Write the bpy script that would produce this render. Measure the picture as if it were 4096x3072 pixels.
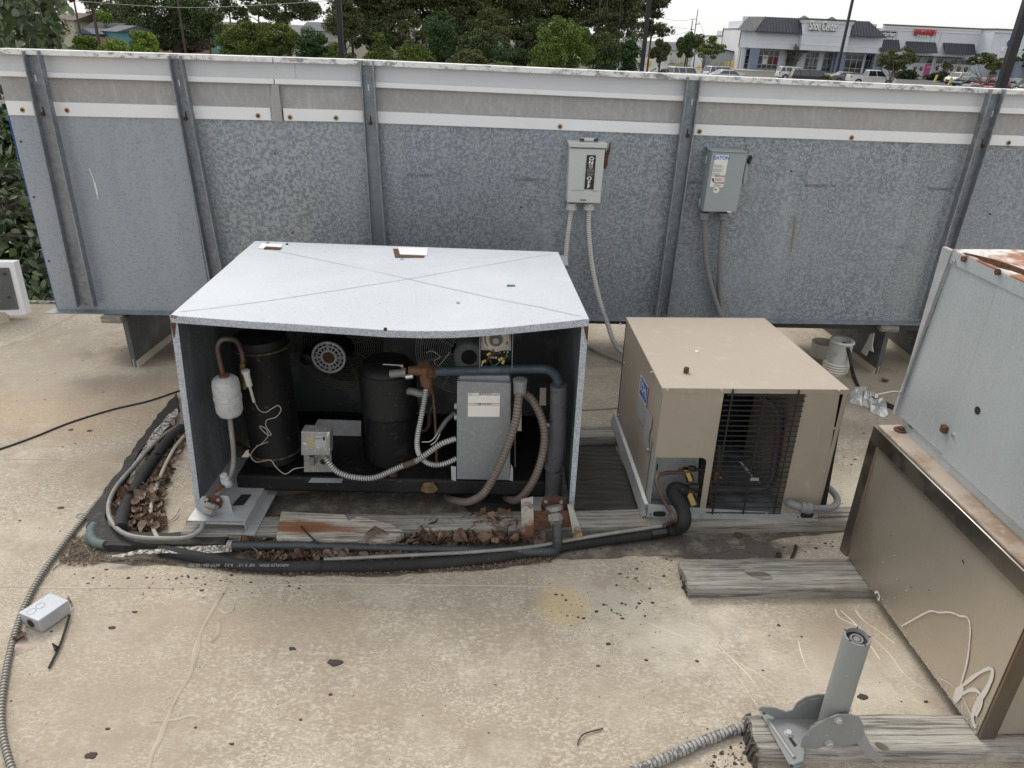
import bpy, bmesh, math, random
import numpy as np
from mathutils import Vector, Matrix, noise as mnoise
PI=math.pi; R=math.radians
scene=bpy.context.scene
for o in list(bpy.data.objects): bpy.data.objects.remove(o)
col=scene.collection
# ---------------------------------------------------------------- camera (calibrated from the vanishing points)
F=722.0; CX,CY=512.0,384.0; H=1.6
def frame(vx,vy):
    d=Vector((vx-CX,vy-CY,F)).normalized(); f0=Vector((0,0,1))
    fw=(f0-d*f0.dot(d)).normalized(); rt=d.cross(fw)
    return rt,fw,d
RF=frame(480,1865)     # frame of the (slightly sloping) roof
WF=frame(445,1865)     # true vertical of the place
def cammat(fr):
    rt,fw,dn=fr
    X=Vector((rt[0],fw[0],-dn[0])); Y=Vector((-rt[1],-fw[1],dn[1])); Z=Vector((-rt[2],-fw[2],dn[2]))
    M=Matrix(((X[0],Y[0],Z[0],0),(X[1],Y[1],Z[1],0),(X[2],Y[2],Z[2],H),(0,0,0,1)))
    return M
CR=cammat(RF); CW=cammat(WF); RM=CW@CR.inverted()
cam=bpy.data.cameras.new('camera'); camo=bpy.data.objects.new('camera',cam); col.objects.link(camo)
cam.sensor_width=36; cam.lens=F/1024*36; cam.clip_start=0.05; cam.clip_end=3000
camo.matrix_world=CW; scene.camera=camo
# ---------------------------------------------------------------- sky, sun, exposure
SUN_EL,SUN_AZ=R(52),R(-33)          # azimuth measured from +Y towards +X
w=bpy.data.worlds.new('World'); scene.world=w; w.use_nodes=True
nt=w.node_tree; nt.nodes.clear()
sk=nt.nodes.new('ShaderNodeTexSky'); sk.sky_type='NISHITA'; sk.sun_disc=False
sk.sun_elevation=SUN_EL; sk.sun_rotation=SUN_AZ; sk.air_density=1.0; sk.dust_density=4.0; sk.ozone_density=1.0
hs=nt.nodes.new('ShaderNodeHueSaturation'); hs.inputs['Saturation'].default_value=0.30; hs.inputs['Value'].default_value=1.0
mx=nt.nodes.new('ShaderNodeMix'); mx.data_type='RGBA'; mx.inputs[0].default_value=0.62
mx.inputs[7].default_value=(11.7,11.75,11.7,1)       # even cloud sheet
bg=nt.nodes.new('ShaderNodeBackground'); bg.inputs['Strength'].default_value=0.10
wo=nt.nodes.new('ShaderNodeOutputWorld')
nt.links.new(sk.outputs[0],hs.inputs['Color']); nt.links.new(hs.outputs[0],mx.inputs[6])
nt.links.new(mx.outputs[2],bg.inputs[0]); nt.links.new(bg.outputs[0],wo.inputs[0])
sl=bpy.data.lights.new('sun','SUN'); sl.energy=1.3; sl.angle=R(20); sl.color=(1,0.93,0.82)
so=bpy.data.objects.new('sun',sl); col.objects.link(so)
sd=Vector((math.sin(SUN_AZ)*math.cos(SUN_EL),math.cos(SUN_AZ)*math.cos(SUN_EL),math.sin(SUN_EL)))
so.rotation_euler=sd.to_track_quat('Z','Y').to_euler()
scene.render.engine='CYCLES'
vs=scene.view_settings; vs.view_transform='Standard'; vs.look='None'; vs.exposure=0.32; vs.gamma=1; vs.use_curve_mapping=False

# ---------------------------------------------------------------- pixel -> place
def ray(fr,x,y):
    v=Vector((x-CX,y-CY,F)); return Vector((v.dot(fr[0]),v.dot(fr[1]),-v.dot(fr[2])))
O=Vector((0,0,H))
def g(x,y,z=0,fr=RF): r=ray(fr,x,y); return O+r*((z-H)/r.z)
def yp(x,y,Y,fr=RF): r=ray(fr,x,y); return O+r*(Y/r.y)
def xp(x,y,X,fr=RF): r=ray(fr,x,y); return O+r*(X/r.x)
def pl(x,y,p0,n,fr=RF): r=ray(fr,x,y); return O+r*((p0-O).dot(n)/r.dot(n))
GZ=-2.9
def wg(x,y,z=GZ): return g(x,y,z,WF)
def wy(x,y,Y): return yp(x,y,Y,WF)
# ---------------------------------------------------------------- object helpers
roof=[]; ORG={}
onroof=True
def tag(o,label=None,cat=None,group=None,kind=None):
    if label: o['label']=label
    if cat: o['category']=cat
    if group: o['group']=group
    if kind: o['kind']=kind
    return o
def thing(name,loc,label,cat,group=None):
    o=bpy.data.objects.new(name,None); o.empty_display_size=0.1; col.objects.link(o); o.location=loc; ORG[o.name]=Vector(loc)
    tag(o,label,cat,group)
    if onroof: roof.append(o)
    return o
class MB:
    def __init__(s): s.v=[]; s.f=[]; s.groove=[]
    def add(s,vs,fs):
        b=len(s.v); s.v+= [tuple(v) for v in vs]; s.f+= [tuple(b+i for i in f) for f in fs]; return s
    def poly(s,pts): return s.add(pts,[tuple(range(len(pts)))])
    def hexa(s,b4,t4):
        return s.add(list(b4)+list(t4),[(3,2,1,0),(4,5,6,7),(0,1,5,4),(1,2,6,5),(2,3,7,6),(3,0,4,7)])
    def box(s,c,d,M=None):
        x,y,z=[q/2 for q in d]; c=Vector(c)
        P=[Vector((i,j,k)) for k in(-z,z) for i,j in((-x,-y),(x,-y),(x,y),(-x,y))]
        if M is not None: P=[M@p for p in P]
        P=[p+c for p in P]; return s.hexa(P[:4],P[4:])
    def bx(s,x0,x1,y0,y1,z0,z1): return s.box(((x0+x1)/2,(y0+y1)/2,(z0+z1)/2),(abs(x1-x0),abs(y1-y0),abs(z1-z0)))
    def ext(s,pts,v):      # extrude polygon
        n=len(pts); v=Vector(v); a=[Vector(p) for p in pts]; b=[p+v for p in a]
        return s.add(a+b,[tuple(range(n))[::-1],tuple(range(n,2*n))]+[(i,(i+1)%n,n+(i+1)%n,n+i) for i in range(n)])
    def tube(s,path,r,n=10,cap=True,ridge=0,pitch=0.01):
        path=[Vector(p) for p in path]
        if ridge:
            path=resample(path,pitch/3); rr=[r if i%3 else r-ridge for i in range(len(path))]
        elif isinstance(r,(list,tuple)): rr=list(r)
        else: rr=[r]*len(path)
        m=len(path); T=[]
        for i in range(m):
            a=path[max(i-1,0)]; b=path[min(i+1,m-1)]; t=(b-a); T.append(t.normalized() if t.length>1e-9 else Vector((0,0,1)))
        up=Vector((0,0,1)) if abs(T[0].z)<.9 else Vector((1,0,0))
        u=(up-T[0]*up.dot(T[0])).normalized(); V=[]
        for i in range(m):
            u=(u-T[i]*u.dot(T[i])).normalized(); w_=T[i].cross(u)
            for k in range(n):
                a=2*PI*k/n; V.append(path[i]+(u*math.cos(a)+w_*math.sin(a))*rr[i])
        Fs=[(i*n+k,i*n+(k+1)%n,(i+1)*n+(k+1)%n,(i+1)*n+k) for i in range(m-1) for k in range(n)]
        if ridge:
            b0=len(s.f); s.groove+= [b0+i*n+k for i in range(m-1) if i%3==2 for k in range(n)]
        if cap: Fs+= [tuple(range(n))[::-1],tuple((m-1)*n+k for k in range(n))]
        return s.add(V,Fs)
    def cyl(s,a,b,r,n=16,r2=None): return s.tube([a,b],[r,r if r2 is None else r2],n)
    def lathe(s,prof,c,axis=(0,0,1),n=24):  # prof: (radius, height)
        c=Vector(c); ax=Vector(axis).normalized(); up=Vector((1,0,0)) if abs(ax.x)<.9 else Vector((0,1,0))
        u=(up-ax*up.dot(ax)).normalized(); w_=ax.cross(u); V=[]
        for r,h in prof:
            for k in range(n):
                a=2*PI*k/n; V.append(c+ax*h+(u*math.cos(a)+w_*math.sin(a))*max(r,1e-4))
        m=len(prof); Fs=[(i*n+k,i*n+(k+1)%n,(i+1)*n+(k+1)%n,(i+1)*n+k) for i in range(m-1) for k in range(n)]
        Fs+= [tuple(range(n))[::-1],tuple((m-1)*n+k for k in range(n))]
        return s.add(V,Fs)
    def ring(s,c,axis,r,t,n=40,k=5):
        c=Vector(c); ax=Vector(axis).normalized(); up=Vector((1,0,0)) if abs(ax.x)<.9 else Vector((0,1,0))
        u=(up-ax*up.dot(ax)).normalized(); w_=ax.cross(u); V=[]
        for i in range(n):
            a=2*PI*i/n; d=u*math.cos(a)+w_*math.sin(a)
            for j in range(k):
                b=2*PI*j/k; V.append(c+d*(r+t*math.cos(b))+ax*t*math.sin(b))
        return s.add(V,[(i*k+j,((i+1)%n)*k+j,((i+1)%n)*k+(j+1)%k,i*k+(j+1)%k) for i in range(n) for j in range(k)])
    def strip(s,pts,w_,th=0.001,nrm=(0,0,1)):   # ribbon along a path
        pts=[Vector(p) for p in pts]; nrm=Vector(nrm); L=[];Q=[]
        ws=w_ if isinstance(w_,list) else [w_]*len(pts)
        for i,p in enumerate(pts):
            t=(pts[min(i+1,len(pts)-1)]-pts[max(i-1,0)]).normalized(); sd_=t.cross(nrm).normalized()*ws[i]/2
            L.append(p+sd_+nrm*th); Q.append(p-sd_+nrm*th)
        n=len(pts); return s.add(L+Q,[(i,i+1,n+i+1,n+i) for i in range(n-1)])
    def build(s,name,mat,parent=None,smooth=True,bevel=0,seg=2,label=None,cat=None,group=None,kind=None,ang=35):
        if parent is not None: org=ORG[parent.name]
        elif kind=='structure' or not s.v: org=Vector((0,0,0))
        else:
            a=np.array(s.v); lo=a.min(0); hi=a.max(0); org=Vector(((lo[0]+hi[0])/2,(lo[1]+hi[1])/2,lo[2]))
        me=bpy.data.meshes.new(name); me.from_pydata([(v[0]-org[0],v[1]-org[1],v[2]-org[2]) for v in s.v],[],s.f)
        bm=bmesh.new(); bm.from_mesh(me); bmesh.ops.recalc_face_normals(bm,faces=bm.faces); bm.to_mesh(me); bm.free()
        if smooth: me.shade_smooth(); me.set_sharp_from_angle(angle=R(ang))
        if mat: me.materials.append(mat)
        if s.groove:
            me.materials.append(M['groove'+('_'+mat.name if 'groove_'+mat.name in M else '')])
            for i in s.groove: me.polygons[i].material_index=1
        o=bpy.data.objects.new(name,me); col.objects.link(o)
        if parent is not None: o.parent=parent
        else:
            o.location=org
            if onroof: roof.append(o)
        ORG[o.name]=org
        if bevel:
            b=o.modifiers.new('bevel','BEVEL'); b.width=bevel; b.segments=seg; b.limit_method='ANGLE'; b.angle_limit=R(40)
        tag(o,label,cat,group,kind); return o
def resample(path,step):
    path=[Vector(p) for p in path]; out=[path[0].copy()]; rem=step
    for a,b in zip(path,path[1:]):
        L=(b-a).length; d=(b-a)/L if L>1e-9 else Vector(); t=0
        while L-t>=rem: t+=rem; out.append(a+d*t); rem=step
        rem-= L-t
    return out
def spline(pts,k=8):
    P=[Vector(p) for p in pts]; P=[P[0]*2-P[1]]+P+[P[-1]*2-P[-2]]; out=[]
    for i in range(1,len(P)-2):
        a,b,c,d=P[i-1:i+3]
        for j in range(k):
            t=j/k; out.append(0.5*((2*b)+(c-a)*t+(2*a-5*b+4*c-d)*t*t+(3*b-a-3*c+d)*t**3))
    out.append(P[-2]); return out
def quads(name,V,mat,parent=None,**kw):  # V: (n,4,3) numpy
    n=len(V); org=ORG[parent.name] if parent is not None else Vector(kw.pop('org',(0,0,0)))
    me=bpy.data.meshes.new(name); me.vertices.add(n*4); me.loops.add(n*4); me.polygons.add(n)
    me.vertices.foreach_set('co',(V.reshape(-1,3)-np.array(org)).astype(np.float32).ravel())
    me.loops.foreach_set('vertex_index',np.arange(n*4,dtype=np.int32))
    me.polygons.foreach_set('loop_start',np.arange(0,n*4,4,dtype=np.int32))
    me.update(calc_edges=True); me.materials.append(mat)
    o=bpy.data.objects.new(name,me); col.objects.link(o)
    if parent is not None: o.parent=parent
    else:
        o.location=org
        if onroof: roof.append(o)
    ORG[o.name]=Vector(org); tag(o,kw.get('label'),kw.get('cat'),kw.get('group'),kw.get('kind')); return o
def text(s,mat,parent,origin,ux,uy,size,name='lettering',offset=0.0,align='CENTER',depth=0.0,sx=1.0,label=None):
    cu=bpy.data.curves.new('t','FONT'); cu.body=s; cu.size=1; cu.align_x=align; cu.align_y='CENTER'; cu.offset=offset; cu.extrude=depth; cu.resolution_u=3
    to=bpy.data.objects.new('t',cu); col.objects.link(to)
    me=bpy.data.meshes.new_from_object(to.evaluated_get(bpy.context.evaluated_depsgraph_get())); bpy.data.objects.remove(to); 
    ux=Vector(ux).normalized(); uy=Vector(uy).normalized(); n=ux.cross(uy); org=ORG[parent.name]
    for v in me.vertices:
        c=v.co; v.co=Vector(origin)+ux*c.x*size*sx+uy*c.y*size+n*c.z*size-org
    me.materials.clear(); me.materials.append(mat); me.name=name
    o=bpy.data.objects.new(name,me); col.objects.link(o); o.parent=parent; ORG[o.name]=org
    if label: o['label']=label
    return o
# ---------------------------------------------------------------- materials
def mat(name,base,rough=.6,metal=0.0,layers=(),bump=(),spec=.5,coat=0,trans=0,island=0,bright=None,emit=0,emitc=None,aniso=0,sheen=0,rlayer=None):
    m=bpy.data.materials.new(name); m.use_nodes=True; nt=m.node_tree; N=nt.nodes; L=nt.links; N.clear()
    out=N.new('ShaderNodeOutputMaterial'); b=N.new('ShaderNodeBsdfPrincipled'); L.new(b.outputs[0],out.inputs[0])
    b.inputs['Roughness'].default_value=rough; b.inputs['Metallic'].default_value=metal
    b.inputs['Specular IOR Level'].default_value=spec; b.inputs['Coat Weight'].default_value=coat
    if aniso:
        b.inputs['Anisotropic'].default_value=aniso; b.inputs['Anisotropic Rotation'].default_value=.25; tg=N.new('ShaderNodeTangent'); tg.direction_type='RADIAL'; tg.axis='Z'; L.new(tg.outputs[0],b.inputs['Tangent'])
    tc=N.new('ShaderNodeTexCoord'); co=tc.outputs['Object']
    def mp(st):
        if st is None: return co
        q=N.new('ShaderNodeMapping'); q.inputs['Scale'].default_value=st; L.new(co,q.inputs[0]); return q.outputs[0]
    def tex(l):
        t=l.get('t','noise')
        if t=='noise':
            q=N.new('ShaderNodeTexNoise'); q.inputs['Scale'].default_value=l['s']; q.inputs['Detail'].default_value=l.get('d',4); q.inputs['Roughness'].default_value=l.get('r',.6); q.inputs['Distortion'].default_value=l.get('dist',0)
            L.new(mp(l.get('st')),q.inputs['Vector']); return q.outputs[0]
        if t=='cont':
            q=N.new('ShaderNodeTexNoise'); q.inputs['Scale'].default_value=l['s']; q.inputs['Detail'].default_value=l.get('d',4); L.new(mp(l.get('st')),q.inputs['Vector'])
            a1=N.new('ShaderNodeMath'); a1.operation='SUBTRACT'; L.new(q.outputs[0],a1.inputs[0]); a1.inputs[1].default_value=l.get('c0',.5)
            a2=N.new('ShaderNodeMath'); a2.operation='ABSOLUTE'; L.new(a1.outputs[0],a2.inputs[0]); return a2.outputs[0]
        if t=='obj':
            q=N.new('ShaderNodeObjectInfo'); return q.outputs['Random']
        if t=='vor':
            q=N.new('ShaderNodeTexVoronoi'); q.inputs['Scale'].default_value=l['s']; q.feature=l.get('feat','F1'); v=mp(l.get('st'))
            if l.get('dist'):
                nz=N.new('ShaderNodeTexNoise'); nz.inputs['Scale'].default_value=l['s']*1.5; L.new(v,nz.inputs['Vector'])
                vm=N.new('ShaderNodeMix'); vm.data_type='RGBA'; vm.blend_type='ADD'; vm.inputs[0].default_value=l['dist']; L.new(v,vm.inputs[6]); L.new(nz.outputs['Color'],vm.inputs[7]); v=vm.outputs[2]
            L.new(v,q.inputs['Vector'])
            if l.get('cell'):
                sp=N.new('ShaderNodeSeparateColor'); L.new(q.outputs['Color'],sp.inputs[0]); return sp.outputs[0]
            return q.outputs['Distance']
        if t=='wave':
            q=N.new('ShaderNodeTexWave'); q.inputs['Scale'].default_value=l['s']; q.inputs['Distortion'].default_value=l.get('dist',2); q.inputs['Detail'].default_value=l.get('d',2); q.inputs['Detail Scale'].default_value=l.get('ds',1); q.bands_direction=l.get('dir','X'); L.new(mp(l.get('st')),q.inputs['Vector']); return q.outputs[1]
        if t=='spot':   # irregular patch at a place in the object's own coordinates
            nz=N.new('ShaderNodeTexNoise'); nz.inputs['Scale'].default_value=l.get('s',6); nz.inputs['Detail'].default_value=6; L.new(co,nz.inputs['Vector'])
            sb=N.new('ShaderNodeVectorMath'); sb.operation='SUBTRACT'; L.new(co,sb.inputs[0]); sb.inputs[1].default_value=l['p']
            ml=N.new('ShaderNodeVectorMath'); ml.operation='DIVIDE'; L.new(sb.outputs[0],ml.inputs[0]); ml.inputs[1].default_value=l['rad']
            ln=N.new('ShaderNodeVectorMath'); ln.operation='LENGTH'; L.new(ml.outputs[0],ln.inputs[0])
            q=N.new('ShaderNodeMath'); q.operation='MULTIPLY_ADD'; L.new(nz.outputs[0],q.inputs[0]); q.inputs[1].default_value=l.get('rag',1.2); L.new(ln.outputs['Value'],q.inputs[2])
            s2=N.new('ShaderNodeMath'); s2.operation='SUBTRACT'; s2.inputs[0].default_value=1+l.get('rag',1.2)*.5; L.new(q.outputs[0],s2.inputs[1]); return s2.outputs[0]
        if t=='grad':
            sp=N.new('ShaderNodeSeparateXYZ'); L.new(co,sp.inputs[0]); return sp.outputs[l.get('ax',2)]
        if t=='geo':
            q=N.new('ShaderNodeNewGeometry'); return q.outputs['Random Per Island']
    def rng(sock,lo,hi):
        q=N.new('ShaderNodeMapRange'); q.inputs[1].default_value=lo; q.inputs[2].default_value=hi; L.new(sock,q.inputs[0]); return q.outputs[0]
    c=N.new('ShaderNodeRGB'); c.outputs[0].default_value=(*base,1); cur=c.outputs[0]
    for l in layers:
        f=rng(tex(l),l.get('lo',.45),l.get('hi',.6))
        if l.get('m'):
            f2=rng(tex(l['m']),l['m'].get('lo',.45),l['m'].get('hi',.6)); q=N.new('ShaderNodeMath'); q.operation='MULTIPLY'; L.new(f,q.inputs[0]); L.new(f2,q.inputs[1]); f=q.outputs[0]
        a=N.new('ShaderNodeMath'); a.operation='MULTIPLY'; a.inputs[1].default_value=l.get('a',1); L.new(f,a.inputs[0])
        x=N.new('ShaderNodeMix'); x.data_type='RGBA'; x.blend_type=l.get('bl','MIX'); L.new(a.outputs[0],x.inputs[0]); L.new(cur,x.inputs[6]); x.inputs[7].default_value=(*l['c'],1); cur=x.outputs[2]
    if island:
        q=N.new('ShaderNodeNewGeometry'); f=rng(q.outputs['Random Per Island'],0,1)
        x=N.new('ShaderNodeMix'); x.data_type='RGBA'; L.new(f,x.inputs[0]); L.new(cur,x.inputs[6])
        x.inputs[7].default_value=(*bright,1); cur=x.outputs[2]
    L.new(cur,b.inputs['Base Color'])
    if rlayer:
        f=rng(tex(rlayer),rlayer.get('lo',.4),rlayer.get('hi',.6)); q=N.new('ShaderNodeMapRange'); L.new(f,q.inputs[0]); q.inputs[3].default_value=rough; q.inputs[4].default_value=rlayer['to']; L.new(q.outputs[0],b.inputs['Roughness'])
    prev=None
    for l in bump:
        q=N.new('ShaderNodeBump'); q.inputs['Strength'].default_value=l.get('k',.4); q.inputs['Distance'].default_value=l.get('h',.002)
        L.new(tex(l),q.inputs['Height'])
        if prev: L.new(prev,q.inputs['Normal'])
        prev=q.outputs[0]
    if prev: L.new(prev,b.inputs['Normal'])
    if trans: b.inputs['Transmission Weight'].default_value=trans
    if emit: b.inputs['Emission Strength'].default_value=emit; b.inputs['Emission Color'].default_value=(*(emitc or base),1)
    return m
def n_(s,lo,hi,c,a=1,**k): return dict(s=s,lo=lo,hi=hi,c=c,a=a,**k)
M={}
M['groove']=mat('groove_shade',(.11,.105,.095),.8)  # shade between the ribs, painted as a darker colour on the groove faces
# roof membrane
tn=(.335,.283,.218)
M['roof']=mat('roof_membrane',tn,.85,layers=[
  n_(1.1,.40,.60,(.235,.19,.145),.85,d=7,r=.65),
  n_(.55,.42,.6,(.42,.365,.29),.6,d=5),
  n_(3.2,.48,.66,(.50,.45,.37),.6,d=7,r=.65),
  n_(70,.49,.60,(.60,.55,.46),.6,d=6,r=.68,st=(.75,1.2,1),dist=.5,m=n_(2.3,.38,.58,(0,0,0),d=5,r=.7)),
  n_(150,.50,.60,(.64,.59,.50),.55,d=4,r=.6,st=(.7,1.2,1),dist=.4,m=n_(3.5,.40,.56,(0,0,0),d=5,r=.7)),
  n_(110,.53,.60,(.26,.215,.155),.55,d=5,r=.65,st=(.7,1.2,1),m=n_(2.1,.42,.58,(0,0,0),d=4)),
  n_(9,.52,.68,(.30,.25,.19),.5,d=7,r=.7,st=(.6,1.4,1)),
  dict(t='spot',p=(-1.95,3.55,0),rad=(.42,.2,1),c=(.16,.115,.085),lo=0,hi=.5,a=.8,s=7),
  dict(t='spot',p=(-1.75,3.2,0),rad=(.5,.16,1),c=(.30,.23,.16),lo=0,hi=.5,a=.6,s=7),
  dict(t='spot',p=(-2.2,2.9,0),rad=(1.1,.35,1),c=(.42,.31,.21),lo=0,hi=.7,a=.6,s=3),
  dict(t='spot',p=(.17,1.72,0),rad=(.12,.1,1),c=(.52,.40,.20),lo=0,hi=.6,a=.55,s=9),
  dict(t='spot',p=(.5,1.62,0),rad=(.30,.20,1),c=(.68,.625,.53),lo=0,hi=.9,a=.55,s=11,rag=2.0),
  dict(t='spot',p=(-.75,1.62,0),rad=(.42,.12,1),c=(.35,.285,.21),lo=0,hi=.5,a=.6,s=5),
  dict(t='spot',p=(1.35,2.2,0),rad=(.35,.5,1),c=(.62,.57,.48),lo=0,hi=.6,a=.5,s=6),
  dict(t='spot',p=(1.7,3.3,0),rad=(.9,.7,1),c=(.24,.20,.15),lo=0,hi=.7,a=.6,s=4),
  dict(t='spot',p=(.72,2.02,0),rad=(.30,.09,1),c=(.07,.06,.05),lo=.0,hi=.25,a=.9,s=9),
  dict(t='spot',p=(.95,1.45,0),rad=(.35,.3,1),c=(.58,.53,.45),lo=0,hi=.9,a=.5,s=8,rag=2),
  dict(t='spot',p=(1.0,1.65,0),rad=(.16,.22,1),c=(.25,.20,.15),lo=0,hi=.8,a=.6,s=8,rag=1.5),
  dict(t='spot',p=(-1.1,1.35,0),rad=(.5,.25,1),c=(.34,.275,.20),lo=0,hi=.9,a=.5,s=4,rag=2),
  dict(t='spot',p=(-2.4,3.3,0),rad=(.6,.5,1),c=(.33,.29,.24),lo=0,hi=.9,a=.6,s=4,rag=2),
  dict(t='cont',s=1.6,d=5,lo=.010,hi=.0,c=(.27,.215,.155),a=.2),
  dict(t='cont',s=2.3,d=6,c0=.46,lo=.006,hi=.0,c=(.56,.50,.41),a=.12),
  dict(t='vor',feat='DISTANCE_TO_EDGE',s=26,dist=.12,lo=.022,hi=.0,c=(.20,.165,.125),a=.35,m=n_(.9,.5,.6,(0,0,0),d=2)),
  dict(t='spot',p=(.85,1.9,0),rad=(.12,.07,1),c=(.60,.55,.45),lo=.0,hi=.4,a=.7,s=9),
  n_(90,.66,.72,(.10,.085,.07),.8,d=3,m=n_(2.2,.45,.6,(0,0,0))),
 ],bump=[dict(s=22,d=6,r=.7,k=.45,h=.004,st=(.6,1.3,1)),dict(s=90,d=5,k=.5,h=.002),dict(s=1.5,d=2,k=.5,h=.02)])
M['seam']=mat('roof_seam',(.46,.40,.32),.85,layers=[n_(8,.4,.7,(.4,.33,.25),.6)],bump=[dict(s=40,k=.4,h=.003)])
M['seamdark']=mat('roof_dirt_line',(.22,.18,.14),.9,layers=[n_(10,.4,.7,(.4,.33,.25),.6)])
M['paintdrip']=mat('roof_paint_drip',(.66,.60,.50),.7,layers=[n_(12,.4,.7,(.5,.43,.33),.5)])
M['tar']=mat('black_tar',(.025,.023,.021),.75,layers=[n_(30,.55,.7,(.09,.08,.07),.7,d=6)],bump=[dict(s=45,d=6,k=.8,h=.006),dict(s=160,d=3,k=.5,h=.002)])
M['tarwhite']=mat('flaking_white_coating',(.55,.53,.49),.85,layers=[n_(60,.42,.55,(.06,.055,.05),1,d=6,r=.8)],bump=[dict(s=70,d=6,k=1,h=.004)])
M['greydirt']=mat('grey_wet_dirt',(.10,.088,.075),.8,layers=[n_(14,.46,.66,(.27,.23,.18),.8,d=7,r=.7),n_(45,.55,.65,(.05,.045,.04),.7)],bump=[dict(s=50,d=5,k=.5,h=.003)])
M['mat']=mat('dark_rubber_mat',(.035,.032,.03),.7,layers=[n_(6,.45,.6,(.06,.055,.05),.8,d=8,st=(1,6,1))],bump=[dict(t='wave',s=9,dist=6,d=4,dir='Y',k=.5,h=.004)])
# galvanised steel
def galv(name,dark,light,s,edge=0.0,tint=(.32,.365,.42),rough=.5,metal=.35,th=(.44,.56)):
    return mat(name,dark,rough,metal,layers=[
      n_(s,th[0],th[1],light,.80,d=3,r=.6,dist=.5),
      n_(9,.46,.66,tuple(v*.62 for v in light),.35,d=7,r=.7,st=(1,1,.22)),
      n_(5,.54,.70,tuple(min(1,v*1.15) for v in light),.35,d=6,r=.7,st=(1.2,1,.15)),
      n_(s*2.6,.50,.62,light,.35,d=2),
      n_(1.3,.35,.75,tint,.5,d=4),
      n_(4,.5,.75,(.42,.43,.42),.3,d=6,r=.7,st=(1,1,.3)),
      n_(70,.66,.7,(.10,.10,.10),.25,d=2)],
      bump=[dict(s=s*.8,d=3,k=.10,h=.0006),dict(s=2.0,d=2,k=.25,h=.01)])
M['galv1']=galv('galvanised_weathered_smooth',(.235,.265,.30),(.34,.38,.43),95,th=(.40,.48))
M['galv2']=galv('galvanised_coarse_spangle',(.155,.175,.19),(.41,.45,.475),72)
M['galv3']=galv('galvanised_fine_spangle',(.135,.155,.175),(.37,.41,.44),86,th=(.45,.57))
M['galv4']=galv('galvanised_medium_spangle',(.14,.16,.18),(.36,.40,.435),90,th=(.44,.58))
M['galvpost']=mat('galvanised_stud',(.20,.22,.245),.5,.4,layers=[n_(40,.45,.6,(.29,.315,.34),.7,d=5),n_(90,.6,.66,(.07,.07,.07),.5),n_(5,.5,.7,(.34,.36,.38),.5,st=(1,1,.2))],bump=[dict(s=60,k=.2,h=.001)])
M['galvlite']=mat('galvanised_clean',(.40,.415,.43),.5,.3,layers=[n_(30,.45,.62,(.50,.515,.53),.6,d=4),n_(6,.5,.7,(.36,.39,.42),.5,d=6),n_(120,.62,.68,(.25,.25,.25),.4)],bump=[dict(s=50,k=.1,h=.001)])
M['galvunit']=mat('galvanised_casing_panel',(.44,.485,.51),.45,.35,layers=[n_(160,.45,.6,(.36,.40,.42),.6,d=3),n_(3,.45,.7,(.54,.59,.62),.6,d=6,st=(1,1,.25)),n_(20,.62,.72,(.62,.64,.64),.4,d=6,st=(1,1,.2)),n_(200,.68,.74,(.7,.7,.7),.5)],bump=[dict(s=150,k=.08,h=.0006),dict(s=3,d=2,k=.3,h=.01)])
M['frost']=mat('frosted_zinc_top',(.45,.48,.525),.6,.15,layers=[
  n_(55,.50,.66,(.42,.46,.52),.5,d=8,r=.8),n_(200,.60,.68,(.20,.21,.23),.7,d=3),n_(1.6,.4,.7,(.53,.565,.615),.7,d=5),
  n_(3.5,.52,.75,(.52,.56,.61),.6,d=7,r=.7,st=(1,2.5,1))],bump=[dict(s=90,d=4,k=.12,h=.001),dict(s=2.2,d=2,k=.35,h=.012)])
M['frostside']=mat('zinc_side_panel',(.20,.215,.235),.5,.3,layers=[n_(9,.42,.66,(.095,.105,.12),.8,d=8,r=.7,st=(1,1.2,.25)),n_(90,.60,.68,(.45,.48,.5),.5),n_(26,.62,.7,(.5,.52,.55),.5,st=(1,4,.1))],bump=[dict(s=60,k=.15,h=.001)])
M['frostedge']=mat('zinc_flange_speckled',(.47,.52,.585),.6,.2,layers=[n_(260,.46,.56,(.25,.28,.32),.8,d=3)],bump=[dict(s=200,k=.3,h=.0008)])
M['white']=mat('white_painted_metal',(.76,.77,.79),.4,layers=[n_(3,.5,.75,(.66,.67,.70),.5,d=6,st=(1,1,.4)),n_(60,.66,.72,(.5,.48,.45),.4)])
M['whitedirty']=mat('white_metal_mildewed',(.74,.745,.74),.5,layers=[n_(30,.49,.57,(.12,.12,.11),.85,d=8,r=.8,st=(.6,1,1.2),m=n_(3.2,.40,.52,(0,0,0),d=4)),n_(8,.5,.7,(.5,.5,.5),.4,d=6)])
M['band']=mat('pale_satin_band',(.53,.55,.58),.45,.1,layers=[n_(1.5,.35,.7,(.60,.61,.63),.7,d=3,st=(1,1,.3)),n_(7,.55,.75,(.45,.46,.48),.5,d=5)])
M['greyband']=mat('grey_chalky_band',(.33,.325,.32),.7,layers=[n_(50,.45,.6,(.39,.385,.375),.7,d=6,st=(1,1,.5)),n_(14,.58,.72,(.50,.49,.48),.6,d=5,st=(1.5,1,.25)),n_(2,.4,.7,(.29,.28,.275),.5),n_(90,.64,.7,(.6,.6,.6),.5)])
M['dark']=mat('deep_gap',(.015,.015,.016),.8)
M['blue']=mat('blue_film_edge',(.03,.13,.50),.4)
M['rust']=mat('rust',(.070,.034,.022),.9,layers=[n_(60,.42,.6,(.135,.060,.030),.8,d=6),n_(25,.55,.7,(.06,.03,.02),.8)],bump=[dict(s=140,d=5,k=.8,h=.002)])
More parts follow.
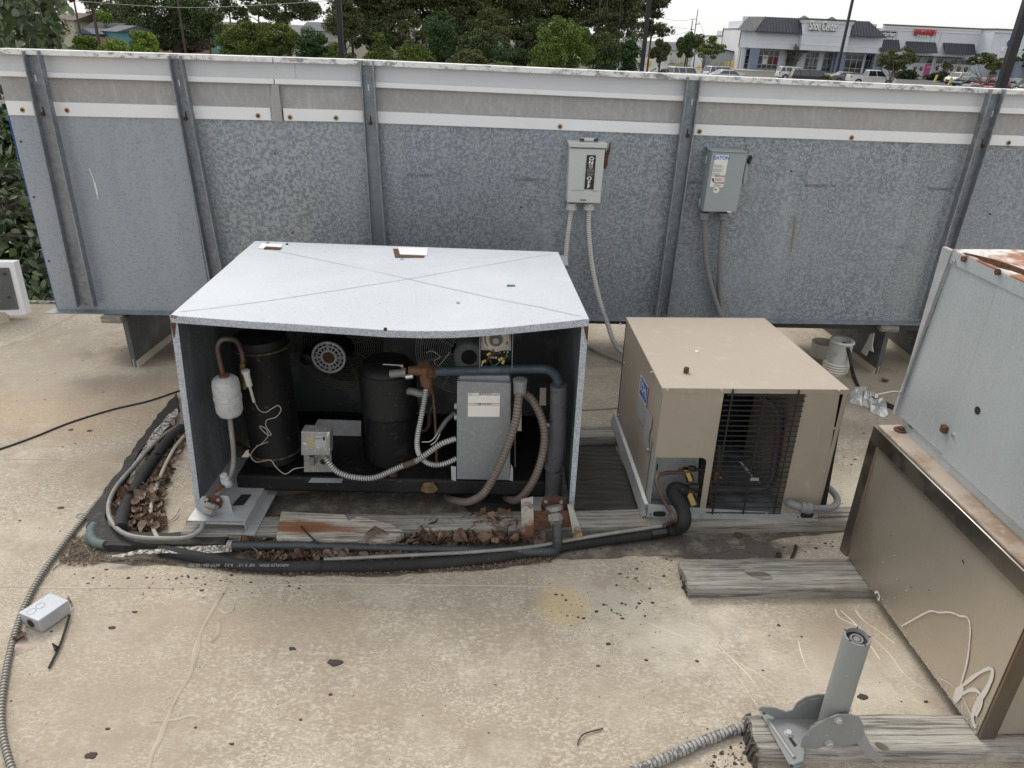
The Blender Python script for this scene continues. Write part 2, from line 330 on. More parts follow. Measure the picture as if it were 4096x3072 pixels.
M['rustpart']=mat('rusting_zinc',(.40,.40,.38),.6,.1,layers=[n_(8,.48,.56,(.15,.06,.028),.95,d=7,r=.7),n_(18,.55,.66,(.42,.30,.12),.6)],bump=[dict(s=60,k=.4,h=.002)])
M['rustscrew']=mat('rusted_screw',(.07,.035,.02),.7,.3,layers=[n_(300,.5,.6,(.2,.09,.03),.6)])
M['ruststain']=mat('rust_ring_stain',(.42,.30,.16),.7)
M['steel']=mat('zinc_bolt',(.55,.56,.57),.35,.7,layers=[n_(200,.5,.7,(.35,.35,.35),.4)])
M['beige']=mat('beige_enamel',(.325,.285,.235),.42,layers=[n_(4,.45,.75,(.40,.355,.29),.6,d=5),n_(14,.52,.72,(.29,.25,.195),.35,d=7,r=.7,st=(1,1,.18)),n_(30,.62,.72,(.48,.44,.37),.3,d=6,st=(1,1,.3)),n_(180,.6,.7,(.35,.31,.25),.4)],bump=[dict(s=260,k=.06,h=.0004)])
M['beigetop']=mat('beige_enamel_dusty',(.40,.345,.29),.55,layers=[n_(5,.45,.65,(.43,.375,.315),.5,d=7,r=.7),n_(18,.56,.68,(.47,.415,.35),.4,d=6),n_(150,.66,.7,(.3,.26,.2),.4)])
M['ss']=mat('stainless_brushed',(.60,.55,.475),.42,1,layers=[n_(3,.4,.7,(.50,.455,.395),.5,d=5),n_(60,.5,.65,(.50,.46,.40),.35,d=3,st=(1,1,5))],bump=[dict(s=110,d=3,k=.16,h=.0007,st=(1,1,2.5)),dict(s=2,d=1,k=.3,h=.01)],rlayer=dict(s=6,d=5,lo=.4,hi=.65,to=.42),aniso=.75)
M['ssdark']=mat('stainless_trim',(.34,.315,.285),.28,1,layers=[n_(5,.4,.7,(.17,.155,.14),.6,d=5,st=(1,1,.3))],rlayer=dict(s=9,d=5,to=.45))
M['ssrust']=mat('tea_stained_stainless',(.24,.21,.18),.35,.9,layers=[n_(3,.5,.62,(.22,.12,.04),.8,d=5,st=(3,3,.4))])
M['paint']=mat('spilt_white_paint',(.66,.62,.58),.5)
M['blk']=mat('black_paint',(.008,.009,.010),.5,spec=.3,layers=[n_(70,.62,.7,(.10,.09,.07),.5,d=5),n_(9,.58,.72,(.045,.045,.045),.7,d=7)],bump=[dict(s=120,k=.1,h=.001)])
M['blkold']=mat('black_paint_rust_spotted',(.006,.006,.007),.55,spec=.3,layers=[n_(8,.60,.70,(.10,.07,.035),.55,d=8,r=.75),n_(45,.62,.7,(.12,.10,.07),.5,d=6),n_(3,.5,.7,(.022,.022,.022),.8,d=6)])
M['foam']=mat('black_foam_insulation',(.012,.012,.0135),.8,layers=[n_(5,.45,.7,(.032,.032,.034),.7,d=6),n_(90,.66,.72,(.25,.24,.22),.4)],bump=[dict(s=180,d=3,k=.35,h=.001)])
M['foamgrey']=mat('greyed_foam_insulation',(.10,.10,.112),.8,layers=[n_(7,.45,.65,(.15,.15,.165),.7,d=7),n_(40,.6,.7,(.02,.02,.02),.8)],bump=[dict(s=25,d=6,k=.8,h=.004)])
M['bluepipe']=mat('oxidised_blue_pipe',(.042,.066,.082),.55,.2,layers=[n_(20,.5,.66,(.11,.15,.18),.7,d=7,st=(.4,1,1)),n_(90,.63,.7,(.35,.38,.4),.6)],bump=[dict(s=90,k=.3,h=.001)])
M['bluepipedark']=mat('grey_blue_drain_pipe',(.035,.042,.048),.5,.1,layers=[n_(20,.5,.66,(.065,.075,.08),.7,d=6,st=(.4,1,1)),n_(90,.66,.7,(.4,.4,.4),.5)])
M['verdigris']=mat('verdigris_elbow',(.085,.125,.125),.7,layers=[n_(25,.5,.65,(.15,.185,.18),.7,d=5),n_(25,.62,.7,(.07,.06,.05),.8)])
M['copper']=mat('tarnished_copper',(.10,.068,.055),.5,.5,layers=[n_(20,.5,.66,(.17,.12,.10),.7,d=5),n_(8,.55,.7,(.10,.12,.11),.6)])
M['greypipe']=mat('grey_oxidised_tube',(.22,.215,.205),.55,.3,layers=[n_(20,.5,.66,(.32,.31,.29),.7,d=5),n_(6,.55,.7,(.15,.14,.13),.6)])
M['creampipe']=mat('weathered_cream_tube',(.42,.385,.32),.7,layers=[n_(9,.45,.65,(.22,.20,.17),.7,d=6)])
M['brass']=mat('brass_valve',(.24,.18,.075),.35,.9,layers=[n_(60,.5,.7,(.2,.14,.05),.6)])
M['brassold']=mat('corroded_brass_valve',(.15,.075,.04),.75,.2,layers=[n_(50,.45,.62,(.21,.115,.06),.8,d=5),n_(30,.55,.7,(.12,.09,.06),.7)],bump=[dict(s=90,k=.5,h=.002)])
M['flexwhite']=mat('armoured_flex_metal',(.50,.51,.51),.45,.4,layers=[n_(30,.5,.66,(.36,.36,.35),.6),n_(12,.66,.74,(.3,.13,.06),.8)])
M['flexwhiteplastic']=mat('white_ribbed_conduit',(.60,.60,.58),.5,layers=[n_(14,.5,.7,(.46,.45,.42),.6)])
M['flexbrown']=mat('brown_ribbed_hose',(.15,.115,.10),.45,.1,layers=[n_(14,.5,.7,(.24,.20,.18),.6)])
M['flexgrey']=mat('grey_plastic_conduit',(.20,.20,.215),.5,layers=[n_(14,.5,.7,(.26,.26,.27),.6)])
M['bx']=mat('dull_armoured_cable',(.33,.32,.29),.5,.4,layers=[n_(9,.45,.65,(.34,.32,.29),.7,d=5),n_(30,.62,.7,(.08,.07,.06),.8)])
M['bxpaint']=mat('armoured_conduit_flecked_with_tar',(.33,.32,.31),.6,.1,layers=[n_(55,.50,.56,(.07,.065,.06),.9,d=7,r=.75),n_(8,.5,.7,(.6,.59,.57),.6)])
M['drier']=mat('chalky_white_drier',(.44,.45,.465),.7,.1,layers=[n_(45,.48,.58,(.33,.345,.36),.8,d=6,r=.7),n_(100,.64,.7,(.15,.15,.15),.5)],bump=[dict(s=80,k=.3,h=.001)])
M['greybox']=mat('dull_grey_box_paint',(.23,.25,.265),.45,.2,layers=[n_(60,.48,.62,(.28,.30,.315),.6,d=5),n_(4,.5,.7,(.19,.205,.215),.6,d=5),n_(120,.66,.7,(.5,.5,.5),.5)])
M['boxlid']=mat('white_flecked_control_box',(.30,.305,.30),.5,.3,layers=[n_(90,.62,.66,(.75,.75,.74),.9,d=2),n_(12,.5,.65,(.22,.22,.21),.6)])
M['label']=mat('paper_label',(.70,.70,.66),.6,layers=[n_(40,.66,.72,(.3,.3,.28),.5)])
M['labelgrey']=mat('grey_foil_label',(.40,.42,.45),.45,.3)
M['ink']=mat('black_print',(.02,.02,.02),.6)
M['inkfaint']=mat('faded_stencil_ink',(.12,.135,.15),.7)
M['inkgrey']=mat('fine_print',(.30,.30,.30),.6)
M['red']=mat('red_print',(.42,.03,.03),.5)
M['eblue']=mat('blue_print',(.01,.17,.48),.5)
M['bohnblue']=mat('deep_blue_print',(.02,.07,.38),.45)
M['wprint']=mat('white_print',(.80,.80,.78),.6)
M['geboxp']=mat('aged_pale_grey_enamel',(.50,.53,.52),.5,layers=[n_(6,.45,.7,(.58,.605,.59),.6,d=6),n_(50,.6,.7,(.38,.40,.39),.5,d=6),n_(14,.66,.74,(.42,.28,.12),.5)])
M['eatonp']=mat('grey_enamel',(.285,.33,.335),.4,layers=[n_(4,.4,.7,(.31,.35,.355),.6)])
M['rubber']=mat('black_rubber',(.015,.015,.016),.6)
M['yellowcap']=mat('yellow_wire_connector',(.50,.33,.08),.6)
M['dial']=mat('timer_dial',(.42,.40,.34),.6)
M['dialdark']=mat('timer_knob',(.10,.095,.08),.7)
M['greywire']=mat('grey_wire',(.34,.32,.28),.6)
M['greenwire']=mat('green_wire',(.05,.16,.11),.6)
M['mast']=mat('grey_powder_coat',(.225,.235,.235),.45,layers=[n_(5,.45,.7,(.265,.275,.27),.6,d=5),n_(60,.66,.74,(.4,.4,.38),.4),n_(25,.7,.76,(.25,.12,.06),.6)])
M['pvc']=mat('weathered_pvc',(.50,.50,.485),.6,layers=[n_(16,.5,.66,(.30,.29,.27),.7,d=7),n_(60,.64,.7,(.1,.1,.1),.7)])
M['pvcwhite']=mat('white_pvc_band',(.66,.62,.55),.6)
M['foil']=mat('crumpled_foil',(.60,.60,.59),.35,.5,layers=[n_(20,.5,.65,(.25,.25,.25),.7,d=5)])
M['fleshplastic']=mat('bleached_scrap',(.46,.38,.32),.8,layers=[n_(20,.5,.65,(.3,.22,.18),.7)])
# weathered wood, grain along the object's X
def wood(name,base,hi,dk,rusty=None):
    ls=[n_(7,.38,.66,hi,.8,d=8,r=.72,st=(.35,6,6),dist=.7),n_(5,.5,.7,(.22,.19,.15),.5,d=4),n_(22,.50,.62,dk,.75,d=6,r=.7,st=(.16,5,5),dist=.8),n_(3,.5,.62,dk,.35,d=5),n_(30,.56,.61,(.05,.045,.04),.7,d=6,st=(.12,4,4),dist=1.0),n_(75,.55,.62,(.06,.055,.05),.6,d=3,st=(.06,3,3))]
    if rusty: ls+=rusty
    return mat(name,base,.9,layers=ls,bump=[dict(s=26,d=6,r=.7,k=.9,h=.004,st=(.14,5,5)),dict(s=90,d=3,k=.4,h=.002,st=(.2,3,3))])
M['wood']=wood('weathered_grey_timber',(.29,.275,.245),(.47,.455,.425),(.13,.12,.105))
M['woodpaint']=wood('paint_flecked_timber',(.32,.305,.27),(.55,.53,.49),(.10,.09,.08),[n_(3.2,.52,.62,(.55,.50,.43),.6,d=7,r=.7)])
M['woodrust']=wood('rust_stained_plank',(.46,.43,.37),(.66,.63,.58),(.17,.14,.11),[dict(t='spot',p=(-.20,-.01,.03),rad=(.22,.05,.08),c=(.23,.085,.03),lo=0,hi=.5,a=.9,s=11),dict(t='spot',p=(-.05,-.02,.03),rad=(.20,.022,.04),c=(.22,.08,.03),lo=0,hi=.5,a=.75,s=14)])
M['ply']=wood('stained_plywood',(.30,.20,.13),(.36,.25,.17),(.15,.10,.07))
M['leafdead']=mat('dead_leaf',(.10,.058,.038),.65,layers=[dict(t='obj',lo=0,hi=1,c=(.21,.13,.085),a=.9),n_(6,.4,.65,(.19,.125,.085),.7,d=5)],bump=[dict(s=90,k=.5,h=.001)])
M['leafdead2']=mat('grey_brown_dead_leaf',(.20,.145,.11),.65,layers=[dict(t='obj',lo=0,hi=1,c=(.11,.07,.05),a=.9),n_(6,.4,.65,(.29,.225,.175),.7,d=5)],bump=[dict(s=90,k=.5,h=.001)])
M['leafdark']=mat('dark_brown_dead_leaf',(.06,.032,.022),.65,layers=[n_(6,.4,.65,(.12,.065,.045),.7,d=5)],bump=[dict(s=90,k=.5,h=.001)])
M['chips']=mat('wood_chip_litter',(.075,.05,.035),.9,island=1,bright=(.24,.18,.13))
M['grit']=mat('black_grit',(.035,.028,.026),.85,island=1,bright=(.07,.05,.045))
# ================================================================ ROOF
rng=random.Random(7)
RY=4.295
def structure(name,mb,m,**k): return mb.build(name,m,kind='structure',**k)
b=MB(); b.bx(-9,7.5,-4,RY,-.35,0); roofo=structure('roof_surface',b,M['roof'],smooth=False)
b=MB(); b.bx(-9,7.5,-4,RY-.05,-4.0,-.351); structure('roof_building_walls',b,mat('painted_block',(.35,.33,.30),.9,layers=[n_(3,.4,.7,(.28,.26,.24),.5)]),smooth=False)
b=MB(); b.bx(-9,7.5,RY-.004,RY+.03,-.16,.012); b.build('roof_edge_flashing',M['tarwhite'],roofo,smooth=False)
def onr(pts,z=.001): return [g(x,y,z) for x,y in pts]
def ridge(px,w_,name,m,h=.006,seed=0):
    P=spline(onr(px,0),10); r2=random.Random(seed); mb=MB(); n=len(P); V=[]
    for i,p in enumerate(P):
        t=(P[min(i+1,n-1)]-P[max(i-1,0)]).normalized(); s=Vector((-t.y,t.x,0)); ww=w_*(.5+mnoise.noise(p*9+Vector((seed,0,0)))*.9+.35); hh=h*(.5+abs(mnoise.noise(p*14)))
        e=.25 if i in(0,n-1) else 1
        V+= [p-s*ww*.5*e+Vector((0,0,.0006)),p-s*ww*.15*e+Vector((0,0,hh*e)),p+s*ww*.2*e+Vector((0,0,hh*.8*e)),p+s*ww*.5*e+Vector((0,0,.0006))]
    mb.add(V,[(4*i+k,4*i+k+1,4*i+k+5,4*i+k+4) for i in range(n-1) for k in range(3)]); return mb.build(name,m,roofo)
ridge([(227,586),(221,596),(213,610),(206,622),(200,635),(196,652),(193,667),(188,680),(179,693),(173,706),(166,722),(160,738),(152,754),(148,775)],.015,'membrane_wrinkle',M['seam'],.007,1)
ridge([(231,604),(234,609),(226,613),(219,609)],.01,'membrane_wrinkle',M['seam'],.006,2)
ridge([(214,622),(219,624),(218,634),(212,641),(209,638)],.010,'membrane_wrinkle',M['seam'],.007,9)
ridge([(-20,587),(90,588),(150,588),(227,586),(330,584),(430,585),(520,586),(600,587)],.007,'membrane_lap',M['seam'],.003,3)
ridge([(0,459),(80,461),(160,468)],.006,'membrane_lap',M['seam'],.003,4)
ridge([(-10,352),(25,338),(60,322),(80,312)],.035,'membrane_wrinkle',M['seam'],.010,5)
ridge([(150,722),(175,720),(190,716),(200,717)],.008,'membrane_wrinkle',M['seam'],.004,6)
for i,P in enumerate([q for q in [[(634,617),(660,628),(690,640),(712,655),(730,668),(758,707)],[(680,620),(704,630),(725,652),(745,672),(760,690),(770,700)],[(715,648),(740,664),(760,675),(795,700)],[(798,640),(804,662),(815,680)],[(835,609),(840,618),(860,628),(875,640),(890,655),(905,675),(925,690)],[(855,610),(863,620),(880,632),(895,644)],[(700,574),(720,590),(760,606)],[(500,595),(530,600),(555,592),(575,583)],[(640,705),(655,695),(690,696),(705,710)],[(365,735),(367,700),(371,665)],[(553,660),(553,690),(560,714)],[(430,660),(432,690)],[(330,680),(338,668),(345,660)],[(840,610),(856,625),(870,645),(880,660)]] if q[0][0]>600 and q[0]!=(640,705)]):
    ridge(P,.004,'paint_drip',M['paintdrip'],.0018,20+i)
def patch(px,z,h,m,name,seed=0,jit=.012,sub=7,parent=None,raised=0,world=None,**k):
    P=onr(px,z); Q=[]; n=len(P)
    for i in range(n):
        for j in range(sub): 
            p=P[i].lerp(P[(i+1)%n],j/sub); nz=mnoise.noise(p*16+Vector((seed,3,0)))*jit+mnoise.noise(p*45+Vector((seed,3,0)))*jit*.6
            Q.append(p+Vector((nz,mnoise.noise(p*16+Vector((9,seed,0)))*jit,0)))
    mb=MB(); mb.ext(Q,(0,0,h)); o=mb.build(name,m,parent,smooth=False,**k); return o
patch([(88,533),(60,560),(100,563),(180,566),(240,570),(320,575),(400,576),(480,571),(560,560),(640,556),(705,557),(745,549),(742,541),(770,540),(850,532),(850,520),(700,510),(560,508),(430,508),(250,512),(240,535),(180,540)],.0,.002,M['greydirt'],'wet_dirt_patch',3,.02,kind='structure')
patch([(240,514),(250,497),(330,490),(450,488),(560,480),(575,500),(560,513),(400,513)],.0,.0015,M['greydirt'],'wet_dirt_patch',8,.02,kind='structure')
patch([(566,438),(611,438),(643,510),(560,514),(470,513),(455,496),(520,488),(560,470)],.002,.003,M['mat'],'dark_rubber_mat',5,.002,label='dark rubber mat lying on the roof between the two condensing units',cat='rubber mat')
# tar covered curb, L shaped
o=patch([(178,398),(167,412),(152,430),(137,452),(118,480),(100,506),(89,523),(88,534),(95,547),(108,554),(140,552),(190,552),(227,551),(230,538),(193,538),(160,540),(125,538),(109,530),(107,515),(120,494),(138,462),(158,434),(179,412)],0,.030,M['tar'],'tarred_curb',11,.012,label='black tar-covered curb bent in an L at the left front corner of the open hood',cat='tarred curb')
patch([(107,556),(140,551),(175,548),(200,546),(230,545),(231,552),(200,553.5),(160,553.5),(120,557)],.0305,.002,M['tarwhite'],'flaking_coating',13,.008,parent=o)
patch([(158,425),(178,408),(179,414),(160,436),(140,463),(130,480),(132,468),(145,446)],.0305,.002,M['tarwhite'],'flaking_coating',14,.008,parent=o)
# ================================================================ METAL SCREEN WALL (back of the parapet sign)
FN=Vector((.0226,-1,0)).normalized()
def fp(x,y,off=0.0): return pl(x,y,Vector((0,3.47,0))+FN*off,FN)
fence=thing('metal_screen_wall',fp(490,318),'long galvanised sheet screen wall with white rails across the back of the roof','screen wall')
SX=[350,650,1024,1110]
LN=dict(captop=(48.3,59.5,73,90.4,94.8),capbot=(53.6,64.6,78.3,95,99.2),r2top=(71,81,94.7,108.4,111.8),r2bot=(76,86.2,99.7,114.1,117.8),gbot=(100.8,110.3,122.6,136.1,139.2),sbot=(115,122,133.6,146.2,149.4))
def line(nm,off,x0=None,x1=None):
    ys=LN[nm]; xs=[5+(ys[0]-101)*.25]+SX
    f=lambda x: np.interp(x,xs,ys)
    a=xs[0] if x0 is None else x0; c=xs[-1] if x1 is None else x1
    X=[a]+[x for x in xs if a<x<c]+[c]
    # smooth the bow
    X2=[]; 
    for p,q in zip(X,X[1:]):
        X2+= [p,(p+q)/2]
    X2.append(c); return [fp(x,float(f(x)),off) for x in X2]
def band(top,bot,off,th,name,m,x0=None,x1=None,**k):
    # bottom edge sits straight below the top one
    T=line(top,off,x0,x1); B0=line(bot,off,x0,x1)
    bx=[p.x for p in B0]; bz=[p.z for p in B0]
    Bm=[Vector((t.x,t.y,float(np.interp(t.x,bx,bz)))) for t in T]
    n=len(T); mb=MB(); bk=FN*-th
    for i in range(n-1):
        mb.hexa([Bm[i],Bm[i+1],Bm[i+1]+bk,Bm[i]+bk],[T[i],T[i+1],T[i+1]+bk,T[i]+bk])
    return mb.build(name,m,fence,smooth=False,**k)
band('captop','capbot',.035,.10,'coping',M['whitedirty'],x1=271.5)
band('captop','capbot',.033,.10,'coping',M['whitedirty'],x0=273)
band('capbot','r2top',.004,.02,'upper_band',M['band'])
band('r2top','r2bot',.016,.03,'rail',M['white'],x1=273)
band('r2top','r2bot',.015,.03,'rail',M['white'],x0=274.5)
band('r2bot','gbot',-.004,.02,'grey_band',M['greyband'])
band('gbot','sbot',.010,.03,'screw_strip',M['white'],x1=270)
band('gbot','sbot',.010,.03,'screw_strip',M['white'],x0=283)
band('capbot','r2top',.007,.004,'splice_plate',M['band'],x0=258,x1=294)
mb=MB(); P=[fp(x,y,.0165) for x,y in((271.5,84.5),(277.5,84.5),(278.5,86),(281,108),(282.5,121.5),(271.5,121),(270.5,100))]; mb.ext(P,-FN*.004); mb.build('tape',M['greyband'],fence,smooth=False,label='wrinkled grey tape over the joint')
for x in (272.3,):
    pass
def zline(nm,X):
    P=line(nm,0); return float(np.interp(X,[p.x for p in P],[p.z for p in P]))
def fy(X,off=0): return 3.47+.0226*X-off
botL=fp(57,309); botR=fp(926,321)
def zb(X): return float(np.interp(X,[botL.x,botR.x,3.2],[botL.z,botR.z,botR.z]))
ends=[fp(7,105).x,fp(187,160).x,fp(371.5,160).x,fp(928,321).x+.02,3.1]
mats=[M['galv1'],M['galv2'],M['galv3'],M['galv4']]
for i in range(4):
    a,c=ends[i],ends[i+1]; mb=MB(); o_=[.002,-.002,.001,-.003][i]
    ax0=a if i else botL.x
    pts=[(a,zline('gbot',a)),(c,zline('gbot',c)),(c,zb(c)),(ax0,zb(ax0))]
    P=[Vector((x,fy(x,o_),z)) for x,z in pts]; mb.ext(P,Vector((0,.004,0))); mb.build('sheet',mats[i],fence,smooth=False)
# blue protective film along the free edge, bottom flange
mb=MB(); a=fp(8,116,.003); c=fp(57,308,.003); mb.ext([a,a+Vector((-.002,0,0)),c+Vector((-.002,0,0)),c],(0,.01,0)); mb.build('edge_film',M['blue'],fence,smooth=False)
mb=MB(); x0,x1=botL.x-.04,3.1; mb.hexa([Vector((x0,fy(x0,.045),zb(x0)-.008)),Vector((x1,fy(x1,.045),zb(x1)-.008)),Vector((x1,fy(x1,-.03),zb(x1)-.002)),Vector((x0+.03,fy(x0,-.03),zb(x0)-.002))],[Vector((x0,fy(x0,.045),zb(x0)-.004)),Vector((x1,fy(x1,.045),zb(x1)-.004)),Vector((x1,fy(x1,-.03),zb(x1)+.003)),Vector((x0+.03,fy(x0,-.03),zb(x0)+.003))])
mb.build('bottom_flange',M['galvpost'],fence,smooth=False)
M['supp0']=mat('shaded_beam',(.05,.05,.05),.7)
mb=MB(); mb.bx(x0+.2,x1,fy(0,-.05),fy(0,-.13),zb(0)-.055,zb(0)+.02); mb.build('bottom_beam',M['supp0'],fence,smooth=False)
mb=MB(); mb.bx(-2.2,3.0,3.64,4.02,.245,1.28); mb.build('sign_shade_slab',M['supp0'],fence,smooth=False)  # unseen sign depth, added to keep the sun off the roof beneath
# studs
def stud(tl,tr,bl,br,ty,by):
    mb=MB()
    def q(xt,xb,off): return fp(xt,ty,off),fp(xb,by,off)
    def bar(xt0,xt1,xb0,xb1,o0,o1):
        a,b_=fp(xt0,ty,o1),fp(xb0,by,o1); c_,d=fp(xt1,ty,o1),fp(xb1,by,o1); bk=-FN*(o1-o0)
        mb.hexa([b_,d,d+bk,b_+bk],[a,c_,c_+bk,a+bk])
    w1=1.3
    bar(tl,tr,bl,br,.020,.022)
    bar(tl,tl+w1,bl,bl+w1,.020,.055)
    bar(tr-w1,tr,br-w1,br,.020,.055)
    o=mb.build('stud',M['galvpost'],fence,smooth=False); return o
ST=[((21,37.5),(76,94),51,307.6),((167,180),(214.5,230),56,311.5),((359.5,373),(375,390),61,314),((688,702),(656,668.5),77,316.5),((992,1007),(921.5,933),89.5,320.5)]
for (t0,t1),(b0,b1),ty,by in ST:
    s_=stud(t0,t1,b0,b1,ty,by)
    for fr_ in (.245,.105):
        y=ty+(by-ty)*fr_; x=(t0+t1)/2+((b0+b1)/2-(t0+t1)/2)*fr_
        p=fp(x+.5,y,.0225)
        if fr_>.2:
            mb=MB(); mb.cyl(p,p+FN*.008,.0085,8); mb.cyl(p,p+FN*.012,.005,6); mb.build('bolt',M['rustscrew'],s_)
        mb=MB(); q=fp(x+.5,y-(4 if fr_>.2 else 0),.0225); mb.box(q,(.005,.0015,.026)); mb.build('slot',M['white'] if fr_<.2 else M['dark'],s_,smooth=False)
    p=fp((b0+b1)/2,by-3,.0225); mb=MB(); mb.cyl(p,p+FN*.006,.007,8); mb.build('bolt',M['galvpost'],s_)
# rusty screws in the white strip
for x,y in [(22.5,110),(67,110.4),(258,115.7),(290,117.3),(336,118),(560,126.6),(699.5,131.5),(851.6,137.7),(1008.6,142.9)]:
    p=fp(x,y,.0105); mb=MB(); mb.cyl(p,p+FN*.0006,.0115,12); rr=mb.build('screw_stain',M['ruststain'],fence,smooth=False)
    mb=MB(); mb.cyl(p,p+FN*.006,.006,8); mb.build('screw',M['rustscrew'],fence)
for x,y in [(21,141.5),(34,197),(49,261),(275,153.5),(292.5,232.7),(521,207),(739,174),(791,171),(508,125),(833,102),(990,214)]:
    p=fp(x,y,.0025); mb=MB(); mb.cyl(p,p+FN*.004,.0045,8); mb.build('screw',M['rustscrew'],fence)
mb=MB(); P=[fp(x,y,.0012) for x,y in ((794.3,215),(796,215),(795,232),(791.5,252),(789.5,252),(792,232))]; mb.ext(P,FN*.0004); mb.build('rust_streak',mat('rust_streak_colour',(.22,.19,.13),.7),fence,smooth=False)
for x,y,s_ in [(424,175,'24   GA090U-LFQ'),(531,179.5,'24   GA090U-LFQ'),(820,185.6,'24   GA090U-LFQ'),(944,189,'24   GA090U-LFQ'),(690,182,'GA090U-LFQ'),(200,176,'24   GA090U-LFQ')]:
    if x==200: continue
    text(s_,M['inkfaint'],fence,fp(x,y,.0035),(-1,-.0226,0),(0,0,-1),.020,'stencil_lettering')
for x,y in [(515,240),(903,247),(685,243)]:
    text('-- 24 x 09/H -- 3',M['inkfaint'],fence,fp(x,y,.0035),(-1,-.0226,0),(0,0,-1),.013,'stencil_lettering')
for P in [[(89,168),(93,178),(96,190),(98,199)],[(95,182),(98,195)]]:
    mb=MB(); mb.strip([fp(x,y,.003) for x,y in P],.0035,.0005,FN); mb.build('scratch',M['white'],fence,smooth=False)
# supports under the wall
zt=.275
def support(p0,p1,label,paint=None):
    t=thing('screen_support',(p0[0],p0[1],0),label,'support bracket','sheet-metal supports under the screen wall')
    a,c=Vector((*p0,0)),Vector((*p1,0)); d=(c-a).normalized(); s=Vector((-d.y,d.x,0))*.012; up=Vector((0,0,zt))
    mb=MB(); mb.hexa([a-s,a+s,c+s,c-s],[a-s+up,a+s+up,c+s+up,c-s+up]); mb.build('plate',M['supp'],t,smooth=False)
    sg=1 if p0[0]<0 else -1; e=Vector((sg*.022,0,0))
    mb=MB(); mb.hexa([a-e*.25,a+e,c+e,c-e*.25],[a-e*.2+Vector((0,0,.045)),a+e*.3+Vector((0,0,.05)),c+e*.3+Vector((0,0,.05)),c-e*.2+Vector((0,0,.045))]); mb.build('base_flashing',M['seam'],t,smooth=False)
    return t,a,c
M['supp']=mat('dull_sheet_support',(.10,.105,.11),.55,.3,layers=[n_(6,.5,.66,(.20,.20,.20),.7,d=7,r=.7),n_(60,.64,.7,(.5,.5,.48),.4)])
support((-1.958,3.388),(-1.93,4.1),'dark metal support plate under the screen wall, left of the open hood')
sp,a,c=support((1.943,3.50),(1.86,4.18),'dark metal support plate daubed with white paint, under the right of the screen wall')
mb=MB(); mb.ext([Vector((1.905,y,z)) for y,z in((3.62,.12),(3.66,.2),(3.75,.22),(3.72,.16),(3.78,.11),(3.7,.09))],(-.0,0,0.001)); 
mb=MB(); P=[xp(x,y,1.893) for x,y in((861,352),(866,343),(870,334),(874,333),(872,345),(873,352),(868,350),(866,356))]; mb.ext(P,(.004,0,0)); mb.build('paint_daub',M['paint'],sp,smooth=False)
support((2.22,3.6),(2.2,4.2),'dark metal support plate half hidden behind the galvanised casing')
mb=MB(); P=[g(x,y,.27) for x,y in((103,313),(124,312),(125,316),(105,317))]
mb=MB(); c0=fp(114,314.5,.03); mb.box((c0.x,fy(c0.x,.0),zb(-2)-.03),(.10,.14,.035)); mb.build('wood_block',M['wood'],smooth=True,bevel=.004,label='small grey wood block packed under the left of the screen wall flange',cat='wood block')
c0=fp(893,323,.03); mb=MB(); mb.box((c0.x-.02,fy(c0.x,.0),zb(2)-.028),(.09,.12,.03)); mb.build('wood_block',M['wood'],smooth=True,bevel=.004,label='small grey wood block packed on top of the right support plate',cat='wood block')
# parapet sign end at the far left
t=thing('parapet_end',(-3.2,4.0,0),'white-edged metal end of another parapet sign at the left edge of the roof','parapet end')
A=[yp(x,y,4.0) for x,y in((-60,262),(13.5,262.4),(26.3,314.5),(-60,318))]
mb=MB(); mb.ext(A,(0,.05,0)); mb.build('frame',M['white'],t,smooth=False)
A=[yp(x,y,3.994) for x,y in((-60,268),(8.5,268),(18.5,309.5),(-60,312))]
mb=MB(); mb.ext(A,(0,.003,0)); mb.build('recessed_sheet',M['supp'],t,smooth=False)
for p in((4.5,274),(9,297.5)):
    q=yp(*p,3.993); mb=MB(); mb.cyl(q,q+Vector((0,-.006,0)),.008,8); mb.build('screw',M['rustscrew'],t)
A=[yp(x,y,3.93) for x,y in((-60,318),(9,316),(9.5,321),(-60,333))]; mb=MB(); mb.hexa([g(-60,335),g(10,321.5),g(10,316),g(-60,322)],[p+Vector((0,0,.05)) for p in (g(-60,333),g(9,320),g(9,316),g(-60,322))]); mb.build('base_flashing',M['seam'],t,smooth=False)

# ================================================================ DISCONNECT BOXES ON THE WALL
def fbox(front,off,name,m,parent,bevel=.004,back=0.0,**k):
    A=[fp(x,y,off) for x,y in front]; bk=-FN*(off-back)
    mb=MB(); mb.ext(A,bk); return mb.build(name,m,parent,bevel=bevel,**k)
def fquad(px,off,name,m,parent,th=.001): 
    A=[fp(x,y,off) for x,y in px]; mb=MB(); mb.ext(A,-FN*th); return mb.build(name,m,parent,smooth=False)
UX=Vector((1,.0226,0)); UZ=Vector((0,0,1))
ge=thing('disconnect_switch',fp(584,203),'aged pale grey disconnect switch box with black ON OFF strip and rusty side handle','disconnect switch')
fbox([(570,143),(605.6,143.6),(600.4,203.6),(566.8,202.6)],.085,'enclosure',M['geboxp'],ge,.004)
fbox([(568.5,142.5),(607.6,143.6),(607.0,148.4),(569.3,147.2)],.094,'rain_lid',M['geboxp'],ge,.002)
fquad([(570.5,147.6),(605,148.6),(605,149.2),(570.5,148.2)],.087,'lid_gap',M['dark'],ge)
fquad([(570.8,190),(583.5,190.3),(583.4,190.7),(570.8,190.4)],.087,'lower_crease',M['inkgrey'],ge)
fquad([(590,190.5),(601,190.9),(601,191.3),(590,190.9)],.087,'lower_crease',M['inkgrey'],ge)
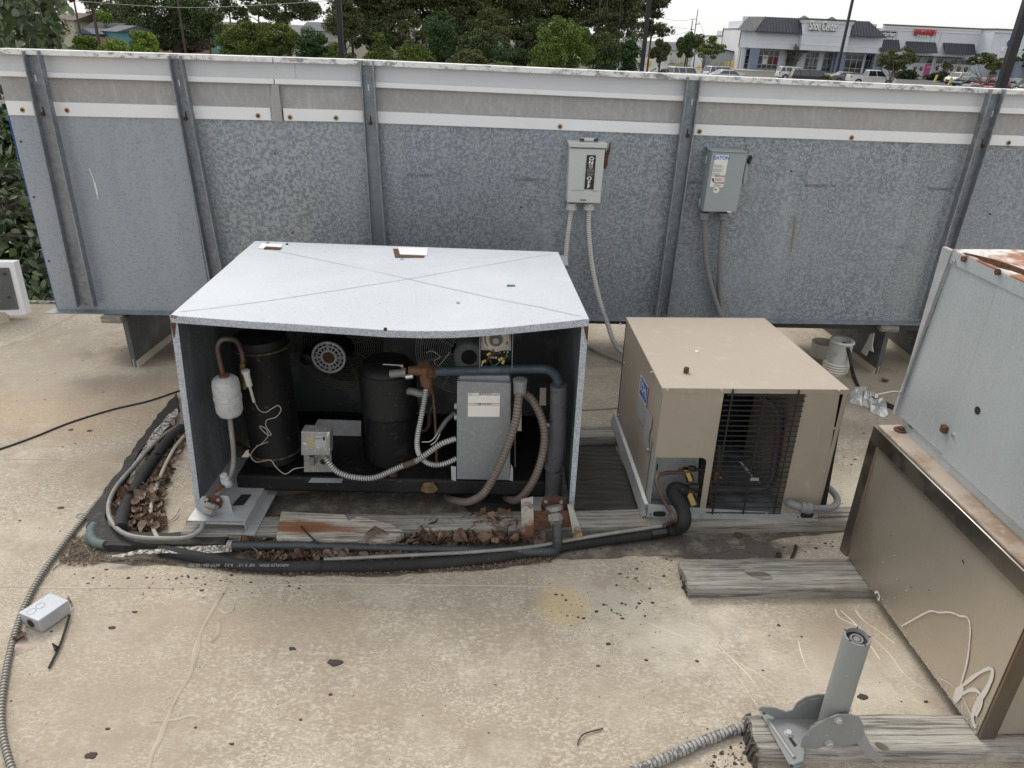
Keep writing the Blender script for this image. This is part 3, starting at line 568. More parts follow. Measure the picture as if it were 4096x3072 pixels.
p=fp(588,139.5,.05); mb=MB(); mb.box(p,(.075,.02,.014)); lt=mb.build('top_latch',M['geboxp'],ge,bevel=.003)
for dx in(-.028,.036):
    mb=MB(); mb.box(p+Vector((dx,-.006,.0)),(.02,.016,.012)); mb.build('latch_rust',M['rust'],lt,bevel=.002)
fquad([(587,155),(596,155.3),(593.5,189.5),(584.3,189.2)],.0875,'marking_plate',M['ink'],ge)
for ch,(x,y) in zip('ONOFF',((591.6,158.8),(591.0,162.8),(589.3,178.6),(588.9,182.9),(588.6,186.6))):
    text(ch,M['wprint'],ge,fp(x,y,.0885),UX,UZ,.022,'lettering',offset=.03,sx=1.25)
mb=MB(); c0=fp(590.8,166.5,.0885); mb.ring(c0,FN,.008,.0008,16,4); mb.build('round_emblem',M['wprint'],ge)
text('GE',M['wprint'],ge,c0,UX,UZ,.009,'lettering')
for i,(y,wd) in enumerate(((169,7),(170.3,7),(171.6,7),(173,6),(174.3,7),(175.6,5))):
    fquad([(590.3-wd/2,y),(590.3+wd/2,y),(590.2+wd/2,y+.45),(590.2-wd/2,y+.45)],.0885,'fine_print',M['inkgrey'],ge,.0003)
fquad([(580.3,199.5),(586,199.6),(586,200.6),(580.3,200.5)],.0875,'hasp_slot',M['rustscrew'],ge)
mb=MB(); mb.ext([fp(x,y,.05) for x,y in((604,154),(606.5,152.5),(609,148.5),(610,142),(611,142.5),(610.5,150),(608,158),(607.7,165),(605.2,170),(603.8,168),(603.3,160))],-FN*.012); mb.build('handle',M['rust'],ge,bevel=.002)
for x in(571.8,589.2):
    p=fp(x,203,.045); mb=MB(); mb.lathe([(.022,0),(.022,-.012),(.026,-.014),(.026,-.03),(.018,-.034)],p,(0,0,1),16); mb.build('conduit_connector',M['pvc'],ge)
ea=thing('disconnect_switch',fp(720,211),'newer grey disconnect switch box with white EATON label and black lever','disconnect switch')
fbox([(712.6,151.6),(747.3,153),(736.6,212.3),(703,211.6)],.10,'enclosure',M['eatonp'],ea,.003)
fbox([(711.8,150.6),(747.9,152.2),(747.7,153.0),(711.6,151.6)],.106,'door_top_edge',M['eatonp'],ea,.001)
fquad([(715.4,154.8),(729,155.3),(723,187.4),(709.7,186.8)],.102,'label',M['label'],ea)
text('EATON',M['eblue'],ea,fp(721.8,158,.1025),UX,UZ,.021,'lettering',offset=.035)
def stripes(parent,x0,x1,y0,dy,n,off,m,slope=-.185,wd=None,th=.45):
    r2=random.Random(int(x0*7)); mb=MB()
    for i in range(n):
        y=y0+i*dy; s_=slope*(y-y0); e=x1-(x1-x0)*r2.random()*.4
        mb.ext([fp(x,yy,off) for x,yy in((x0+s_,y),(e+s_,y+.3),(e+s_,y+.3+th),(x0+s_,y+th))],-FN*.0003)
    return mb.build('fine_print',m,parent,smooth=False)
stripes(ea,713.8,726,164.8,.95,3,.1025,M['inkgrey']); stripes(ea,713.2,725,168.6,.95,4,.1025,M['inkgrey']); stripes(ea,712.6,724,173,.95,4,.1025,M['inkgrey'])
fquad([(715.6,175.2),(725.0,175.5),(724.6,177),(715.3,176.7)],.1025,'danger_strip',M['red'],ea,.0004)
fquad([(714.5,182),(723.8,182.3),(723.4,183.8),(714.2,183.5)],.1025,'danger_strip',M['red'],ea,.0004)
text('DANGER',M['wprint'],ea,fp(720.2,176.1,.1035),UX,UZ,.0075,'lettering'); text('PELIGRO',M['wprint'],ea,fp(719.0,182.9,.1035),UX,UZ,.0075,'lettering')
stripes(ea,715.2,724.2,178,.8,4,.1025,M['inkgrey']); stripes(ea,714,722.6,184.3,.75,3,.1025,M['inkgrey'])
fquad([(711.9,178.5),(713.8,178),(714.2,181.5),(712.8,182.6)],.1025,'hand_pictogram',M['ink'],ea,.0004)
c0=fp(716.2,190,.101); mb=MB(); mb.cyl(c0,c0+FN*.001,.0145,20); rd=mb.build('round_sticker',M['label'],ea,smooth=False)
mb=MB(); mb.box(c0+FN*.0014+Vector((-.003,0,.002)),(.009,.0004,.007)); mb.build('sticker_print',M['bohnblue'],rd,smooth=False)
mb=MB(); mb.ext([fp(x,y,.06) for x,y in((746.0,163.5),(747.5,165),(748.5,167.6),(748,176),(745,186),(743.2,183.5),(743.4,178))],-FN*.02); mb.build('lever_arm',M['eatonp'],ea,bevel=.002)
mb=MB(); mb.ext([fp(x,y,.075) for x,y in((751.3,155.6),(752.7,156),(752.6,158.5),(749.9,164.9),(747.6,163.6),(748.6,160))],-FN*.025); mb.build('lever_grip',M['rubber'],ea,bevel=.003)
fquad([(726.6,211.3),(731.5,211.1),(731,212.6),(727.5,212.4)],.104,'tag',M['label'],ea)
mb=MB(); p=fp(707.0,159.5,.07); mb.box(p+Vector((-.004,0,0)),(.006,.006,.035)); mb.build('hinge',M['eatonp'],ea,bevel=.001)
mb=MB(); p=fp(700.5,202,.07); mb.box(p+Vector((-.004,0,0)),(.006,.006,.035)); mb.build('hinge',M['eatonp'],ea,bevel=.001)
for x in(704.8,723.5):
    p=fp(x,212.5,.05); mb=MB(); mb.lathe([(.024,0),(.024,-.014),(.022,-.016),(.022,-.03),(.016,-.034)],p,(0,0,1),16); mb.build('conduit_connector',M['flexgrey'],ea)
def conduit(px,r,m,label,group=None,ridge=.0016,pitch=.009,name='flexible_conduit',cat='conduit'):
    P=[]
    for q in px:
        if len(q)==3: P.append(fp(q[0],q[1],q[2]))
        else: P.append(Vector(q[3:]) if len(q)>4 else g(q[0],q[1],q[2]))
    mb=MB(); mb.tube(spline(P,10),r,10,True,ridge,pitch); return mb.build(name,m,None,label=label,cat=cat,group=group)
cg='flexible conduits hanging from the disconnect switches'
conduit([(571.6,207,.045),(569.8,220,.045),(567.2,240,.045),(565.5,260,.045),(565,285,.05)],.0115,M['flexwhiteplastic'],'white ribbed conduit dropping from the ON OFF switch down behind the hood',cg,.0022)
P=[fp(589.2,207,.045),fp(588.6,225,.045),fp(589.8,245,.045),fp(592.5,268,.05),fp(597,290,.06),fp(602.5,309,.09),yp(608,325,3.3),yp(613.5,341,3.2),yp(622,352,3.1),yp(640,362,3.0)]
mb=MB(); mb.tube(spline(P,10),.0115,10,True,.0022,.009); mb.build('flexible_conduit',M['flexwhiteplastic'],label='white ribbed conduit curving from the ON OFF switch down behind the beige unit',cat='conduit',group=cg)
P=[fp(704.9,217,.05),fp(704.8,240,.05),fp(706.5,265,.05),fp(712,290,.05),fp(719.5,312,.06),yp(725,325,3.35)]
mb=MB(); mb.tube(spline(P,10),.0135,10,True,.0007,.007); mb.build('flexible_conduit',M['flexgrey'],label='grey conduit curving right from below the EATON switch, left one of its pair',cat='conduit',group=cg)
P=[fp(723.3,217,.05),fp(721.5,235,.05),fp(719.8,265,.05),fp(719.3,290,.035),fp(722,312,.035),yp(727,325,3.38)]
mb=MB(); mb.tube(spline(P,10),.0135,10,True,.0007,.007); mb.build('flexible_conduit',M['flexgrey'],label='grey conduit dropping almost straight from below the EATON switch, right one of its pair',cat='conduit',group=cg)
# ================================================================ TIMBERS
def timber(name,a,b_,w_,h,m,label,end=.012,seed=0,cat='timber',group=None,z0=0):
    # a,b: ends of the centre line on the roof; grain runs along local X
    a=Vector((a[0],a[1],z0)); b2=Vector((b_[0],b_[1],z0)); L=(b2-a).length; ang=math.atan2(b2.y-a.y,b2.x-a.x)
    nx=max(16,int(L/.02)); sec=[(-1,0),(-1,.5),(-1,.94),(-.93,1),(-.5,1),(0,1),(.5,1),(.93,1),(1,.94),(1,.5),(1,0)]
    V=[]; 
    for i in range(nx+1):
        x=-L/2+L*i/nx
        for j,(u,v) in enumerate(sec):
            e=0
            if i in(0,nx): e=(mnoise.noise(Vector((u*3+seed,v*4,i)))*end*2)
            n1=mnoise.noise(Vector((x*3,u*2.5+seed,v*2)))*.003+mnoise.noise(Vector((x*9,u*9+seed,v*4)))*.0015
            V.append((x+e,u*w_/2*(1+n1*6)+n1,max(0,v*h+(n1 if v>0 else 0))))
    k=len(sec); mb=MB(); mb.add(V,[(i*k+j,i*k+j+1,(i+1)*k+j+1,(i+1)*k+j) for i in range(nx) for j in range(k-1)]+[tuple(range(k))[::-1],tuple(nx*k+j for j in range(k))])
    o=mb.build(name,m,ang=60); org=ORG[o.name]
    # rebuild in local space with the grain axis
    for v in o.data.vertices: v.co=v.co+org
    o.location=((a.x+b2.x)/2,(a.y+b2.y)/2,z0); o.rotation_euler=(0,0,ang); tag(o,label,cat,group); return o
timber('timber',(-1.12,2.02),(1.42,2.185),.095,.045,M['wood'],'long weathered grey timber running under the fronts of both condensing units',seed=2)
timber('timber',(.05,2.72),(1.2,2.80),.095,.045,M['wood'],'weathered grey timber under the back of the beige unit, seen between the two units',seed=5)
a=g(687,586,.045); c=g(684,597,0); 
timber('timber',(a.x+.004,(g(690,559,.045).y+g(694,586,.045).y)/2-.006),(1.5,(g(840,558,.045).y+g(860,582,.045).y)/2),.14,.045,M['wood'],'short grey timber with a big knot under the far end of the stainless curb',seed=9,end=.018)
p0=g(745,712,.045); p1=g(756,752,.045)
timber('timber',((p0.x+p1.x)/2+.005,(p0.y+p1.y)/2),(1.75,(p0.y+p1.y)/2+.02),abs(p0.y-p1.y)-.01,.045,M['woodpaint'],'grey timber spotted with paint at the bottom right, carrying the grey mast bracket',seed=14,end=.02)
# broken rust stained plank
mb=MB(); px=[(281,511),(300,512),(330,513.5),(345,514),(349,520),(358,516),(372,519),(392,524),(404,531),(398,536),(380,540),(350,540),(320,538.5),(276,536.5)]
P=[g(x,y,.052) for x,y in px]; mb.ext(P,(0,0,-.03)); pk=mb.build('broken_plank',M['woodrust'],bevel=.003,label='broken plank with rust-orange stains lying against the front timber under the open hood',cat='plank')
for pxy in ((237*1.0+.0,0),): pass
# ================================================================ OPEN GALVANISED CONDENSING UNIT
FY=2.07
cu=thing('condensing_unit',(-.42,2.45,.045),'old condensing unit with its front open under a sagging galvanised hood, black tank inside','condensing unit')
tl=yp(170,315.5,FY); tr=yp(589,319,FY); bl=yp(197.5,519,FY); br=yp(573,518.5,FY)
zt_=(tl.z+tr.z)/2
kl=g(255,241,zt_+.005); kr=g(558,252,zt_+.005)
# hood top with sagging front edge
fr=[(170,315.5),(210,318.5),(250,321.5),(300,324.5),(345,327.5),(385,330.2),(420,331.2),(450,331),(480,329.5),(510,327),(545,323.5),(589,319)]
FPt=[yp(x,y-3.2 if 0 else y,FY-.004) for x,y in fr]
top=MB(); nv=10; V=[]
for j in range(nv+1):
    t=j/nv
    for i,p in enumerate(FPt):
        u=i/(len(FPt)-1); u=(p.x-FPt[0].x)/(FPt[-1].x-FPt[0].x)
        f0=FPt[0].lerp(FPt[-1],u); dlt=p-f0; bk=kl.lerp(kr,u); q=f0.lerp(bk,t)+dlt*(1-t)**1.8
        q.z+= .004*math.sin(PI*t)*math.sin(PI*u); V.append(q)
n=len(FPt); top.add(V,[(j*n+i,j*n+i+1,(j+1)*n+i+1,(j+1)*n+i) for j in range(nv) for i in range(n-1)])
top.add([v-Vector((0,0,.003)) for v in V],[(j*n+i,j*n+i+1,(j+1)*n+i+1,(j+1)*n+i) for j in range(nv) for i in range(n-1)])
ht=top.build('hood_top',M['frost'],cu,ang=50)
lip=MB()
for p,q in zip(FPt,FPt[1:]):
    dn=Vector((0,0,-.022)); y0=Vector((0,-.003,0)); y1=Vector((0,0,0)); up=Vector((0,0,.001))
    lip.hexa([p+dn+y0,q+dn+y0,q+dn+y1,p+dn+y1],[p+y0+up,q+y0+up,q+y1+up,p+y1+up])
lip.build('front_lip',M['frostedge'],ht,smooth=False)
def onhood(x,y,dz=.0015):   # point on the sagging top
    u0=None
    r=ray(RF,x,y)
    from mathutils.bvhtree import BVHTree
    global _bvh
    try: _bvh
    except NameError: _bvh=BVHTree.FromPolygons([tuple(v) for v in V],[(j*n+i,j*n+i+1,(j+1)*n+i+1,(j+1)*n+i) for j in range(nv) for i in range(n-1)])
    h=_bvh.ray_cast(O,r.normalized())
    return (h[0] if h[0] else g(x,y,zt_))+Vector((0,0,dz))
for P in [[(180,312),(260,302),(340,290),(420,277),(500,263),(552,254)],[(262,248),(330,262),(400,277),(470,293),(540,307),(580,316)]]:
    mb=MB(); mb.strip([onhood(x,y,.001) for x,y in P],.0028,.0003); mb.build('stiffening_crease',mat('soft_crease_line',(.44,.47,.515),.6),ht,smooth=False)
def hoodpatch(px,m,name,h=.001): mb=MB(); mb.ext([onhood(x,y,.0005) for x,y in px],(0,0,h)); return mb.build(name,m,ht,smooth=False)
hoodpatch([(393,249),(428,250),(424,258),(395,258)],M['rust'],'rust_edge'); hoodpatch([(398,248),(428,248.5),(427,256),(400,255)],M['white'],'tape',.003)
hoodpatch([(262,244),(283,245),(281,249.5),(258,249)],M['white'],'tape',.003); hoodpatch([(266,247.5),(282,248.5),(280,250),(264,249.5)],M['rust'],'rust_edge',.0045)
hoodpatch([(170.5,315),(178,316.5),(176,319),(171,318)],M['rust'],'rust_edge')
for x,y,m in [(268,243.5,'dark'),(287,244.5,'dark'),(402,259.5,'steel'),(458,303,'steel')]:
    p=onhood(x,y,0); mb=MB(); mb.cyl(p,p+Vector((0,0,.004)),.006,8); mb.build('screw',M[m],ht)
p=onhood(511,286); mb=MB(); mb.box(p,(.028,.010,.004)); mb.build('scrap',M['greenwire'],ht,smooth=False)
p=yp(385.5,329,FY-.008); mb=MB(); mb.cyl(p,p+Vector((0,-.004,0)),.006,8); mb.build('screw',M['rustscrew'],ht)
# side panels with returned front flanges
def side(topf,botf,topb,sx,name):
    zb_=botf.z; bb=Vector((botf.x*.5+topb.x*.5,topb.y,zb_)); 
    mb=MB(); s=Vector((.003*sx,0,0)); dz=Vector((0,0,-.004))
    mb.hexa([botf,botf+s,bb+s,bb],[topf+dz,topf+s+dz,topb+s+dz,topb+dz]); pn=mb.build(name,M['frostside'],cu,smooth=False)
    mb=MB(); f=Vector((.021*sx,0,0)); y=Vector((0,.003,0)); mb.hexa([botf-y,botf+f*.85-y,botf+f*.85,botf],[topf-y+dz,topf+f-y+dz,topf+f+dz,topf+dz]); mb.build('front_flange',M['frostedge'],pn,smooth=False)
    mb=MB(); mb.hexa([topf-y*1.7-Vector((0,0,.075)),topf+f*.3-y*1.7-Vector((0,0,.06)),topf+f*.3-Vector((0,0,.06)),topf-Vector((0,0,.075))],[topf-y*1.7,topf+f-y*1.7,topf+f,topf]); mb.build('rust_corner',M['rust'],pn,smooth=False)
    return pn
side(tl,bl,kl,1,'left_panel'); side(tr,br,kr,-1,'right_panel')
BY=kl.y-.02
bp=MB()   # rear bulkhead with two round fan openings
cA=yp(344,345,2.70); cB=yp(463,350,2.70); rA=.195
z0,z1=.12,zt_-.01; x0,x1=kl.x-.02,kr.x+.035
def holed(mb,x0,x1,z0,z1,Y,cs,r,nseg=28):
    mid=(cs[0].x+cs[1].x)/2
    for c_,xa,xb in((cs[0],x0,mid),(cs[1],mid,x1)):
        rr=min(r,c_.x-xa-.004,xb-c_.x-.004) if False else r
        ring=[]; out=[]
        for k in range(nseg):
            a=2*PI*k/nseg; dx,dz=math.cos(a),math.sin(a); ring.append(Vector((min(max(c_.x+dx*rr,xa+.003),xb-.003),Y,c_.z+dz*rr)))
            t=min((xb-c_.x)/dx if dx>1e-6 else 1e9,(xa-c_.x)/dx if dx<-1e-6 else 1e9,(z1-c_.z)/dz if dz>1e-6 else 1e9,(z0-c_.z)/dz if dz<-1e-6 else 1e9)
            out.append(Vector((c_.x+dx*t,Y,c_.z+dz*t)))
        mb.add(ring+out,[(k,(k+1)%nseg,nseg+(k+1)%nseg,nseg+k) for k in range(nseg)])
rA=.165
cA=Vector((cA.x,2.70,cA.z)); cB=Vector((cB.x,2.70,cB.z))
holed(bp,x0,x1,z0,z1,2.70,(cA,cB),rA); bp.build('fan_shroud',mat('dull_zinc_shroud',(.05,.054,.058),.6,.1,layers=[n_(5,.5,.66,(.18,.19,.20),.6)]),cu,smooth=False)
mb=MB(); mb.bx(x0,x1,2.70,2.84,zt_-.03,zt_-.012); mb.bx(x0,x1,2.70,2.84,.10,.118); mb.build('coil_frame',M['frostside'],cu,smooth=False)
coil=MB()
for k in range(44):
    z=.13+k*(zt_-.17)/44; coil.bx(x0+.01,x1-.01,2.80,2.84,z,z+.0105)
for k in range(9):
    x=x0+.02+k*(x1-x0-.04)/8; coil.bx(x-.002,x+.002,2.805,2.835,.12,zt_-.03)
coil.build('condenser_coil',M['blkold'],cu,smooth=False)
def fan(c,mc,rm,lite,nm,depth):
    gd=MB(); ax=(0,1,0)
    for k in range(17):
        gd.ring(c+Vector((0,-.016,0)),ax,.05+k*.0088,.0021,44,4)
    for k in range(8):
        a=2*PI*k/8+.3; d=Vector((math.cos(a),0,math.sin(a))); gd.cyl(c+d*.04+Vector((0,-.013,0)),c+d*.192+Vector((0,-.013,0)),.0022,5)
    gd.build('fan_guard',M['galvlite'] if lite else mat('dull_guard_wire',(.13,.125,.115),.5,.2),cu)  # pale wire colour of the second guard stands in for daylight behind it
    bl_=MB()
    for k in range(4):
        a=2*PI*k/4+.5; d=Vector((math.cos(a),0,math.sin(a))); e=Vector((-math.sin(a),0,math.cos(a)))
        bl_.ext([c+d*.03+e*.02+Vector((0,.03,0)),c+d*.15+e*.055+Vector((0,.015,0)),c+d*.155-e*.045+Vector((0,.045,0)),c+d*.03-e*.02+Vector((0,.045,0))],(0,.0015,0))
    bl_.build('fan_blades',M['blkold'],cu,smooth=False)
    m_=MB(); m_.lathe([(rm*.2,0),(rm*.92,.0),(rm,.008),(rm,.03),(rm*.97,.05),(rm*.97,.12),(rm*.7,.135)],mc,(0,1,0),28); mo=m_.build('fan_motor',M['blk'] if not lite else M['greybox'],cu)
    return mo
mA=yp(329,357,2.56); mo=fan(cA,mA,.062,False,'a',0)
# vented end bell of the left motor
eb=MB(); eb.ring(mA+Vector((0,-.004,0)),(0,1,0),.062,.0055,32,6); eb.ring(mA+Vector((0,-.004,0)),(0,1,0),.046,.0035,32,6); eb.ring(mA+Vector((0,-.005,0)),(0,1,0),.028,.005,28,6)
for k in range(16):
    a=2*PI*k/16; d=Vector((math.cos(a),0,math.sin(a))); eb.cyl(mA+d*.03+Vector((0,-.005,0)),mA+d*.06+Vector((0,-.005,0)),.0026 if k%4 else .006,5)
eb.build('end_bell',M['galvlite'],mo)
eb=MB(); eb.cyl(mA+Vector((0,-.007,0)),mA+Vector((0,0,0)),.022,20); eb.build('shaft_cap',M['rustscrew'],mo)
p=yp(307,358,2.58); mb=MB(); mb.lathe([(.012,0),(.024,.004),(.026,.05),(.01,.056)],p-Vector((0,.02,.0)),(0,1,0),14); mb.build('capacitor',M['blk'],mo)
mB=yp(469,357,2.54); mo=fan(cB,mB,.060,True,'b',0)
eb=MB(); eb.cyl(mB+Vector((0,-.006,0)),mB+Vector((0,0,0)),.030,24); eb.build('shaft_recess',M['dark'],mo)
mb=MB(); mb.ring(mB+Vector((0,-.003,0)),(0,1,0),.056,.004,28,5); mb.build('end_bell',M['greybox'],mo)
# base pan
pz=.135
mb=MB(); a=yp(237,490,2.19); c=yp(546,492,2.19)
mb.hexa([Vector((a.x,2.19,.075)),Vector((c.x,2.19,.075)),Vector((c.x,2.75,.075)),Vector((a.x,2.75,.075))],[Vector((a.x,2.20,pz)),Vector((c.x,2.20,pz)),Vector((c.x,2.75,pz)),Vector((a.x,2.75,pz))])
pan=mb.build('base_pan',M['blkold'],cu,bevel=.01,seg=3)
mb=MB(); mb.ext([g(x,y,pz+.0005) for x,y in((308,482.5),(342,482.8),(343,478.5),(312,478))],(0,0,.0008)); mb.build('rating_plate',M['labelgrey'],pan,smooth=False)
p=g(393.5,475,pz); mb=MB(); mb.cyl(p,p+Vector((0,0,.008)),.016,16); mb.cyl(p,p+Vector((0,0,.022)),.010,12); mb.build('rubber_foot_bolt',M['rust'],pan)
mb=MB(); mb.ext([yp(x,y,2.188) for x,y in((424,483),(433,482),(438,489),(434,493),(425,493),(420,490))],(0,.001,0)); mb.build('rust_run',mat('ochre_rust_run',(.20,.125,.04),.8,layers=[n_(30,.45,.6,(.05,.04,.03),.7,d=6)]),pan,smooth=False)
# feet and brackets
def foot(xL,xR,m,label=None,hole=True):
    t=MB(); y0=1.99
    t.bx(xL,xR,y0,2.40,.083,.087); t.bx(xR,xR+.003,y0-.005,2.40,.046,.087); t.bx(xR,xR+.035,y0-.02,2.40,.046,.049); t.bx(xL,xR,y0,y0+.003,.075,.087)
    o=t.build('foot_bracket',m,cu,smooth=False)
    if hole: mb=MB(); mb.ext([Vector((x,y,.0873)) for x,y in((xR-.075,2.08),(xR-.035,2.085),(xR-.028,2.15),(xR-.065,2.15))],(0,0,.0006)); mb.build('cut_out',M['dark'],o,smooth=False)
    return o
foot(bl.x+.005,bl.x+.20,M['galvlite'])
fb=MB(); fb.ext([yp(x,y,1.995) for x,y in((521,500),(533,497),(534,531),(530,541),(522,540))],(0,.004,0)); ft=fb.build('foot_bracket',M['rustpart'],cu,smooth=False)
fb=MB(); fb.ext([yp(x,y,2.0) for x,y in((533,511),(571,511),(573,527),(534,530))],(0,.003,0)); fb.build('foot_web',M['rust'],ft,smooth=False)
fb=MB(); fb.hexa([g(533,512,.075),g(571,512,.075),g(566,497,.075),g(533,497,.075)],[g(533,512,.078),g(571,512,.078),g(566,497,.078),g(533,497,.078)]); fb.build('foot_top',M['rustpart'],ft,smooth=False)
fb=MB(); fb.ext([yp(x,y,1.99) for x,y in((567.5,505),(572.5,505),(583.5,538),(574,539.5))],(0,.003,0)); fb.build('foot_flange',M['rustpart'],ft,smooth=False)
mb=MB() if True else mb; 0 and mb.hexa([Vector((br.x+.005,2.0,.046)),Vector((br.x+.045,2.0,.046)),Vector((br.x+.03,2.16,.046)),Vector((br.x+.005,2.16,.046))],[Vector((br.x+.005,2.0,.05)),Vector((br.x+.045,2.0,.05)),Vector((br.x+.03,2.16,.05)),Vector((br.x+.005,2.16,.05))])
# receiver tank
tb=g(276,463,pz); tc_=Vector((tb.x-.012,2.345,pz)); ttz=yp(264,335,2.345).z
mb=MB(); rt_=.093
mb.lathe([(rt_*.8,0),(rt_*1.03,.004),(rt_*1.03,.03),(rt_,.035),(rt_,.45),(rt_*1.02,.455),(rt_*1.02,.475),(rt_*.97,.49),(rt_*.6,.50),(0.01,.502)],tc_,(-.01,0,1),36)
mb.build('receiver_tank',M['blkold'],cu)
# compressor
cb=Vector((g(392,470,pz).x-.012,2.35,pz)); mb=MB(); rc=.103
mb.lathe([(rc*.85,0),(rc*.95,.01),(rc*.95,.20),(rc*1.02,.205),(rc*1.03,.218),(rc,.225),(rc,.36),(rc*.93,.385),(rc*.75,.402),(rc*.4,.41),(0.01,.411)],cb,(0,0,1),36); comp=mb.build('compressor',M['blk'],cu)
mb=MB(); mb.ext([yp(x,y,2.30) for x,y in((383,364),(403,365),(403,370),(381.5,369.5))],(0,.001,0)); mb.build('serial_sticker',M['label'],comp,smooth=False)
stp=MB()
for i in range(3): stp.ext([yp(x,y,2.2985) for x,y in((384,365.2+i*1.3),(401,365.8+i*1.3),(401,366.3+i*1.3),(384,365.7+i*1.3))],(0,.0005,0))
stp.build('fine_print',M['ink'],comp,smooth=False)
# welds, dust line and a base weld on the compressor and tank
for zz,rr2 in((.21,rc*1.02),(.37,rc*.975)):
    mb=MB(); mb.ring(cb+Vector((0,0,zz)),(0,0,1),rr2,.003,40,5); mb.build('weld_seam',M['blkold'],comp)
for zz in(.035,.455):
    mb=MB(); mb.ring(tc_+Vector((0,0,zz)),(-.01,0,1),rt_*1.025,.004,40,5); mb.build('weld_seam',mat('rusty_weld',(.045,.03,.018),.8,layers=[n_(40,.5,.6,(.13,.085,.04),.8,d=5)]),cu)
# suction valve, blue pipe, foam sleeve
def tb_(px,Y,r,m,name,parent=None,n=12,sp=True,**k):
    P=[yp(q[0],q[1],q[2] if len(q)>2 else Y) for q in px]
    if sp: P=spline(P,8)
    mb=MB(); mb.tube(P,r,n,True,k.pop('ridge',0),k.pop('pitch',.01)); return mb.build(name,m,parent if parent is not None else cu,**k)
sv=tb_([(409,371),(417,370.5),(436,371)],2.24,.017,M['brassold'],'service_valve',sp=False)
mb=MB(); mb.cyl(yp(424,365,2.24),yp(427,384,2.26),.022,14); mb.cyl(yp(427,384,2.26),yp(430,392,2.28),.014,12); mb.build('valve_body',M['brassold'],sv)
mb=MB(); mb.cyl(yp(390,374,2.235),yp(405,372.5,2.235),.014,14); mb.cyl(yp(402,372.5,2.235),yp(406,372.5,2.235),.017,8); mb.build('valve_cap',M['greypipe'],sv)
mb=MB(); mb.cyl(yp(406,377,2.215),yp(413,376,2.215),.009,8); mb.build('valve_nut',M['steel'],sv)
mb=MB(); mb.cyl(yp(428,371.5,2.24),yp(437,371.7,2.24),.024,14); mb.build('rusted_collar',M['rust'],sv)
tb_([(406,391,2.30),(413,391.5,2.28),(422,394,2.27),(428,392,2.27)],2.28,.014,M['greypipe'],'discharge_elbow')
tb_([(436,371.7),(480,370.3),(520,369.2),(543,369),(550.5,371),(556,376),(559,384),(560,392)],2.21,.0165,M['bluepipe'],'suction_pipe',n=16)
sl_=MB(); P=[yp(x,y,2.2) for x,y in((558.8,385),(558.6,400),(558,425),(556.8,448),(554.8,463),(552.5,468),(553.5,474),(553.3,486),(552,500))]
sl_.tube(spline(P,6),[.030+.0022*mnoise.noise(Vector((i*.7,3,0))) - (.010 if 30<i<35 else 0) for i in range(len(spline(P,6)))],16); sl_.build('foam_sleeve',M['foamgrey'],cu)
# right outlet flange
def flange(px,py,Y,r,parent=None):
    p=yp(px,py,Y); mb=MB(); mb.cyl(p,p+Vector((0,-.006,0)),r,20); f_=mb.build('wall_flange',M['rust'],parent if parent is not None else cu)
    for a in(.6,2.5,4.2): 
        q=p+Vector((math.cos(a)*r*.78,-.006,math.sin(a)*r*.78)); mb=MB(); mb.cyl(q,q+Vector((0,-.005,0)),.006,8); mb.build('screw',M['steel'],f_)
    return f_
mb=MB(); mb.ext([yp(x,y,2.05) for x,y in((541,505),(544,498),(563,497),(567,505),(568,516),(542,516))],(0,.004,0)); mb.build('outlet_plate',M['rust'],cu,smooth=False)
flange(553,505,2.045,.042)
ut=MB(); a=yp(553.5,505,2.03); c=yp(556.5,524,2.0)
ut.lathe([(.020,0),(.030,.004),(.031,.018),(.024,.022),(.029,.026),(.029,.05),(.022,.056),(.018,.075)],a,(c-a),10); ut.build('outlet_union',M['greypipe'],cu)
# left outlet
mb=MB(); pts=[(199,496),(228,495),(233,519),(197,517)]
mb.ext([yp(x,y,2.045) for x,y in((200,499),(202,496.5),(227,496),(229,498),(234,517),(198.5,517))],(0,.003,0)); lp=mb.build('outlet_plate',M['galvlite'],cu,smooth=False)
flange(214,501.5,2.04,.030)
ut=MB(); a=yp(213,503,2.03); c=yp(207,517,2.0); ut.lathe([(.014,0),(.024,.003),(.025,.016),(.018,.02),(.021,.024),(.021,.038),(.013,.045)],a,(c-a),8); ut.build('outlet_union',M['greypipe'],cu)
# drier loop
tb_([(242.5,372,2.2),(242.5,358,2.2),(240.5,349,2.2),(236,341,2.18),(228,339,2.16),(221,340.5,2.15),(217.5,348,2.14),(220,362,2.14),(223.5,377,2.14)],2.15,.0085,M['copper'],'liquid_line')
tb_([(229,411,2.14),(231.5,432,2.13),(233.5,452,2.12),(233,466,2.11),(230,476,2.10),(225,484,2.09),(219,492,2.07),(214,501,2.05)],2.12,.0085,M['greypipe'],'liquid_line')
a=yp(224.3,376,2.14); c=yp(230,412,2.14)
L=(c-a).length; mb=MB(); mb.lathe([(.009,-.005),(.011,.0),(.030,.003),(.042,.014),(.0445,.03),(.0445,.07),(.046,.072),(.046,.082),(.044,.084),(.044,.125),(.036,.142),(.012,.148)],a,(c-a),26)
dr=mb.build('filter_drier',M['drier'],cu); mb=MB(); mb.cyl(a-(c-a)*.05,a+(c-a)*.03,.018,10); mb.build('rusted_collar',M['rust'],dr)
a=yp(226,480,2.09); mb=MB(); mb.box(a,(.028,.028,.030)); mb.cyl(a,a+Vector((.018,-.02,-.012)),.012,10); mb.cyl(a,a+Vector((-.004,-.005,.026)),.013,12); sg=mb.build('sight_glass',M['drier'],cu,bevel=.003)
tb_([(222,484,2.08),(217,492,2.07)],2.08,.0105,M['rust'],'rusted_fitting',sp=False)
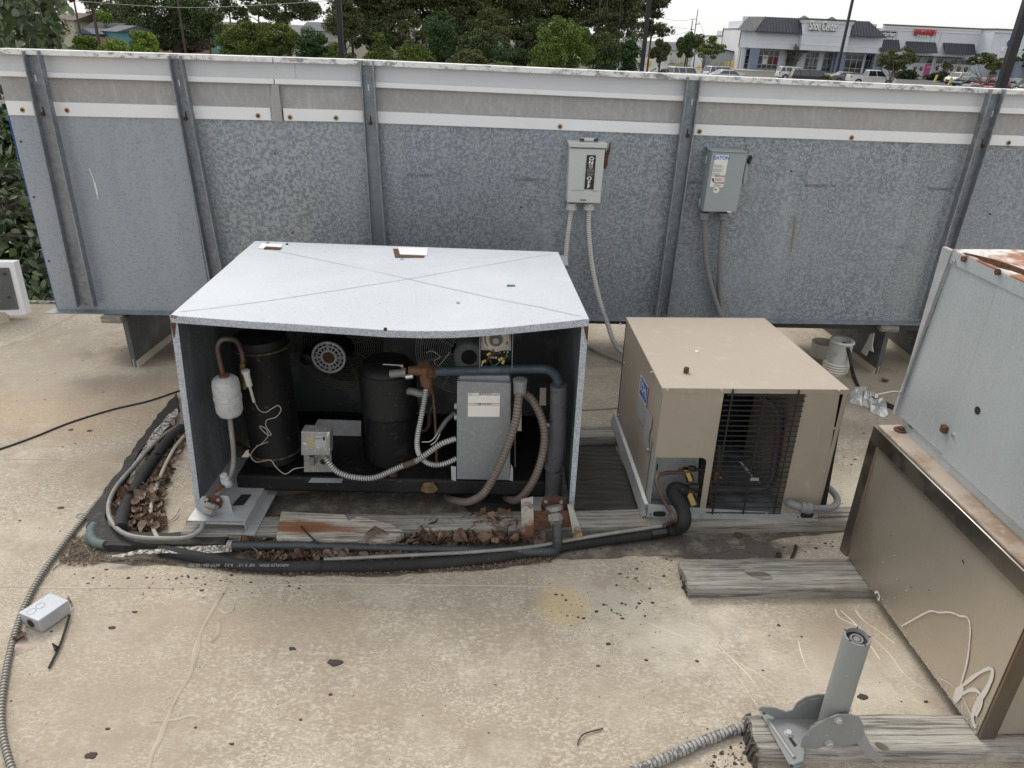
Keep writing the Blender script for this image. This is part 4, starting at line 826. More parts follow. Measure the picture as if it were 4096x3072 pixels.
# tank valve with white cap
mb=MB(); mb.cyl(yp(242.5,363,2.2),yp(244,388,2.2),.012,10); mb.build('receiver_valve',M['brass'],cu)
mb=MB(); mb.cyl(yp(245.5,371,2.18),yp(249.5,386,2.18),.011,10); mb.cyl(yp(245.4,370.5,2.18),yp(246,373,2.18),.014,10); mb.cyl(yp(249.5,386,2.18),yp(254,402,2.19),.005,8); mb.build('capped_port',M['pvc'],cu)
tb_([(254.5,402,2.2),(259,410,2.2),(265.5,412.3,2.19),(272,408.5,2.2),(278,405.5,2.2),(281,410,2.2),(276,417,2.2),(267,420,2.2),(266,426,2.2),(271,434,2.2),(268,435,2.2),(261,429,2.2),(260,426,2.2),(266,429,2.2),(268,436,2.2),(261,444,2.2),(256.5,446,2.2),(268,442,2.18),(258,446,2.2),(252,452,2.19),(251,457,2.18),(257,462,2.17),(270,460,2.15),(276,467,2.13),(285,474,2.10),(294,469,2.1),(302,467.5,2.12),(312,466,2.16)],2.2,.0016,M['greywire'],'capillary_tube')
# pressure control
pb=yp(317,472,2.17)
mb=MB(); Y0=2.165
A=[yp(x,y,Y0) for x,y in((301,431.5),(330,432.5),(330,455.5),(301,455.5))]; mb.ext(A,(0,.05,0)); pc=mb.build('pressure_control',M['boxlid'],cu,bevel=.003)
mb=MB(); mb.ext([yp(x,y,Y0-.001) for x,y in((306.5,436),(314,436),(314,447.5),(306.5,447.5))],(0,.001,0)); mb.build('scale_window',mat('yellowed_window',(.33,.30,.20),.5),pc,smooth=False)
mb=MB(); mb.ext([yp(x,y,Y0-.001) for x,y in((315,436),(326,436),(326,447.5),(315,447.5))],(0,.001,0)); mb.build('label',M['labelgrey'],pc,smooth=False)
mb=MB(); mb.ext([yp(x,y,Y0-.002) for x,y in((323,436.8),(325,436.8),(325,440.5),(323,440.5))],(0,.001,0)); mb.build('label_print',M['ink'],pc,smooth=False)
text('control',M['ink'],pc,yp(319,438.5,Y0-.0015),(1,0,0),(0,0,1),.010)
for x in(304.5,312): p=yp(x,431,Y0+.025); mb=MB(); mb.cyl(p,p+Vector((0,0,.008)),.0045,8); mb.build('adjusting_screw',M['brass'],pc)
mb=MB(); mb.ext([yp(x,y,Y0+.052) for x,y in((304,450),(331,450),(332,472),(304,472))],(0,.002,0)); br_=mb.build('bracket',M['boxlid'],cu,smooth=False)
for x in(313,323): p=yp(x,462,Y0+.050); mb=MB(); mb.cyl(p,p+Vector((0,.001,0)),.011,16); mb.build('bracket_hole',M['dark'],br_,smooth=False)
p=yp(312,456,Y0+.03); mb=MB(); mb.cyl(p,p-Vector((0,0,.03)),.010,12); mb.cyl(p-Vector((0,0,.03)),p-Vector((0,0,.04)),.006,8); mb.build('bellows_fitting',M['greypipe'],pc)
# rear bracket seen behind
mb=MB(); mb.ext([yp(x,y,2.50) for x,y in((318,419.5),(361,421),(361,444),(312,443),(312,430))],(0,.003,0)); rb=mb.build('motor_bracket',M['galvlite'],cu,smooth=False)
# control box + timer
cy=2.165
A=[yp(x,y,cy) for x,y in((457,381.5),(511,383.5),(510,480.5),(456.5,479.5))]; mb=MB(); mb.ext(A,(0,.10,0)); cbx=mb.build('control_box',M['greybox'],cu,bevel=.003)
mb=MB(); mb.ext([yp(x,y,cy-.002) for x,y in((451,466),(456,467),(456,481),(451.5,480))],(0,.002,0)); mb.ext([yp(x,y,cy-.002) for x,y in((511,464),(513,468),(513,481),(509.5,480.5))],(0,.002,0)); mb.build('mounting_flange',M['galvlite'],cbx,smooth=False,kind='stuff')
lb=MB(); lb.ext([yp(x,y,cy-.0015) for x,y in((468,393),(500,393.5),(499.5,416.8),(467.8,416.6))],(0,.001,0)); lab=lb.build('warning_label',M['label'],cbx,smooth=False)
for y in(394.9,403.2,404.9):
    mb=MB(); mb.ext([yp(x,yy,cy-.0022) for x,yy in((468.2,y),(499.6,y+.2),(499.6,y+.5),(468.2,y+.3))],(0,.0005,0)); mb.build('rule_line',M['ink'],lab,smooth=False)
text('WARNING',M['ink'],lab,yp(485.5,394.1,cy-.0022),(1,0,0),(0,0,1),.0085); text('AVERTISSEMENT',M['ink'],lab,yp(484.5,404.1,cy-.0022),(1,0,0),(0,0,1),.0075)
text('S-08',M['ink'],lab,yp(470.2,394.1,cy-.0022),(1,0,0),(0,0,1),.005); text('552-1300-00',M['ink'],lab,yp(496,394.4,cy-.0022),(1,0,0),(0,0,1),.005)
for y in(394.1,404.1):
    mb=MB(); mb.ext([yp(x,yy,cy-.0022) for x,yy in((479,y+.6),(480.8,y+.6),(479.9,y-.8))],(0,.0005,0)); mb.build('warning_triangle',M['ink'],lab,smooth=False)
# timer
ty=2.20
mb=MB(); mb.ext([yp(x,y,ty+.035) for x,y in((480,318),(512.5,318),(512.5,372),(480,372))],(0,.03,0)); tm=mb.build('defrost_timer',M['blk'],cu,smooth=False)
mb=MB(); mb.ext([yp(x,y,ty+.028) for x,y in((481,320),(511,320),(511,350.5),(481,350))],(0,.006,0)); mb.build('timer_plate',M['galvlite'],tm,smooth=False)
mb=MB(); mb.bx(yp(479.4,350,ty).x,yp(480.2,350,ty).x,ty,ty+.06,yp(480,372,ty).z,yp(480,322,ty).z); mb.bx(yp(512,350,ty).x,yp(512.8,350,ty).x,ty,ty+.06,yp(480,372,ty).z,yp(480,322,ty).z); mb.build('timer_side',M['frostside'],tm,smooth=False)
dc=yp(496.0,339.5,ty); mb=MB(); mb.cyl(dc,dc+Vector((0,.004,0)),.0435,36); dl=mb.build('timer_dial',M['dial'],tm)
mb=MB()
for k in range(40):
    if 22<k<31: continue
    a=2*PI*k/40; d=Vector((math.cos(a),0,math.sin(a))); e=Vector((-math.sin(a),0,math.cos(a)))*.0006; y=Vector((0,-.0006,0)); mb.ext([dc+d*.034+e+y,dc+d*.034-e+y,dc+d*.040-e+y,dc+d*.040+e+y],(0,.0004,0))
for k in range(8,17):
    a=2*PI*(k+.5)/40+1.2; d=Vector((math.cos(a),0,math.sin(a))); e=Vector((-math.sin(a),0,math.cos(a)))*.0025; y=Vector((0,-.0006,0)); mb.ext([dc+d*.034+e+y,dc+d*.034-e+y,dc+d*.038-e+y,dc+d*.038+e+y],(0,.0004,0))
mb.build('dial_marks',M['ink'],dl,smooth=False)
mb=MB(); mb.cyl(dc+Vector((0,-.008,0)),dc,.022,20); mb.cyl(dc+Vector((0,-.012,0)),dc,.012,16); mb.build('dial_knob',M['dialdark'],dl)
mb=MB(); mb.cyl(dc+Vector((0,-.0125,0)),dc+Vector((0,-.0115,0)),.011,16); mb.build('knob_face',M['greybox'],dl)
for a in(-1.8,-.3,2.8): d=Vector((math.cos(a),0,math.sin(a)))*.0385; mb=MB(); mb.cyl(dc+d+Vector((0,-.006,0)),dc+d,.0035,8); mb.build('trip_pin',M['dialdark'],dl)
text('LINE 2',M['wprint'],tm,yp(492.5,357.6,ty+.033),(1,0,0),(0,0,1),.010); text('X',M['wprint'],tm,yp(504.3,352.2,ty+.033),(1,0,0),(0,0,1),.008); text('N',M['wprint'],tm,yp(506.5,356.3,ty+.033),(1,0,0),(0,0,1),.007)
for x,y in((494.5,357.5),(506,352)): p=yp(x+1.5,y,ty+.032); mb=MB(); mb.cyl(p,p+Vector((0,-.002,0)),.003,10); mb.build('terminal',M['wprint'],tm)
for x,y in((492,352),(499.5,352.5),(504,358.5),(490,360)): p=yp(x,y,ty+.032); mb=MB(); mb.cyl(p,p+Vector((0,-.004,0)),.005,8); mb.build('terminal',M['copper'],tm)
for (x0_,y0_),(x1_,y1_) in [((487.3,355),(490.5,352.8)),((482,362.3),(485.8,360.2)),((498.5,360),(503,357.5)),((502.5,363.5),(504,360))]:
    mb=MB(); mb.cyl(yp(x0_,y0_,ty+.012),yp(x1_,y1_,ty+.012),.0052,8,.0045); mb.build('wire_connector',M['yellowcap'],tm)
tb_([(498.5,351),(493,354),(487,360),(485.5,366)],ty+.015,.0018,M['copper'],'wire',tm); tb_([(507,351),(506.5,356),(501,361),(494,366)],ty+.01,.0018,M['greenwire'],'wire',tm); tb_([(490,361),(493,366)],ty+.01,.0016,M['bluepipe'],'wire',tm); tb_([(484,362),(481.5,365),(483.5,367)],ty+.01,.0015,M['label'],'wire',tm)
mb=MB(); mb.ext([yp(x,y,cy+.02) for x,y in((460,376.5),(509,376),(511,382),(457.5,382))],(0,.06,0)); mb.build('box_shoulder',M['rustpart2'] if 'rustpart2' in M else M['greybox'],cbx,bevel=.003)
mb=MB(); p=yp(520,386,2.16); mb.lathe([(.017,-.03),(.021,-.028),(.0225,.012),(.024,.013),(.024,.024),(.014,.026)],p,(0,0,1),14); mb.build('hose_connector',M['flexgrey'],cu)
# flexible hoses inside
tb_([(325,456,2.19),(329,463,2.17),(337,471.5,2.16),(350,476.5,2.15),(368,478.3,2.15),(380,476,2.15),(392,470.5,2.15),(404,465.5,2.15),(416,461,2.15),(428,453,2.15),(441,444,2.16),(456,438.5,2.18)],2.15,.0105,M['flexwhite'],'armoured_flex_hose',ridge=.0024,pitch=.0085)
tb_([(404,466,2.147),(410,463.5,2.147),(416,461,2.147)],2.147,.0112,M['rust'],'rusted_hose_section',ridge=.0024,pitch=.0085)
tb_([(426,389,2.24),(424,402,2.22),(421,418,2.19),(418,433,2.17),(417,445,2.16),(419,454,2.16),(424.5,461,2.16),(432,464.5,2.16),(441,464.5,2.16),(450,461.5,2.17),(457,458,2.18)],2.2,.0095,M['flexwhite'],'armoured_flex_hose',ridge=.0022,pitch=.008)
tb_([(430,372,2.3),(432,385,2.3),(434.5,410,2.28),(436,440,2.26),(437,467,2.24)],2.26,.005,M['copper'],'copper_riser')
tb_([(434,403,2.4),(430,412,2.4),(429,424,2.4),(425,430,2.4),(418,430,2.4)],2.4,.009,M['copper'],'copper_bend')
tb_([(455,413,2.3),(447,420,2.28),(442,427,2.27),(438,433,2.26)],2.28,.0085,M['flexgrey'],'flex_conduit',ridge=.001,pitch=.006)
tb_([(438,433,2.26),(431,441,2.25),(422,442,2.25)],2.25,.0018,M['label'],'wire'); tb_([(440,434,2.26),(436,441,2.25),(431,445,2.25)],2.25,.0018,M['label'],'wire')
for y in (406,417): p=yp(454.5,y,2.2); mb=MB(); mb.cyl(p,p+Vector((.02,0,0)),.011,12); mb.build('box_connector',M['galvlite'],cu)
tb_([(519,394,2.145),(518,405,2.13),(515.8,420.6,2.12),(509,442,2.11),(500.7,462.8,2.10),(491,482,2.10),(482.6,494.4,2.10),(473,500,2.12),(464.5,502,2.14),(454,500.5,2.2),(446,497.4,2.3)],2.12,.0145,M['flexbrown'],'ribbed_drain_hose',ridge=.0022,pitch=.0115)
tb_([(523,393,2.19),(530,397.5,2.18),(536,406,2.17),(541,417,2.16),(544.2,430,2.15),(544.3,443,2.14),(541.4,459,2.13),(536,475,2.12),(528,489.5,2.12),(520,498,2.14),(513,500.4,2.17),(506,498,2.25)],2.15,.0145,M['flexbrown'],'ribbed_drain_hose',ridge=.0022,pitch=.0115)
mb=MB(); mb.ext([yp(x,y,2.35) for x,y in((540,388),(546,388),(546,405.5),(539.5,405.5))],(0,.002,0)); mb.build('tag',M['pvcwhite'],cu,smooth=False)
mb=MB(); mb.ext([yp(x,y,2.28) for x,y in((515,401),(521.5,401),(521.5,431),(514,431))],(0,.02,0)); mb.build('relay_box',M['pvcwhite'],cu,smooth=False)
tb_([(515,432,2.28),(515,450,2.28),(515.3,467,2.27)],2.28,.003,M['greypipe'],'sensor_wire')
tb_([(426,353,2.5),(432,351,2.5),(440,357,2.5),(434,361,2.5),(438,366,2.5),(446,357,2.5),(450,352,2.5)],2.5,.0016,M['label'],'wire_bundle')
text('SCR',M['wprint'],cu,yp(535,489,2.19),(1,0,0),(0,0,1),.001) if False else None
# ================================================================ BEIGE CONDENSING UNIT
QY=2.125
q=lambda x,y,Y=QY: yp(x,y,Y)
fl=q(654.5,457.5); W0=q(663,390).x; 
be=thing('condensing_unit',(.80,2.45,.045),'newer beige condensing unit with black wire grille and white cap nut on its clean top','condensing unit')
ztop=q(663,388).z
a=q(662.5,388); c=q(849.3,389.5); bL=g(618.6,317,ztop); bR=g(764.3,318,ztop)
bL.x=(bL.x+a.x)/2 if abs(bL.x-a.x)>.05 else bL.x
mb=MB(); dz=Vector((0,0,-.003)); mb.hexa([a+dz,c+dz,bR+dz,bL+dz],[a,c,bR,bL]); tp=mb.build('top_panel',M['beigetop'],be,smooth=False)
dn=Vector((0,0,-.017)); y_=Vector((0,-.0015,0)); mb=MB(); mb.hexa([a+dn+y_,c+dn+y_,c+dn,a+dn],[a+y_,c+y_,c,a]); l_=Vector((-.0015,0,0)); mb.hexa([a+dn+l_,a+dn,bL+dn,bL+dn+l_],[a+l_,a,bL,bL+l_]); mb.build('top_flange',M['beige'],tp,smooth=False)
# left side panel (notched at its lower front)
XL=a.x+.002; zb_=.07
x_=lambda x,y: xp(x,y,XL)
bb=Vector((bL.x,bL.y,0)); 
def sp(Yv,z): # point on the (slightly slanting) side plane
    t=(Yv-a.y)/(bL.y-a.y); return Vector((a.x+(bL.x-a.x)*t+.002-(ztop-z)*.03*t*0,Yv,z))
znot=fl.z
pts=[sp(a.y+.003,ztop-.012),sp(bL.y,ztop-.012),sp(bL.y,zb_),sp(a.y+.075,zb_),sp(a.y+.06,znot+.035),sp(a.y+.003,znot+.02)]
mb=MB(); mb.ext(pts,(.0015,0,0)); sd_=mb.build('side_panel',M['beige'],be,smooth=False)
ml=MB(); ml.ext([sp(a.y+.002,.06),sp(a.y+.085,.06),sp(a.y+.085,znot+.05),sp(a.y+.002,znot+.05)],(.0015,0,0)); ml_=ml.build('inner_side_plate',M['galvlite'],be,smooth=False)
for v in ml_.data.vertices: v.co.x+=.004
# labels on the side
def sq(px,off,m,name,parent=None):
    n2=Vector((bL.y-a.y,-(bL.x-a.x),0)).normalized()*-1
    P=[pl(x,y,a+n2*off,n2) for x,y in px]; mb=MB(); mb.ext(P,-n2*.0004); return mb.build(name,m,parent if parent is not None else sd_,smooth=False)
b1=sq([(640.8,374.3),(648.1,386.7),(646.0,405.6),(638.6,393.2)],.0012,M['label'],'maker_label')
sq([(641.2,376),(647.6,387.2),(645.8,404),(639.2,392.8)],.0018,M['bohnblue'],'blue_field',b1)
n2=Vector((bL.y-a.y,-(bL.x-a.x),0)).normalized()*-1; dirf=Vector((a.x-bL.x,a.y-bL.y,0)).normalized()
text('BOHN',M['wprint'],b1,pl(643.4,390,a+n2*.0022,n2),dirf,(0,0,1),.036,offset=-.01,sx=.9) if False else text('BOHN',M['wprint'],b1,pl(643.4,390,a+n2*.0022,n2),dirf,(0,0,1),.062,sx=.52)
b2=sq([(638.6,393.3),(646,405.7),(643.4,426.5),(636,414.5)],.0012,M['labelgrey'],'data_plate')
b3=sq([(646,406.5),(652.1,418),(651.3,427),(649.8,431),(648.4,440),(649.2,451),(646.9,450.5),(643.1,443),(644,427)],.0012,M['labelgrey'],'data_plate')
for base,(x0_,y0_,x1_,y1_),nn in ((b2,(638.2,397.5,644.6,407.8),9),(b3,(645.8,410,650.6,418.6),12)):
    mb=MB()
    for i in range(nn):
        dx,dy=-.22*i*(1 if base is b2 else .7),1.95*i*(1 if base is b2 else 1.45); dx=-.25*i
        P=[pl(x,y,a+n2*.002,n2) for x,y in((x0_+dx,y0_+dy),(x1_+dx,y1_+dy),(x1_+dx,y1_+dy+.6),(x0_+dx,y0_+dy+.6))]; mb.ext(P,-n2*.0003)
    mb.build('fine_print',M['inkgrey'],base,smooth=False)
def bolt(p,d,r=.006,m='steel',parent=None,nm='screw'):
    mb=MB(); d=Vector(d).normalized(); mb.cyl(p,p+d*.003,r,12); mb.cyl(p,p+d*.006,r*.65,6); return mb.build(nm,M[m],parent if parent is not None else be)
for x,y in((621,324),(652,372.5),(624.5,363),(619,415),(611.5,427.5),(648,449.5),(639.8,494)): bolt(pl(x,y,a+n2*.001,n2),n2,.005,parent=sd_)
# front panels
def fq(px,Y,m,name,th=.0015,parent=None,bevel=0):
    mb=MB(); mb.ext([yp(x,y,Y) for x,y in px],(0,th,0)); return mb.build(name,m,parent if parent is not None else be,smooth=False,bevel=bevel)
fq([(663,391.5),(724.2,392.3),(705.5,509.5),(699.2,511.8),(706.5,462),(705.5,459.5),(703.5,458.2),(701,457.8),(654.9,457.5)],QY,M['beige'],'front_panel')
fq([(805.5,392.6),(840,393),(819,513.5),(780.5,513)],QY,M['beige'],'right_front_panel')
fq([(843.7,393),(848.6,393),(817.3,517.5),(814.8,516)],QY,M['beige'],'corner_post')
mb=MB(); pA=q(840,393); pB=q(819,513.5); mb.hexa([pB+Vector((0,.02,0)),pB+Vector((.03,.02,0)),pB+Vector((.03,.03,0)),pB+Vector((0,.03,0))],[pA+Vector((0,.02,0)),pA+Vector((.03,.02,0)),pA+Vector((.03,.03,0)),pA+Vector((0,.03,0))]); mb.build('post_gap_lining',M['dark'],be,smooth=False)
mb=MB(); xr=q(848.6,393).x; mb.hexa([Vector((xr-.002,QY,.05)),Vector((xr,QY,.05)),Vector((bR.x,bR.y,.05)),Vector((bR.x-.002,bR.y,.05))],[Vector((xr-.002,QY,ztop-.003)),Vector((xr,QY,ztop-.003)),Vector((bR.x,bR.y,ztop-.003)),Vector((bR.x-.002,bR.y,ztop-.003))]); mb.build('right_side_panel',M['beige'],be,smooth=False)
mb=MB(); mb.hexa([Vector((bL.x,bL.y-.002,.05)),Vector((bR.x,bR.y-.002,.05)),Vector((bR.x,bR.y,.05)),Vector((bL.x,bL.y,.05))],[Vector((bL.x,bL.y-.002,ztop-.003)),Vector((bR.x,bR.y-.002,ztop-.003)),Vector((bR.x,bR.y,ztop-.003)),Vector((bL.x,bL.y,ztop-.003))]); mb.build('rear_panel',M['dark'],be,smooth=False)
for x,y in((667.5,389.3),(721.8,389.8),(839,390.6)): bolt(yp(x,y,QY-.002),(0,-1,0),.0055)
for x,y in((834.5,428),(824,471.5)): bolt(yp(x,y,QY-.0),(0,-1,0),.004)
bolt(yp(701.8,513,QY-.002),(0,-1,0),.005); bolt(yp(720.2,513.2,QY-.004),(0,-1,0),.0055); bolt(yp(766.3,513.2,QY-.004),(0,-1,0),.0055)
# inner lining, floor, dark interior
mb=MB(); mb.ext([yp(x,y,QY+.09) for x,y in((649,457),(699,457),(697,500),(648,500))],(0,.002,0)); mb.build('valve_recess_back',M['galvlite'],be,smooth=False)
fq([(657,464.5),(658.2,464.2),(657.5,470.5),(656.3,470.5)],QY+.088,M['dark'],'slot',.0005)
mb=MB(); mb.bx(q(705,450).x,q(708,450).x,QY+.004,QY+.30,.06,ztop-.02); mb.build('inner_partition',M['beige'],be,smooth=False) if False else None
mb=MB(); xr2=yp(806,450,QY).x; mb.hexa([Vector((xr2-.05,2.55,.06)),Vector((xr2-.048,2.55,.06)),Vector((xr2+.002,QY+.003,.06)),Vector((xr2,QY+.003,.06))],[Vector((xr2-.05,2.55,ztop-.01)),Vector((xr2-.048,2.55,ztop-.01)),Vector((xr2+.002,QY+.003,ztop-.01)),Vector((xr2,QY+.003,ztop-.01))]); mb.build('inner_wall',M['beige'],be,smooth=False)
mb=MB(); mb.bx(XL+.004,c.x-.004,QY+.004,bL.y-.01,.050,.062); fo=mb.build('base_pan',M['galvlite2'] if 'galvlite2' in M else mat('wet_zinc_floor',(.27,.31,.35),.25,.5,layers=[n_(9,.48,.56,(.48,.51,.54),.8,d=6,r=.7)]),be,smooth=False)
# base rail
mb=MB(); mb.ext([q(x,y,QY-.003) for x,y in((643.5,498.5),(645,504),(705,508.5),(817,515),(818,521),(646.5,519.5))],(0,.003,0)); rl=mb.build('base_rail',M['galvlite'],be,smooth=False)
for x0_,x1_,y0_ in((653,666,514),(800.5,813.5,515.5)):
    P=[]
    for k in range(20):
        t=2*PI*k/20; cxp=(x0_+x1_)/2+math.copysign(min(abs(math.cos(t))*3+((x1_-x0_)/2-3),(x1_-x0_)/2),math.cos(t)) if abs(math.cos(t))>.01 else (x0_+x1_)/2
        P.append(yp(cxp,y0_+2.6*math.sin(t),QY-.004))
    mb=MB(); mb.ext(P,(0,.001,0)); mb.build('rail_slot',M['dark'],rl,smooth=False)
for x,y in((650.5,514),(668.5,515),(798,517),(816,518)): p=yp(x,y,QY-.0035); mb=MB(); mb.cyl(p,p+Vector((0,-.001,0)),.003,8); mb.build('rail_hole',M['dark'],rl,smooth=False)
# left foot rail flange
mb=MB(); s0=sp(QY+.012,.05); s1=sp(bL.y+.0,.05)
A=[g(605.5,427,.06),g(608.5,426,.068),g(646,515,.075),g(641.5,519,.046)]
mb.ext([Vector((s0.x-.022,QY-.003,.047)),Vector((s0.x+.0,QY-.003,.052)),Vector((s0.x+.0,QY-.003,.10)),Vector((s0.x-.012,QY-.003,.095))],Vector((s1.x-s0.x,bL.y-QY+.05,0))); mb.build('side_rail',M['galvlite'],be,smooth=False)
# grille
gr=thing_g=MB()
gw=[]
for i in range(24):
    t=i/23; y=395.2+(511.8-395.2)*t+(0 if i<23 else .6); xa=725.0+(706-725)*t; xb=806+(779.5-806)*t
    if i==0: xa+=2
    gw.append((xa,xb,y))
grl=MB(); grl.tube([yp(gw[22][0],512.6,QY-.006),yp(gw[22][1],513.4,QY-.006)],.0022,6); grille=grl.build('wire_grille',M['rubber'],be)
for xa,xb,y in gw:
    mb=MB(); mb.tube([yp(xa,y,QY-.004),yp(xb,y+.9,QY-.004)],.0024,6); mb.build('grille_bar',M['rubber'],grille)
for (x0_,y0_),(x1_,y1_) in [((733.3,389.5),(712.3,514)),((765,395),(743,514)),((799.3,390),(773.5,514))]:
    mb=MB(); mb.tube([yp(x0_,y0_,QY-.008),yp((x0_+x1_)/2,(y0_+y1_)/2,QY-.007),yp(x1_,y1_,QY-.008)],.0032,6); mb.build('grille_bar',M['rubber'],grille)
# inside: coil, compressor, loop pipe, wires
def bt(px,Y,r,m,name,**k):
    P=spline([yp(v[0],v[1],v[2] if len(v)>2 else Y) for v in px],8); mb=MB(); mb.tube(P,r,k.get('n',10),True,k.get('ridge',0),k.get('pitch',.01)); return mb.build(name,m,k.get('parent') or be)
bt([(760,398,2.3),(770,403,2.28),(777,412,2.27),(779,425,2.27),(777,445,2.27),(774,465,2.26),(771,480,2.25),(765,487,2.25),(750,489,2.25),(730,489,2.23),(700,490,2.2)],2.27,.013,mat('dark_grey_line',(.07,.068,.066),.5),'suction_line')
mb=MB(); mb.lathe([(.06,0),(.085,.01),(.085,.22),(.06,.26),(.01,.265)],Vector((.66,2.42,.062)),(0,0,1),24); mb.build('compressor',M['blk'],be)
mb=MB(); mb.bx(.6,.98,2.62,2.66,.07,.52); mb.build('condenser_coil',M['blkold'],be,smooth=False)
bt([(712,445,2.2),(711,465,2.2),(711,485,2.19),(709,502,2.18),(706,500,2.17)],2.2,.007,M['copper'],'copper_riser')
bt([(719,445,2.2),(718,468,2.2),(716,480,2.2)],2.2,.007,M['copper'],'copper_riser')
mb=MB(); p=yp(716,476,2.18); mb.box(p,(.02,.02,.04)); mb.cyl(p,p+Vector((.02,-.01,0)),.01,8); mb.build('inner_valve',M['brass'],be,bevel=.002)
for k,mm in enumerate(('bohnblue','red','label','greenwire')):
    bt([(738+k*.7,461,2.3),(743+k,467,2.29),(750+k,476,2.28),(760+k*.5,484,2.27)],2.28,.0016,M[mm],'wire')
mb=MB(); p=yp(754,479,2.27); mb.box(p,(.035,.01,.012)); mb.build('wire_plug',M['label'],be,bevel=.002)
# service valves in the recess
def valve(x,y,Y,s,m='brass'):
    p=yp(x,y,Y); mb=MB(); mb.box(p,(.030*s,.025*s,.030*s)); mb.cyl(p,p+Vector((.012,-.022,-.026))*s,.0145*s,6); mb.cyl(p,p+Vector((-.03,0,.004))*s,.010*s,10); v=mb.build('service_valve',M[m],be,bevel=.002)
    mb=MB(); q_=p+Vector((.004,-.006,.02))*s; mb.cyl(q_,q_+Vector((.018,-.010,.004))*s,.010*s,10); mb.build('valve_cap',M['rubber'],v); return v
valve(687,472,QY+.035,1.0); valve(688,492,QY+.03,1.45)
bt([(692,470,2.17),(700,469.5,2.18),(708,470,2.2)],2.18,.0065,M['copper'],'valve_stub'); bt([(693,489,2.16),(702,490,2.18)],2.18,.012,M['copper'],'valve_stub')
# electrical whip at lower right
mb=MB(); p=yp(792,503,QY); mb.cyl(p,p+Vector((0,-.006,0)),.020,20); mb.build('knockout_ring',M['flexgrey'],be)
bt([(787,502.5,QY-.012),(791,503.5,QY-.03),(797,506,QY-.045),(803,508,QY-.045)],2.1,.0135,M['flexgrey'],'conduit_elbow',n=14)
mb=MB(); p0_=yp(800.5,507,QY-.045); p1_=yp(810,508.3,QY-.045); mb.cyl(p0_,p0_.lerp(p1_,.55),.0195,12); mb.cyl(p0_.lerp(p1_,.55),p1_,.0215,18); mb.build('compression_nut',M['flexgrey'],be)
P=[yp(809,508.2,QY-.045),yp(822,508.5,QY-.04),yp(832,507.5,QY-.01),yp(837,503,QY+.03),yp(836.5,497,QY+.07),yp(831,490,QY+.12),yp(824,484,QY+.17)]
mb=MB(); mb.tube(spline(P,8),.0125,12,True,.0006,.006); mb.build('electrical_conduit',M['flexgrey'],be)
p=g(686,373,ztop); mb=MB(); mb.cyl(p,p+Vector((0,0,.02)),.0095,6); mb.cyl(p+Vector((0,0,.0205)),p+Vector((0,0,.021)),.006,10); mb.build('cap_nut',M['copper'],label='small dark brass cap nut lying on the beige unit top',cat='cap nut')
p=g(696.5,351.8,ztop); mb=MB(); mb.cyl(p,p+Vector((0,0,.003)),.006,14); mb.build('plastic_plug',M['wprint'],label='tiny white plug lying on the beige unit top behind the cap nut',cat='plug')
# ================================================================ PIPES AND HOSES ON THE ROOF
def rp(px,r,m,name,n=12,k=8,parent=None,ridge=0,pitch=.01,**kw):
    P=spline([g(v[0],v[1],v[2] if len(v)>2 else r) for v in px],k); mb=MB(); mb.tube(P,r,n,True,ridge,pitch); return mb.build(name,m,parent,**kw)
ih=thing('insulated_pipe',g(450,560,0),'fat black foam-insulated pipe lying along the front and bending up into the beige unit','insulated pipe')
P=[(160,548,.02),(180,552,.022),(210,558,.024),(244,563.5,.024),(275,565.5,.024),(300,565.2,.024),(322,564.5,.024),(345,565,.024),(368,564.8,.024),(402,563.5,.024),(436,561.5,.024),(470,558.5,.024),(503,554.5,.024),(540,549.5,.024),(571,544.5,.024),(600,540,.025),(630,536,.028),(656,532,.032),(672,529,.035)]
rp([(x,y+ (1.6 if x<520 else .6),z-.004) for x,y,z in P],.0190,M['foam'],'foam_sleeve',16,parent=ih)
up=[g(668,529.5,.035),g(678,528.5,.04),yp(684,522,2.03),yp(683,510,2.06),yp(677,499,2.10),yp(673,491.5,2.125),yp(676,488.5,2.14),yp(685,491,2.15)]
mb=MB(); mb.tube(spline(up,8),.0245,16); mb.build('foam_sleeve',M['foam'],ih)
def tape(p,q,r,m,name,parent): mb=MB(); mb.tube([p,q],r,16,True); return mb.build(name,m,parent)
tape(g(651,533.5,.028),g(665,531,.033),.0222,mat('shiny_electrical_tape',(.012,.012,.014),.2),'electrical_tape',ih)
for x,y in((322,564.5),(617,537.5)):
    c0=g(x,y,.024); mb=MB(); mb.ring(c0+Vector((0,-.006,-.003)),(1,-.15,0),.0205,.002,18,5); mb.build('cable_tie',M['rubber'],ih)
text('AEROFLEX EPDM    5/8" X 1/2"    R-3.2    ASTM E84 / UL 723',M['inkgrey'],ih,g(240,562.5,.0405)+Vector((0,-.011,-.001)),(-1,-.03,0),(0,-.75,-.66) if False else (0,-.7,-.7),.0125,align='CENTER')
lq=thing('liquid_line',g(450,555,.03),'thin grey copper tube strapped on top of the foam pipe, rising into the beige unit','copper tube')
P=[g(324,559.5,.036),g(345,558.5,.038),g(375,557,.04),g(405,555.5,.042),g(440,553.8,.045),g(463,552.7,.045),g(505,549.5,.045),g(537,546,.046),g(565,541,.047),g(588,537,.048),g(617,532.5,.052),g(645,528.5,.055),g(665,525.5,.06)]
mb=MB(); mb.tube(spline(P,8),.0062,10); mb.build('tube',M['greypipe'],lq)
P=[g(662,526,.06),g(669,523.5,.065),yp(673.5,520,2.03),yp(671.5,513,2.04),yp(665,503,2.05),yp(659.5,491,2.06),yp(656.5,481,2.08),yp(658.5,475.5,2.10),yp(666,473,2.12),yp(676,472.5,2.14),yp(686,472.3,2.155)]
